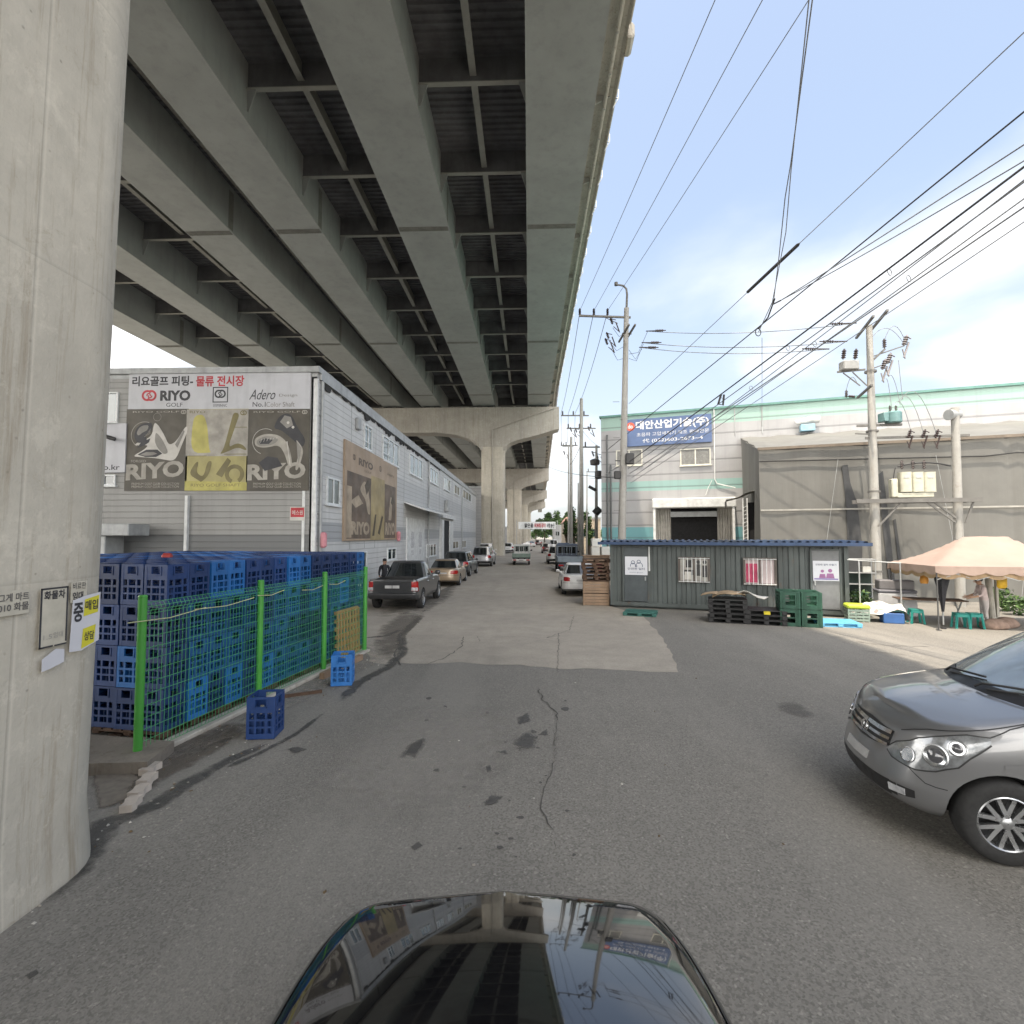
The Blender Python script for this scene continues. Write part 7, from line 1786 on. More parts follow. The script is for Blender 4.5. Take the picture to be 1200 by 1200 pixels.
def rear_kit(root, s, lamp, plate_s, bumper_s, lamp_w=.30, trim=None, plate_y=.26):
    """tail lamps, plate and bumper line"""
    ymax = max(h.y for h in s.H); t0, t1 = s.ty(ymax - lamp_w - .05, True), s.tx(min(h.x for h in s.H) + .42)
    lo, hi = lamp
    ts = [t1 + (t0 - t1) * k / 6 for k in range(7)]
    for sd in (1, -1): s.patch([(t, lo + (hi - lo) * (.35 if k == 0 else .1 if k == 1 else 0), hi - (hi - lo) * (.15 if k in (0, 6) else 0)) for k, t in enumerate(ts)], 'tail_light', M_LAMPR, root, .008, sd)
    tp = s.ty(plate_y, True); s.patch([(tp + (1 - tp) * k / 4 * .995, *plate_s) for k in range(5)], 'number_plate', M_PLATE, root, .012, both=True)
    tb = s.tx(min(h.x for h in s.H) + .5); s.patch([(tb + (.998 - tb) * k / 10, bumper_s[0], bumper_s[1]) for k in range(11)], 'rear_bumper', trim or M_TRIMB, root, .012, both=True)
def front_kit(root, s, lamp, grille, lamp_x=.5):
    t0, t1 = s.ty(.36), s.tx(max(h.x for h in s.H) - lamp_x); lo, hi = lamp
    ts = [t0 + (t1 - t0) * k / 6 for k in range(7)]
    for sd in (1, -1): s.patch([(t, lo + (hi - lo) * (.3 * k / 6), hi) for k, t in enumerate(ts)], 'headlight', M_LAMPW, root, .006, sd)
    tg = s.ty(.32); s.patch([(tg * k / 4 + .002, *grille) for k in range(5)], 'grille', M_TRIMB, root, .008, both=True)
def door_seams(root, s, xs, lo=.12, hi=.95):
    m = MB()
    for sd in (1, -1):
        for x in xs: t = s.tx(x); s.seam(m, [(t, lo), (t, hi)], side=sd)
        s.seam(m, [(s.tx(xs[0]), lo), (s.tx(xs[-1]), lo)], side=sd)
    m.build('door_seam', M_TRIMB, root)
    for sd in (1, -1):
        m = MB()
        for x in xs[1:]:
            p = s.point(s.tx(x + .16), .80, sd); m.bbox(p.x - .1, p.x + .1, p.y - .02 if sd > 0 else p.y - .03, p.y + .03 if sd > 0 else p.y + .02, p.z - .018, p.z + .018, .012)
        m.build('door_handle', M_CHROME, root)
# ---------------------------------------------------------------- grey van, near on the right
PV = paint('van silver grey', (.185, .188, .193), .3, .5, .04); PV.node_tree.nodes['Principled BSDF'].inputs['Coat IOR'].default_value = 1.6; PV.node_tree.nodes['Principled BSDF'].inputs['Coat Weight'].default_value = 1.
van = empty('parked_van', (0, 0, 0), 0, 'silver grey van close by on the right, nose with headlights toward the lane', 'van')
vs = Shell([(.77, 0), (.75, .28), (.69, .52), (.575, .72), (.38, .87), (.08, .945), (-.6, .96), (-3.5, .96), (-4.0, .94), (-4.2, .86), (-4.26, .5), (-4.27, 0)],
           [(.77, .90), (.65, .945), (.4, 1.04), (0, 1.13), (-.4, 1.21), (-.8, 1.25), (-2.5, 1.25), (-4.3, 1.24)], [(.90, .27), (.5, .25), (0, .3), (-3.4, .3), (-4.3, .36)],
           [(0, .10, .10, .07), (.06, .035, .03, .02), (.16, .0, .0, .0), (.30, .0, -.015, .0), (.42, .004, .0, .0), (.55, .0, .03, .0), (.70, .0, .075, .0), (.84, .018, .13, .02), (.94, .05, .19, .05), (1., .12, .28, .08)], [(.9, .015), (.5, .055), (0, .075), (-.4, .06), (-4.3, .0)], 84, 18)
vb = body(van, vs, PV, (0, -3.2), .345, .86)
greenhouse(van, PV, 1.15, 1.86, (-.12, -1.28), (-4.2, -4.02), (.90, .74), (.30, .22), (.06, .05), [(0, .03, 0), (.03, .24, 1), (.24, .27, 0), (.27, .58, 1), (.58, .60, 0), (.60, .95, 1), (.95, 1, 0)], .07, None, M_WIND)
for ax in (0, -3.2):
    for sg in (1, -1): wheel(van, ax, sg * .855, .345, .215, 6, True)
# headlights: lens, dark surround and reflector bowls
M_LENS = mat('headlight lens', (.24, .25, .26), .16, .4, var=.35, scale=12, coat=1.)
for sd in (1, -1):
    ts = [vs.ty(.46), vs.ty(.55), vs.ty(.64), vs.tx(.55), vs.tx(.44), vs.tx(.32), vs.tx(.20), vs.tx(.08)]
    lo = [.66, .595, .55, .53, .545, .60, .70, .83]; hi = [.70, .78, .83, .87, .905, .925, .93, .90]
    hl = vs.patch(list(zip(ts, lo, hi)), 'headlight', M_LENS, van, .006, sd, 8)
    m = MB()
    for (tt, ss, rr_) in ((vs.tx(.46), .715, .10), (vs.tx(.29), .80, .07), (vs.ty(.64), .68, .07)):
        c, n_ = vs.point(tt, ss, sd), vs.normal(tt, ss, sd); q = n_.to_track_quat('Z', 'Y').to_matrix().to_4x4(); m.lathe([(rr_, .004), (rr_, .012), (rr_ * .86, .014), (rr_ * .8, .009), (.003, .0085)], 20, Matrix.Translation(c) @ q)
    m.build('reflector', mat('lamp reflector', (.42, .43, .44), .22, .9, var=.1), hl, 40)
    m = MB()
    for (tt, ss, rr_) in ((vs.tx(.46), .715, .06), (vs.tx(.29), .80, .04)):
        c, n_ = vs.point(tt, ss, sd), vs.normal(tt, ss, sd); q = n_.to_track_quat('Z', 'Y').to_matrix().to_4x4(); m.lathe([(rr_, .0095), (rr_ * .7, .019), (.003, .022)], 16, Matrix.Translation(c) @ q)
    m.build('bulb_bowl', glass_dark('lamp bowl', (.05, .05, .055), .05), hl, 40)
    m = MB(); P_ = list(zip(ts, lo)); vs.seam(m, P_, .006, .009, sd); vs.seam(m, list(zip(ts, hi)), .005, .009, sd); m.build('lens_edge', M_TRIMB, hl)
    # fog lamp in its dark recess
    tf = [vs.ty(.30), vs.ty(.45), vs.ty(.60), vs.tx(.72), vs.tx(.62), vs.tx(.54)]
    fr = vs.patch([(t, a, b) for t, a, b in zip(tf, (.12, .125, .13, .14, .17, .19), (.26, .275, .285, .29, .29, .28))], 'fog_recess', M_TRIMB, van, .004, sd)
    vs.patch([(vs.tx(.74), .17, .255), (vs.tx(.68), .17, .265), (vs.tx(.60), .185, .265)], 'fog_light', M_LAMPW, fr, .012, sd)
tg = vs.ty(.46)
gr = vs.patch([(tg * k / 7, .655 + .05 * (k / 7) ** 2, .90 - .035 * (k / 7)) for k in range(8)], 'grille', M_TRIMB, van, .004, both=True, n=8)
m = MB()
for v0 in (.705, .775, .845):
    for sd in (1, -1): vs.seam(m, [(.001, v0), (tg * .5, v0 - .003), (tg * .97, v0)], .014 if v0 != .845 else .02, .014, sd)
m.build('chrome_bar', M_CHROME, gr, 40)
c = vs.point(0, .775); n_ = Vector((1, 0, .25)).normalized(); q = n_.to_track_quat('Z', 'Y').to_matrix().to_4x4(); m = MB(); MM = Matrix.Translation(c + n_ * .016) @ q
m.add([MM @ Vector((.085 * math.cos(a * .2618) * f, .055 * math.sin(a * .2618) * f, 0)) for f in (1, .82) for a in range(24)], [(k, (k + 1) % 24, 24 + (k + 1) % 24, 24 + k) for k in range(24)])
for x0 in (-.03, .03): m.box(x0 - .009, x0 + .009, -.036, .036, -.002, .004, MM)
m.bar(MM @ Vector((-.03, -.012, .001)), MM @ Vector((.03, .012, .001)), .012); m.build('emblem', M_CHROME, van)
vs.patch([(vs.ty(.50) * k / 6 + .001, .10, .30) for k in range(7)], 'lower_intake', M_TRIMB, van, .003, both=True)
vs.patch([(vs.ty(.26) * k / 4, .40, .52) for k in range(5)], 'number_plate', M_PLATE, van, .016, both=True)
m = MB()
for sd in (1, -1):
    vs.seam(m, [(vs.tx(-.42), .13), (vs.tx(-.42), .97)], side=sd); vs.seam(m, [(vs.tx(-1.55), .13), (vs.tx(-1.55), .97)], side=sd); vs.seam(m, [(vs.tx(-2.75), .13), (vs.tx(-2.75), .97)], side=sd); vs.seam(m, [(vs.tx(-.42), .13), (vs.tx(-2.75), .13)], side=sd)
    vs.seam(m, [(vs.tx(.06), .9), (vs.tx(-.05), .955), (vs.tx(-.3), .985)], .005, .003, sd); vs.seam(m, [(vs.tx(.36), .34), (vs.tx(.52), .40), (vs.tx(.60), .56)], .004, .003, sd)
    vs.seam(m, [(vs.ty(.5), .90), (vs.ty(.68), .935), (vs.tx(.5), .955), (vs.tx(.06), .965), (vs.tx(-.3), .985)], .005, .003, sd)
m.build('panel_gap', M_TRIMB, van)
m = MB()
for sd in (1, -1): vs.seam(m, [(vs.tx(.02), .62), (vs.tx(-1.5), .66), (vs.tx(-4.0), .68)], .014, .006, sd)
m.build('body_crease', PV, van)
def ws(f, q, off=.007):                                             # a point on the windscreen: f up, q across
    return Vector((-.12 - 1.16 * (f - .2 * f * (1 - f)) - (.30 - .08 * f) * abs(q) ** 2.2 + off * .5, (.90 - .16 * f) * q, 1.15 + .71 * f + off))
m = MB(); m.grid([[ws(f, -.9 + 1.8 * k / 24) for k in range(25)] for f in (.05, .10, .15, .205)]); m.build('cowl', M_TRIMB, van, 50)
for q0, q1, f1 in ((.15, .80, .27), (-.60, .10, .25)):
    m = MB(); m.tube([ws(.13, q0, .03), ws(.17, q0 + .06, .045), ws((.13 + f1) / 2 + .02, (q0 + q1) / 2, .04), ws(f1, q1, .03)], .011, 6); m.tube([ws(.15, q0 + .12, .02), ws(f1 - .02, q1 + .04, .018)], .008, 5); m.build('wiper', M_TRIMB, van, 50)
mirror(van, -.78, .93, 1.30, PV, 1.1, (1,))
rear_kit(van, vs, (.55, .95), (.5, .6), (.02, .3), .2)
VU = R(180 - 12)
wl_ = G(1182, 1015); wp2 = Vector((wl_.x, wl_.y, 0)); Mv = Matrix.Rotation(VU, 3, 'Z'); ctr = wp2 - Mv @ Vector((0, .93, 0))
car_at(van, ctr.x, ctr.y, VU)

# ---------------------------------------------------------------- the black car that carries the camera
PB = NT('black car paint'); PB.set(Base_Color=PB.mix(PB.ramp(PB.noise(3, 8, .75), [(.45, 0.), (.8, .07)]), (.005, .005, .006), (.16, .15, .13)), Roughness=PB.ramp(PB.noise(5, 6, .7), [(.35, .03), (.75, .075)]), IOR=1.65, Coat_Weight=.6, Coat_Roughness=.02, Coat_IOR=1.6); PB = PB.m
own = empty('black_car', (0, 0, 0), 0, 'glossy black car bonnet at the bottom, reflecting viaduct and sky', 'car')
bs = Shell([(.90, 0), (.89, .34), (.855, .58), (.775, .73), (.6, .83), (.2, .895), (-.6, .91), (-2.9, .91), (-3.5, .87), (-3.72, .72), (-3.8, .4), (-3.82, 0)],
           [(.90, .80), (.75, .85), (.3, .93), (-.3, 1.0), (-.8, 1.04), (-2.6, 1.05), (-3.82, 1.03)], [(.92, .22), (.3, .2), (-3., .22), (-3.82, .3)], [(0, .07, .06, .07), (.08, .02, .01, .02), (.25, .0, .0, .0), (.5, .0, .01, .01), (.7, .005, .03, .02), (.86, .02, .07, .04), (.95, .045, .11, .06), (1., .10, .17, .10)],
           [(.92, .015), (.55, .045), (0, .075), (-.8, .05), (-3.8, .02)], 84, 26)
body(own, bs, PB, (0, -2.8), .33, .82)
greenhouse(own, PB, .96, 1.40, (-.68, -1.35), (-3.3, -2.75), (.83, .62), (.30, .2))
for ax in (0, -2.8):
    for sg in (1, -1): wheel(own, ax, sg * .80, .33, .2)
front_kit(own, bs, (.55, .80), (.45, .85)); rear_kit(own, bs, (.6, .9), (.5, .62), (.02, .3)); mirror(own, -.85, .90, 1.02, PB)
m = MB()
for sd in (1, -1): bs.seam(m, [(.004, .90), (bs.ty(.5), .90), (bs.ty(.68), .93), (bs.tx(.5), .975), (bs.tx(-.5), .985)], .005, .003, sd)
m.build('bonnet_gap', M_TRIMB, own)
car_at(own, 0, 0, H90 + YAW); fw = Matrix.Rotation(YAW, 3, 'Z') @ Vector((0, 1, 0)); own.location = fw * 2.05 + Vector((-.04, 0, 0))

# ---------------------------------------------------------------- pickup, rear toward us
def pickup(root, mt):
    s = Shell([(.90, 0), (.88, .35), (.78, .65), (.5, .86), (.1, .92), (-.8, .93), (-3.4, .93), (-3.82, .92), (-3.98, .87), (-4.03, .6), (-4.04, 0)],
              [(.9, .92), (.4, 1.02), (-.3, 1.1), (-.9, 1.12), (-2.2, 1.13), (-2.7, 1.15), (-4.04, 1.15)], [(.9, .32), (0, .34), (-3.2, .36), (-4.04, .46)],
              [(0, .06, .06, .03), (.07, .02, .02, .0), (.2, .0, .0, -.05), (.27, .0, .0, -.05), (.33, .0, .0, .03), (.55, .0, .015, .03), (.75, .008, .05, .03), (.9, .02, .08, .03), (1., .06, .13, .05)], [(.9, .02), (0, .08), (-.8, .04), (-4.1, 0)], 72, 14)
    body(root, s, mt, (0, -3.05), .37, .84, cut=(-3.93, -2.5, -.72, .72, .72, 1.4))
    greenhouse(root, mt, 1.08, 1.69, (-.40, -1.02), (-2.30, -1.95), (.84, .63), (.22, .15), (.05, .04), [(0, .05, 0), (.05, .48, 1), (.48, .53, 0), (.53, .93, 1), (.93, 1, 0)], .05)
    for ax in (0, -3.05):
        for sg in (1, -1): wheel(root, ax, sg * .835, .37, .23, 6)
    front_kit(root, s, (.6, .85), (.5, .8)); door_seams(root, s, (-.35, -1.35, -2.4), .14, .97)
    ymax = .93
    for sd in (1, -1):
        ts = [s.tx(-3.84), s.tx(-3.92), s.ty(.84, True), s.ty(.70, True)]; tl = s.patch([(t, .42, .90) for t in ts], 'tail_light', M_LAMPR, root, .008, sd); s.patch([(t, .44, .60) for t in ts[1:]], 'reversing_lens', M_LAMPW, tl, .014, sd)
    tp = s.ty(.26, True); s.patch([(tp + (.998 - tp) * k / 4, .55, .70) for k in range(5)], 'number_plate', M_PLATE, root, .012, both=True)
    t7 = s.ty(.67, True); tgp = s.patch([(t7 + (.998 - t7) * k / 8, .36, .97) for k in range(9)], 'tailgate', mt, root, .006, both=True)
    m = MB()
    for sd in (1, -1): s.seam(m, [(.998, .85), (t7, .85)], .012, .014, sd)
    m.build('tailgate_handle', M_TRIMB, tgp)
    tb = s.tx(-3.7); s.patch([(tb + (.998 - tb) * k / 8, .06, .26) for k in range(9)], 'rear_bumper', mat('pickup bumper', (.035, .036, .038), .5), root, .02, both=True)
    mirror(root, -.75, .90, 1.2, mt)
    return s
def sedan(root, mt, wide=.89, sp=5, low=0.):
    s = Shell([(.86, 0), (.84, .3), (.76, .56), (.55, .77), (.2, .86), (-.6, wide), (-2.8, wide), (-3.3, .86), (-3.6, .75), (-3.74, .5), (-3.78, 0)],
              [(.86, .66), (.5, .76), (-.3, .88), (-.8, .93), (-2.5, .96), (-3.0, .99), (-3.78, .97)], [(.86, .22), (0, .2), (-2.7, .2), (-3.78, .28)], LV, [(.86, .02), (.2, .07), (-.8, .04), (-3.0, .03), (-3.8, .02)])
    body(root, s, mt, (0, -2.7), .315, .80)
    greenhouse(root, mt, .92, 1.39 + low, (-.55, -1.25), (-3.25, -2.62), (.80, .60), (.26, .16), (.14, .08), None, .05)
    for ax in (0, -2.7):
        for sg in (1, -1): wheel(root, ax, sg * .79, .315, .2, sp)
    front_kit(root, s, (.55, .82), (.45, .8)); rear_kit(root, s, (.60, .86), (.60, .72), (.03, .10), .33); door_seams(root, s, (-.5, -1.55, -2.55)); mirror(root, -.72, .86, .98, mt, .8)
    m = MB()
    for sd in (1, -1): s.seam(m, [(.998, .50), (s.ty(.55, True), .50), (s.tx(-3.2), .50)], .006, .004, sd)
    m.build('bumper_gap', M_TRIMB, root)
    return s
def suv(root, mt, zr=1.66, xr=(-3.62, -3.35), w=.90):
    s = Shell([(.86, 0), (.84, .32), (.74, .62), (.5, .81), (.1, .88), (-.7, w), (-2.9, w), (-3.4, .88), (-3.64, .78), (-3.74, .5), (-3.76, 0)],
              [(.86, .82), (.4, .92), (-.3, 1.0), (-.8, 1.03), (-2.6, 1.06), (-3.76, 1.06)], [(.86, .28), (0, .28), (-2.8, .28), (-3.76, .36)], LV, [(.86, .02), (.2, .07), (-.8, .04), (-3.8, .0)])
    body(root, s, mt, (0, -2.65), .34, .81)
    greenhouse(root, mt, 1.0, zr, (-.42, -1.15), xr, (.83, .68), (.26, .18), (.12, .09), [(0, .04, 0), (.04, .34, 1), (.34, .37, 0), (.37, .66, 1), (.66, .69, 0), (.69, .94, 1), (.94, 1, 0)], .05)
    for ax in (0, -2.65):
        for sg in (1, -1): wheel(root, ax, sg * .80, .34, .21)
    front_kit(root, s, (.58, .84), (.45, .8)); rear_kit(root, s, (.62, .96), (.52, .66), (.03, .22), .24); door_seams(root, s, (-.45, -1.5, -2.55)); mirror(root, -.68, .88, 1.08, mt, .9)
    return s
GL_ = 'cars parked along the lane'
t_ = empty('pickup_truck', (0, 0, 0), 0, 'dark grey pickup parked by the warehouse, tailgate toward us', 'pickup', GL_); pickup(t_, paint('pickup dark grey', (.035, .037, .04), .3, .35))
a, b = G(436, 714), G(498, 714); car_at(t_, (a.x + b.x) / 2 - .02, a.y + 4.04 - .6, H90 - R(1))
t_ = empty('parked_car', (0, 0, 0), 0, 'beige gold sedan parked ahead of the dark grey pickup', 'car', GL_); sedan(t_, paint('beige gold', (.30, .225, .15), .3, .4)); p = G(536, 687); car_at(t_, p.x - .80, p.y + 3.25, H90)
t_ = empty('parked_car', (0, 0, 0), 0, 'dark slate SUV parked ahead of the beige sedan', 'car', GL_); suv(t_, paint('slate blue', (.05, .065, .075), .3, .4)); p = G(553, 676); car_at(t_, p.x - .85, p.y + 3.2, H90 - R(4))
t_ = empty('parked_car', (0, 0, 0), 0, 'silver people carrier parked just before the far pier', 'car', GL_); suv(t_, paint('light silver', (.36, .37, .39), .3, .5), 1.75, (-3.66, -3.45)); p = G(577, 664); car_at(t_, p.x - .85, p.y + 3.2, H90 - R(2))
t_ = empty('parked_car', (0, 0, 0), 0, 'white people carrier behind the silver one at the pier', 'car', GL_); suv(t_, paint('white car paint', (.62, .62, .61), .3), 1.85, (-3.66, -3.5)); p = G(580, 656); car_at(t_, p.x - 1.1, p.y + 4, H90)
t_ = empty('parked_car', (0, 0, 0), 0, 'white sedan parked beside the dark wooden pallets, tail toward us', 'car', GL_); sedan(t_, MATS['white car paint'], .91, 5, .02); p = G(657, 698); car_at(t_, p.x + .98, p.y + 3.25, H90)
t_ = empty('parked_car', (0, 0, 0), 0, 'white SUV parked beyond the blue flatbed truck', 'car', GL_); suv(t_, MATS['white car paint'], 1.72); p = G(641, 661); car_at(t_, p.x + .95, p.y + 3.2, H90)
t_ = empty('parked_car', (0, 0, 0), 0, 'dark red hatchback far along the right side', 'car', GL_); suv(t_, paint('dark red', (.06, .018, .018), .3, .2), 1.5); p = G(635, 648.5); car_at(t_, p.x + .9, p.y + 3, H90)
t_ = empty('parked_car', (0, 0, 0), 0, 'white van beyond the dark red hatchback', 'car', GL_); suv(t_, MATS['white car paint'], 1.95, (-3.7, -3.6)); p = G(643, 644); car_at(t_, p.x + 1.0, p.y + 3, H90)
t_ = empty('parked_car', (0, 0, 0), 0, 'small white car under the far viaduct piers', 'car', GL_); sedan(t_, MATS['white car paint']); p = G(612, 641); car_at(t_, p.x + .9, p.y + 3, H90 + R(30))
t_ = empty('parked_car', (0, 0, 0), 0, 'small dark red car at the far end of the lane', 'car', GL_); suv(t_, paint('dark red', 0), 1.55); p = G(627, 640); car_at(t_, p.x + .9, p.y + 3, H90)
t_ = empty('parked_car', (0, 0, 0), 0, 'white hatchback right behind the first pier', 'car', GL_); suv(t_, MATS['white car paint'], 1.6); p = G(592, 648); car_at(t_, p.x + .5, p.y + 3, H90)
# ---------------------------------------------------------------- small flatbed trucks seen from behind
def flatbed(root, cabm, gatem, bars=True):
    W = .84; L = 4.6
    m = MB()
    m.prism([(-.35, .42), (1.05, .42), (1.12, .75), (1.08, 1.02), (.72, 1.78), (.55, 1.9), (-.25, 1.92), (-.35, 1.85)], -W + .04, W - .04); o = m.build('cab', cabm, root)
    bm = bmesh.new(); bm.from_mesh(o.data); bmesh.ops.bevel(bm, geom=[e for e in bm.edges], offset=.05, segments=2, affect='EDGES', clamp_overlap=True); bm.to_mesh(o.data); bm.free(); smooth_mesh(o.data, 40)
    m = MB(); m.box(-.362, -.351, -.62, .62, 1.22, 1.7); rw = m.build('rear_window', M_GLASS, root)
    m = MB()
    for y in (-.21, .21): m.box(-.372, -.363, y - .025, y + .025, 1.22, 1.7)
    m.build('window_bar', cabm, rw)
    for sg in (1, -1):
        m = MB(); y = sg * (W - .036); m.prism([(-.2, 1.1), (.9, 1.1), (.62, 1.7), (-.2, 1.7)], y - .004, y + .004); m.build('side_window', M_GLASS, root)
    m = MB(); m.add([(1.085, -.66, 1.07), (1.085, .66, 1.07), (.76, .6, 1.74), (.76, -.6, 1.74)], [(0, 1, 2, 3)]); m.build('windscreen', M_GLASS, root)
    m = MB(); m.bbox(-3.3, -.42, -W, W, .62, .72, .02); m.box(-3.2, .9, -.35, -.25, .42, .61); m.box(-3.2, .9, .25, .35, .42, .61); m.build('bed', mat('truck chassis', (.04, .04, .042), .6), root)
    m = MB(); m.bbox(-3.34, -3.30, -W, W, .722, 1.10, .008); m.box(-3.36, -3.341, -W + .05, W - .05, .8, .84); m.box(-3.36, -3.341, -W + .05, W - .05, .97, 1.0); m.build('tail_gate', gatem, root)
    for sg in (1, -1): m = MB(); m.bbox(-3.29, -.44, sg * W - .025, sg * W + .025, .722, 1.1, .008); m.build('side_gate', gatem, root)
    m = MB()
    for y in (-.7, -.35, 0, .35, .7): m.box(-.44, -.40, y - .02, y + .02, 1.1, 1.75)
    m.box(-.44, -.40, -.75, .75, 1.70, 1.75); m.build('headboard', gatem, root)
    m = MB(); m.bbox(-3.36, -3.26, -W + .02, W - .02, .40, .58, .02); m.build('rear_bumper', cabm, root)
    for sg in (1, -1): m = MB(); m.bbox(-3.385, -3.36, sg * .62 - .16, sg * .62 + .16, .44, .55, .01); m.build('tail_light', M_LAMPR, root)
    m = MB(); m.box(-3.38, -3.362, -.22, .22, .43, .55); m.build('number_plate', M_PLATE, root)
    for ax in (.35, -2.4):
        for sg in (1, -1): wheel(root, ax, sg * .72, .29, .2)
    mirror(root, .85, .86, 1.3, M_TRIMB, .8)
t_ = empty('flatbed_truck', (0, 0, 0), 0, 'white small flatbed truck driving away in the lane', 'truck', 'small flatbed trucks'); flatbed(t_, MATS['white car paint'], mat('green grey gate', (.16, .22, .19), .5)); a, b = G(600, 662), G(622, 662); car_at(t_, (a.x + b.x) / 2, a.y + 2.7, H90)
t_ = empty('flatbed_truck', (0, 0, 0), 0, 'blue grey flatbed truck parked on the right behind the white sedan', 'truck', 'small flatbed trucks'); flatbed(t_, paint('truck navy', (.03, .05, .09), .35), mat('blue grey gate', (.17, .21, .25), .5)); a = G(652, 670); car_at(t_, a.x + .98, a.y + 2.7, H90); t_.scale = (1.1, 1.1, 1.1)
t_ = empty('flatbed_truck', (0, 0, 0), 0, 'dark blue truck farther along the right behind the blue grey one', 'truck', 'small flatbed trucks'); flatbed(t_, MATS['truck navy'], MATS['truck chassis']); a = G(654, 656); car_at(t_, a.x + .9, a.y + 2.7, H90)

# ================================================================== PEOPLE
def person(loc, heading, H, label, shirt, trousers, pose):
    """one continuous skin-grown body; pose maps joint -> (x forward, y left, z) in units of standing height"""
    J = dict(pose)
    order = ['pelvis', 'waist', 'chest', 'neck0', 'neck1', 'head0', 'head1', 'sho_l', 'elb_l', 'wri_l', 'han_l', 'sho_r', 'elb_r', 'wri_r', 'han_r', 'hip_l', 'kne_l', 'ank_l', 'toe_l', 'hip_r', 'kne_r', 'ank_r', 'toe_r']
    rad = dict(pelvis=(.095, .075), waist=(.085, .07), chest=(.10, .075), neck0=(.05, .05), neck1=(.034, .034), head0=(.048, .056), head1=(.044, .052), sho=(.042, .042), elb=(.028, .028), wri=(.019, .019), han=(.02, .013), hip=(.058, .06), kne=(.036, .038), ank=(.024, .026), toe=(.026, .018))
    E = [('pelvis', 'waist'), ('waist', 'chest'), ('chest', 'neck0'), ('neck0', 'neck1'), ('neck1', 'head0'), ('head0', 'head1')]
    for s_ in 'lr': E += [('neck0', 'sho_' + s_), ('sho_' + s_, 'elb_' + s_), ('elb_' + s_, 'wri_' + s_), ('wri_' + s_, 'han_' + s_), ('pelvis', 'hip_' + s_), ('hip_' + s_, 'kne_' + s_), ('kne_' + s_, 'ank_' + s_), ('ank_' + s_, 'toe_' + s_)]
    me = bpy.data.meshes.new('body'); me.from_pydata([Vector(J[k]) * H for k in order], [(order.index(a), order.index(b)) for a, b in E], [])
    o = bpy.data.objects.new('body', me); COL.objects.link(o)
    md = o.modifiers.new('skin', 'SKIN'); md.use_smooth_shade = True
    for i, k in enumerate(order): sv = me.skin_vertices[0].data[i]; r_ = rad.get(k, rad.get(k.split('_')[0])); sv.radius = (r_[0] * H, r_[1] * H); sv.use_root = (k == 'pelvis')
    sb = o.modifiers.new('sub', 'SUBSURF'); sb.levels = 2; sb.render_levels = 2
    dg = bpy.context.evaluated_depsgraph_get(); dg.update(); m2 = bpy.data.meshes.new_from_object(o.evaluated_get(dg)); bpy.data.objects.remove(o); bpy.data.meshes.remove(me)
    m2.name = 'person'; m2.materials.clear()
    skin = mat('skin', (.36, .21, .14), .6)
    for q in (skin, shirt, trousers, M_TRIMB): m2.materials.append(q)
    zw, za = J['pelvis'][2] * H + .03, .07 * H; nk = Vector(J['neck1']) * H; wl, wr = Vector(J['wri_l']) * H, Vector(J['wri_r']) * H
    for p in m2.polygons:
        c = p.center; k = 1
        if c.z > nk.z - .01 and (c - nk).length < .4: k = 0
        elif min((c - wl).length, (c - wr).length) < .13: k = 0
        elif c.z < za: k = 3
        elif c.z < zw: k = 2
        p.material_index = k
    # fingers, nose and ears join the same mesh
    bm = bmesh.new(); bm.from_mesh(m2); ex = MB()
    for s_, sg in (('l', 1), ('r', -1)):
        h_, w_ = Vector(J['han_' + s_]) * H, Vector(J['wri_' + s_]) * H; d = (h_ - w_).normalized(); sd = d.cross(Vector((0, 1, 0))).normalized()
        for k, ln in enumerate((.07, .08, .075, .06)): b0 = h_ + sd * (.022 * (k - 1.5)); ex.tube([b0, b0 + d * ln * .5 + Vector((.006, 0, 0)), b0 + d * ln + Vector((.02, 0, -.01))], [.009, .008, .006], 6)
        ex.tube([w_.lerp(h_, .5) + sd * .02, w_.lerp(h_, .9) + sd * .055, h_ + sd * .06 + d * .02], [.011, .01, .008], 6)
    hc = (Vector(J['head0']) + Vector(J['head1'])) * .5 * H; ex.tube([hc + Vector((.085, 0, .01)), hc + Vector((.115, 0, -.025)), hc + Vector((.09, 0, -.035))], [.008, .017, .012], 6)
    for sg in (1, -1): ex.tube([hc + Vector((0, sg * .078, .02)), hc + Vector((-.01, sg * .09, 0)), hc + Vector((.0, sg * .08, -.03))], [.012, .018, .01], 6)
    base_n = len(bm.verts); vv = [bm.verts.new(v) for v in ex.v]
    for f in ex.f:
        try: bm.faces.new([vv[i] for i in f]).material_index = 0
        except ValueError: pass
    bm.to_mesh(m2); bm.free(); smooth_mesh(m2, 60)
    o = bpy.data.objects.new('person', m2); COL.objects.link(o); o.location = loc; o.rotation_euler = (0, 0, heading); tag(o, label, 'person')
    hr = MB(); hr.lathe([(.075, -.02), (.094, .02), (.092, .07), (.06, .105), (.004, .115)], 16, Matrix.Translation(hc + Vector((-.018, 0, .02))) @ Matrix.Diagonal((1.08, .95, 1, 1)), False); hr.build('hair', mat('black hair', (.012, .011, .011), .7), o, 60)
    ey = MB()
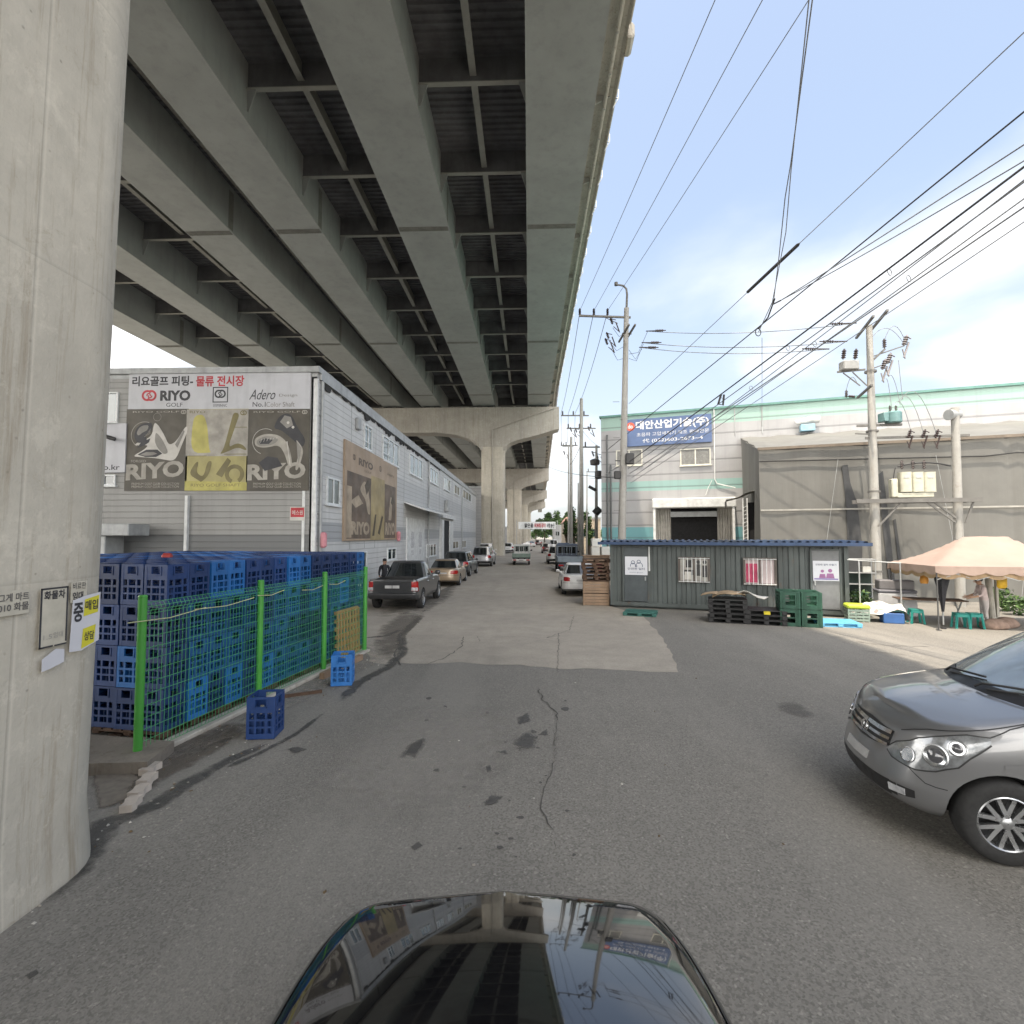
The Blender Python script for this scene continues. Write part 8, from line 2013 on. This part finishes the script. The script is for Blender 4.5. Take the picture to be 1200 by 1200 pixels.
    for sg in (1, -1): ey.lathe([(.013, 0), (.008, .006), (.001, .008)], 10, Matrix.Translation(hc + Vector((.083, sg * .034, .012))) @ Matrix.Rotation(math.pi / 2, 4, 'Y'), False)
    ey.build('eyes', M_TRIMB, o)
    mo = MB(); mo.bbox(.082, .09, -.025, .025, -.006, .004, .003, Matrix.Translation(hc + Vector((0, 0, -.055)))); mo.build('mouth', mat('lips', (.3, .12, .1), .6), o)
    return o
STAND = dict(pelvis=(0, 0, .52), waist=(0, 0, .61), chest=(.005, 0, .73), neck0=(0, 0, .815), neck1=(.01, 0, .86), head0=(.015, 0, .91), head1=(.012, 0, .955), sho_l=(0, .105, .80), elb_l=(-.01, .14, .63), wri_l=(.05, .13, .49), han_l=(.07, .125, .44), sho_r=(0, -.105, .80), elb_r=(-.01, -.14, .63), wri_r=(.05, -.13, .49), han_r=(.07, -.125, .44),
             hip_l=(0, .055, .48), kne_l=(.012, .06, .275), ank_l=(-.01, .065, .05), toe_l=(.09, .075, .02), hip_r=(0, -.055, .48), kne_r=(.012, -.06, .275), ank_r=(-.01, -.065, .05), toe_r=(.09, -.075, .02))
p = AY(451, 640, 23.0); person((p.x, 23.0, 0), R(-60), 1.72, 'man in dark clothes standing between the pickup and the warehouse wall', mat('dark jacket', (.03, .03, .035), .85), mat('dark trousers', (.03, .03, .032), .85), STAND)
BENT = dict(STAND); BENT.update(waist=(.01, 0, .61), chest=(.03, 0, .725), neck0=(.045, 0, .81), neck1=(.065, 0, .85), head0=(.085, 0, .895), head1=(.09, 0, .94), sho_l=(.04, .105, .79), elb_l=(.10, .14, .64), wri_l=(.23, .11, .60), han_l=(.28, .10, .59), sho_r=(.04, -.105, .79), elb_r=(.08, -.14, .64), wri_r=(.21, -.11, .60), han_r=(.26, -.10, .585))
p = G(1158, 737); person((p.x + .22, p.y + .35, 0), R(165), 1.5, 'person in a greyish pink shirt and pale trousers standing at the tent table', mat('pink grey shirt', (.46, .38, .37), .85), mat('pale grey trousers', (.40, .37, .36), .85), BENT)
for o in list(bpy.data.objects):
    if o.users_collection == (): bpy.data.objects.remove(o)
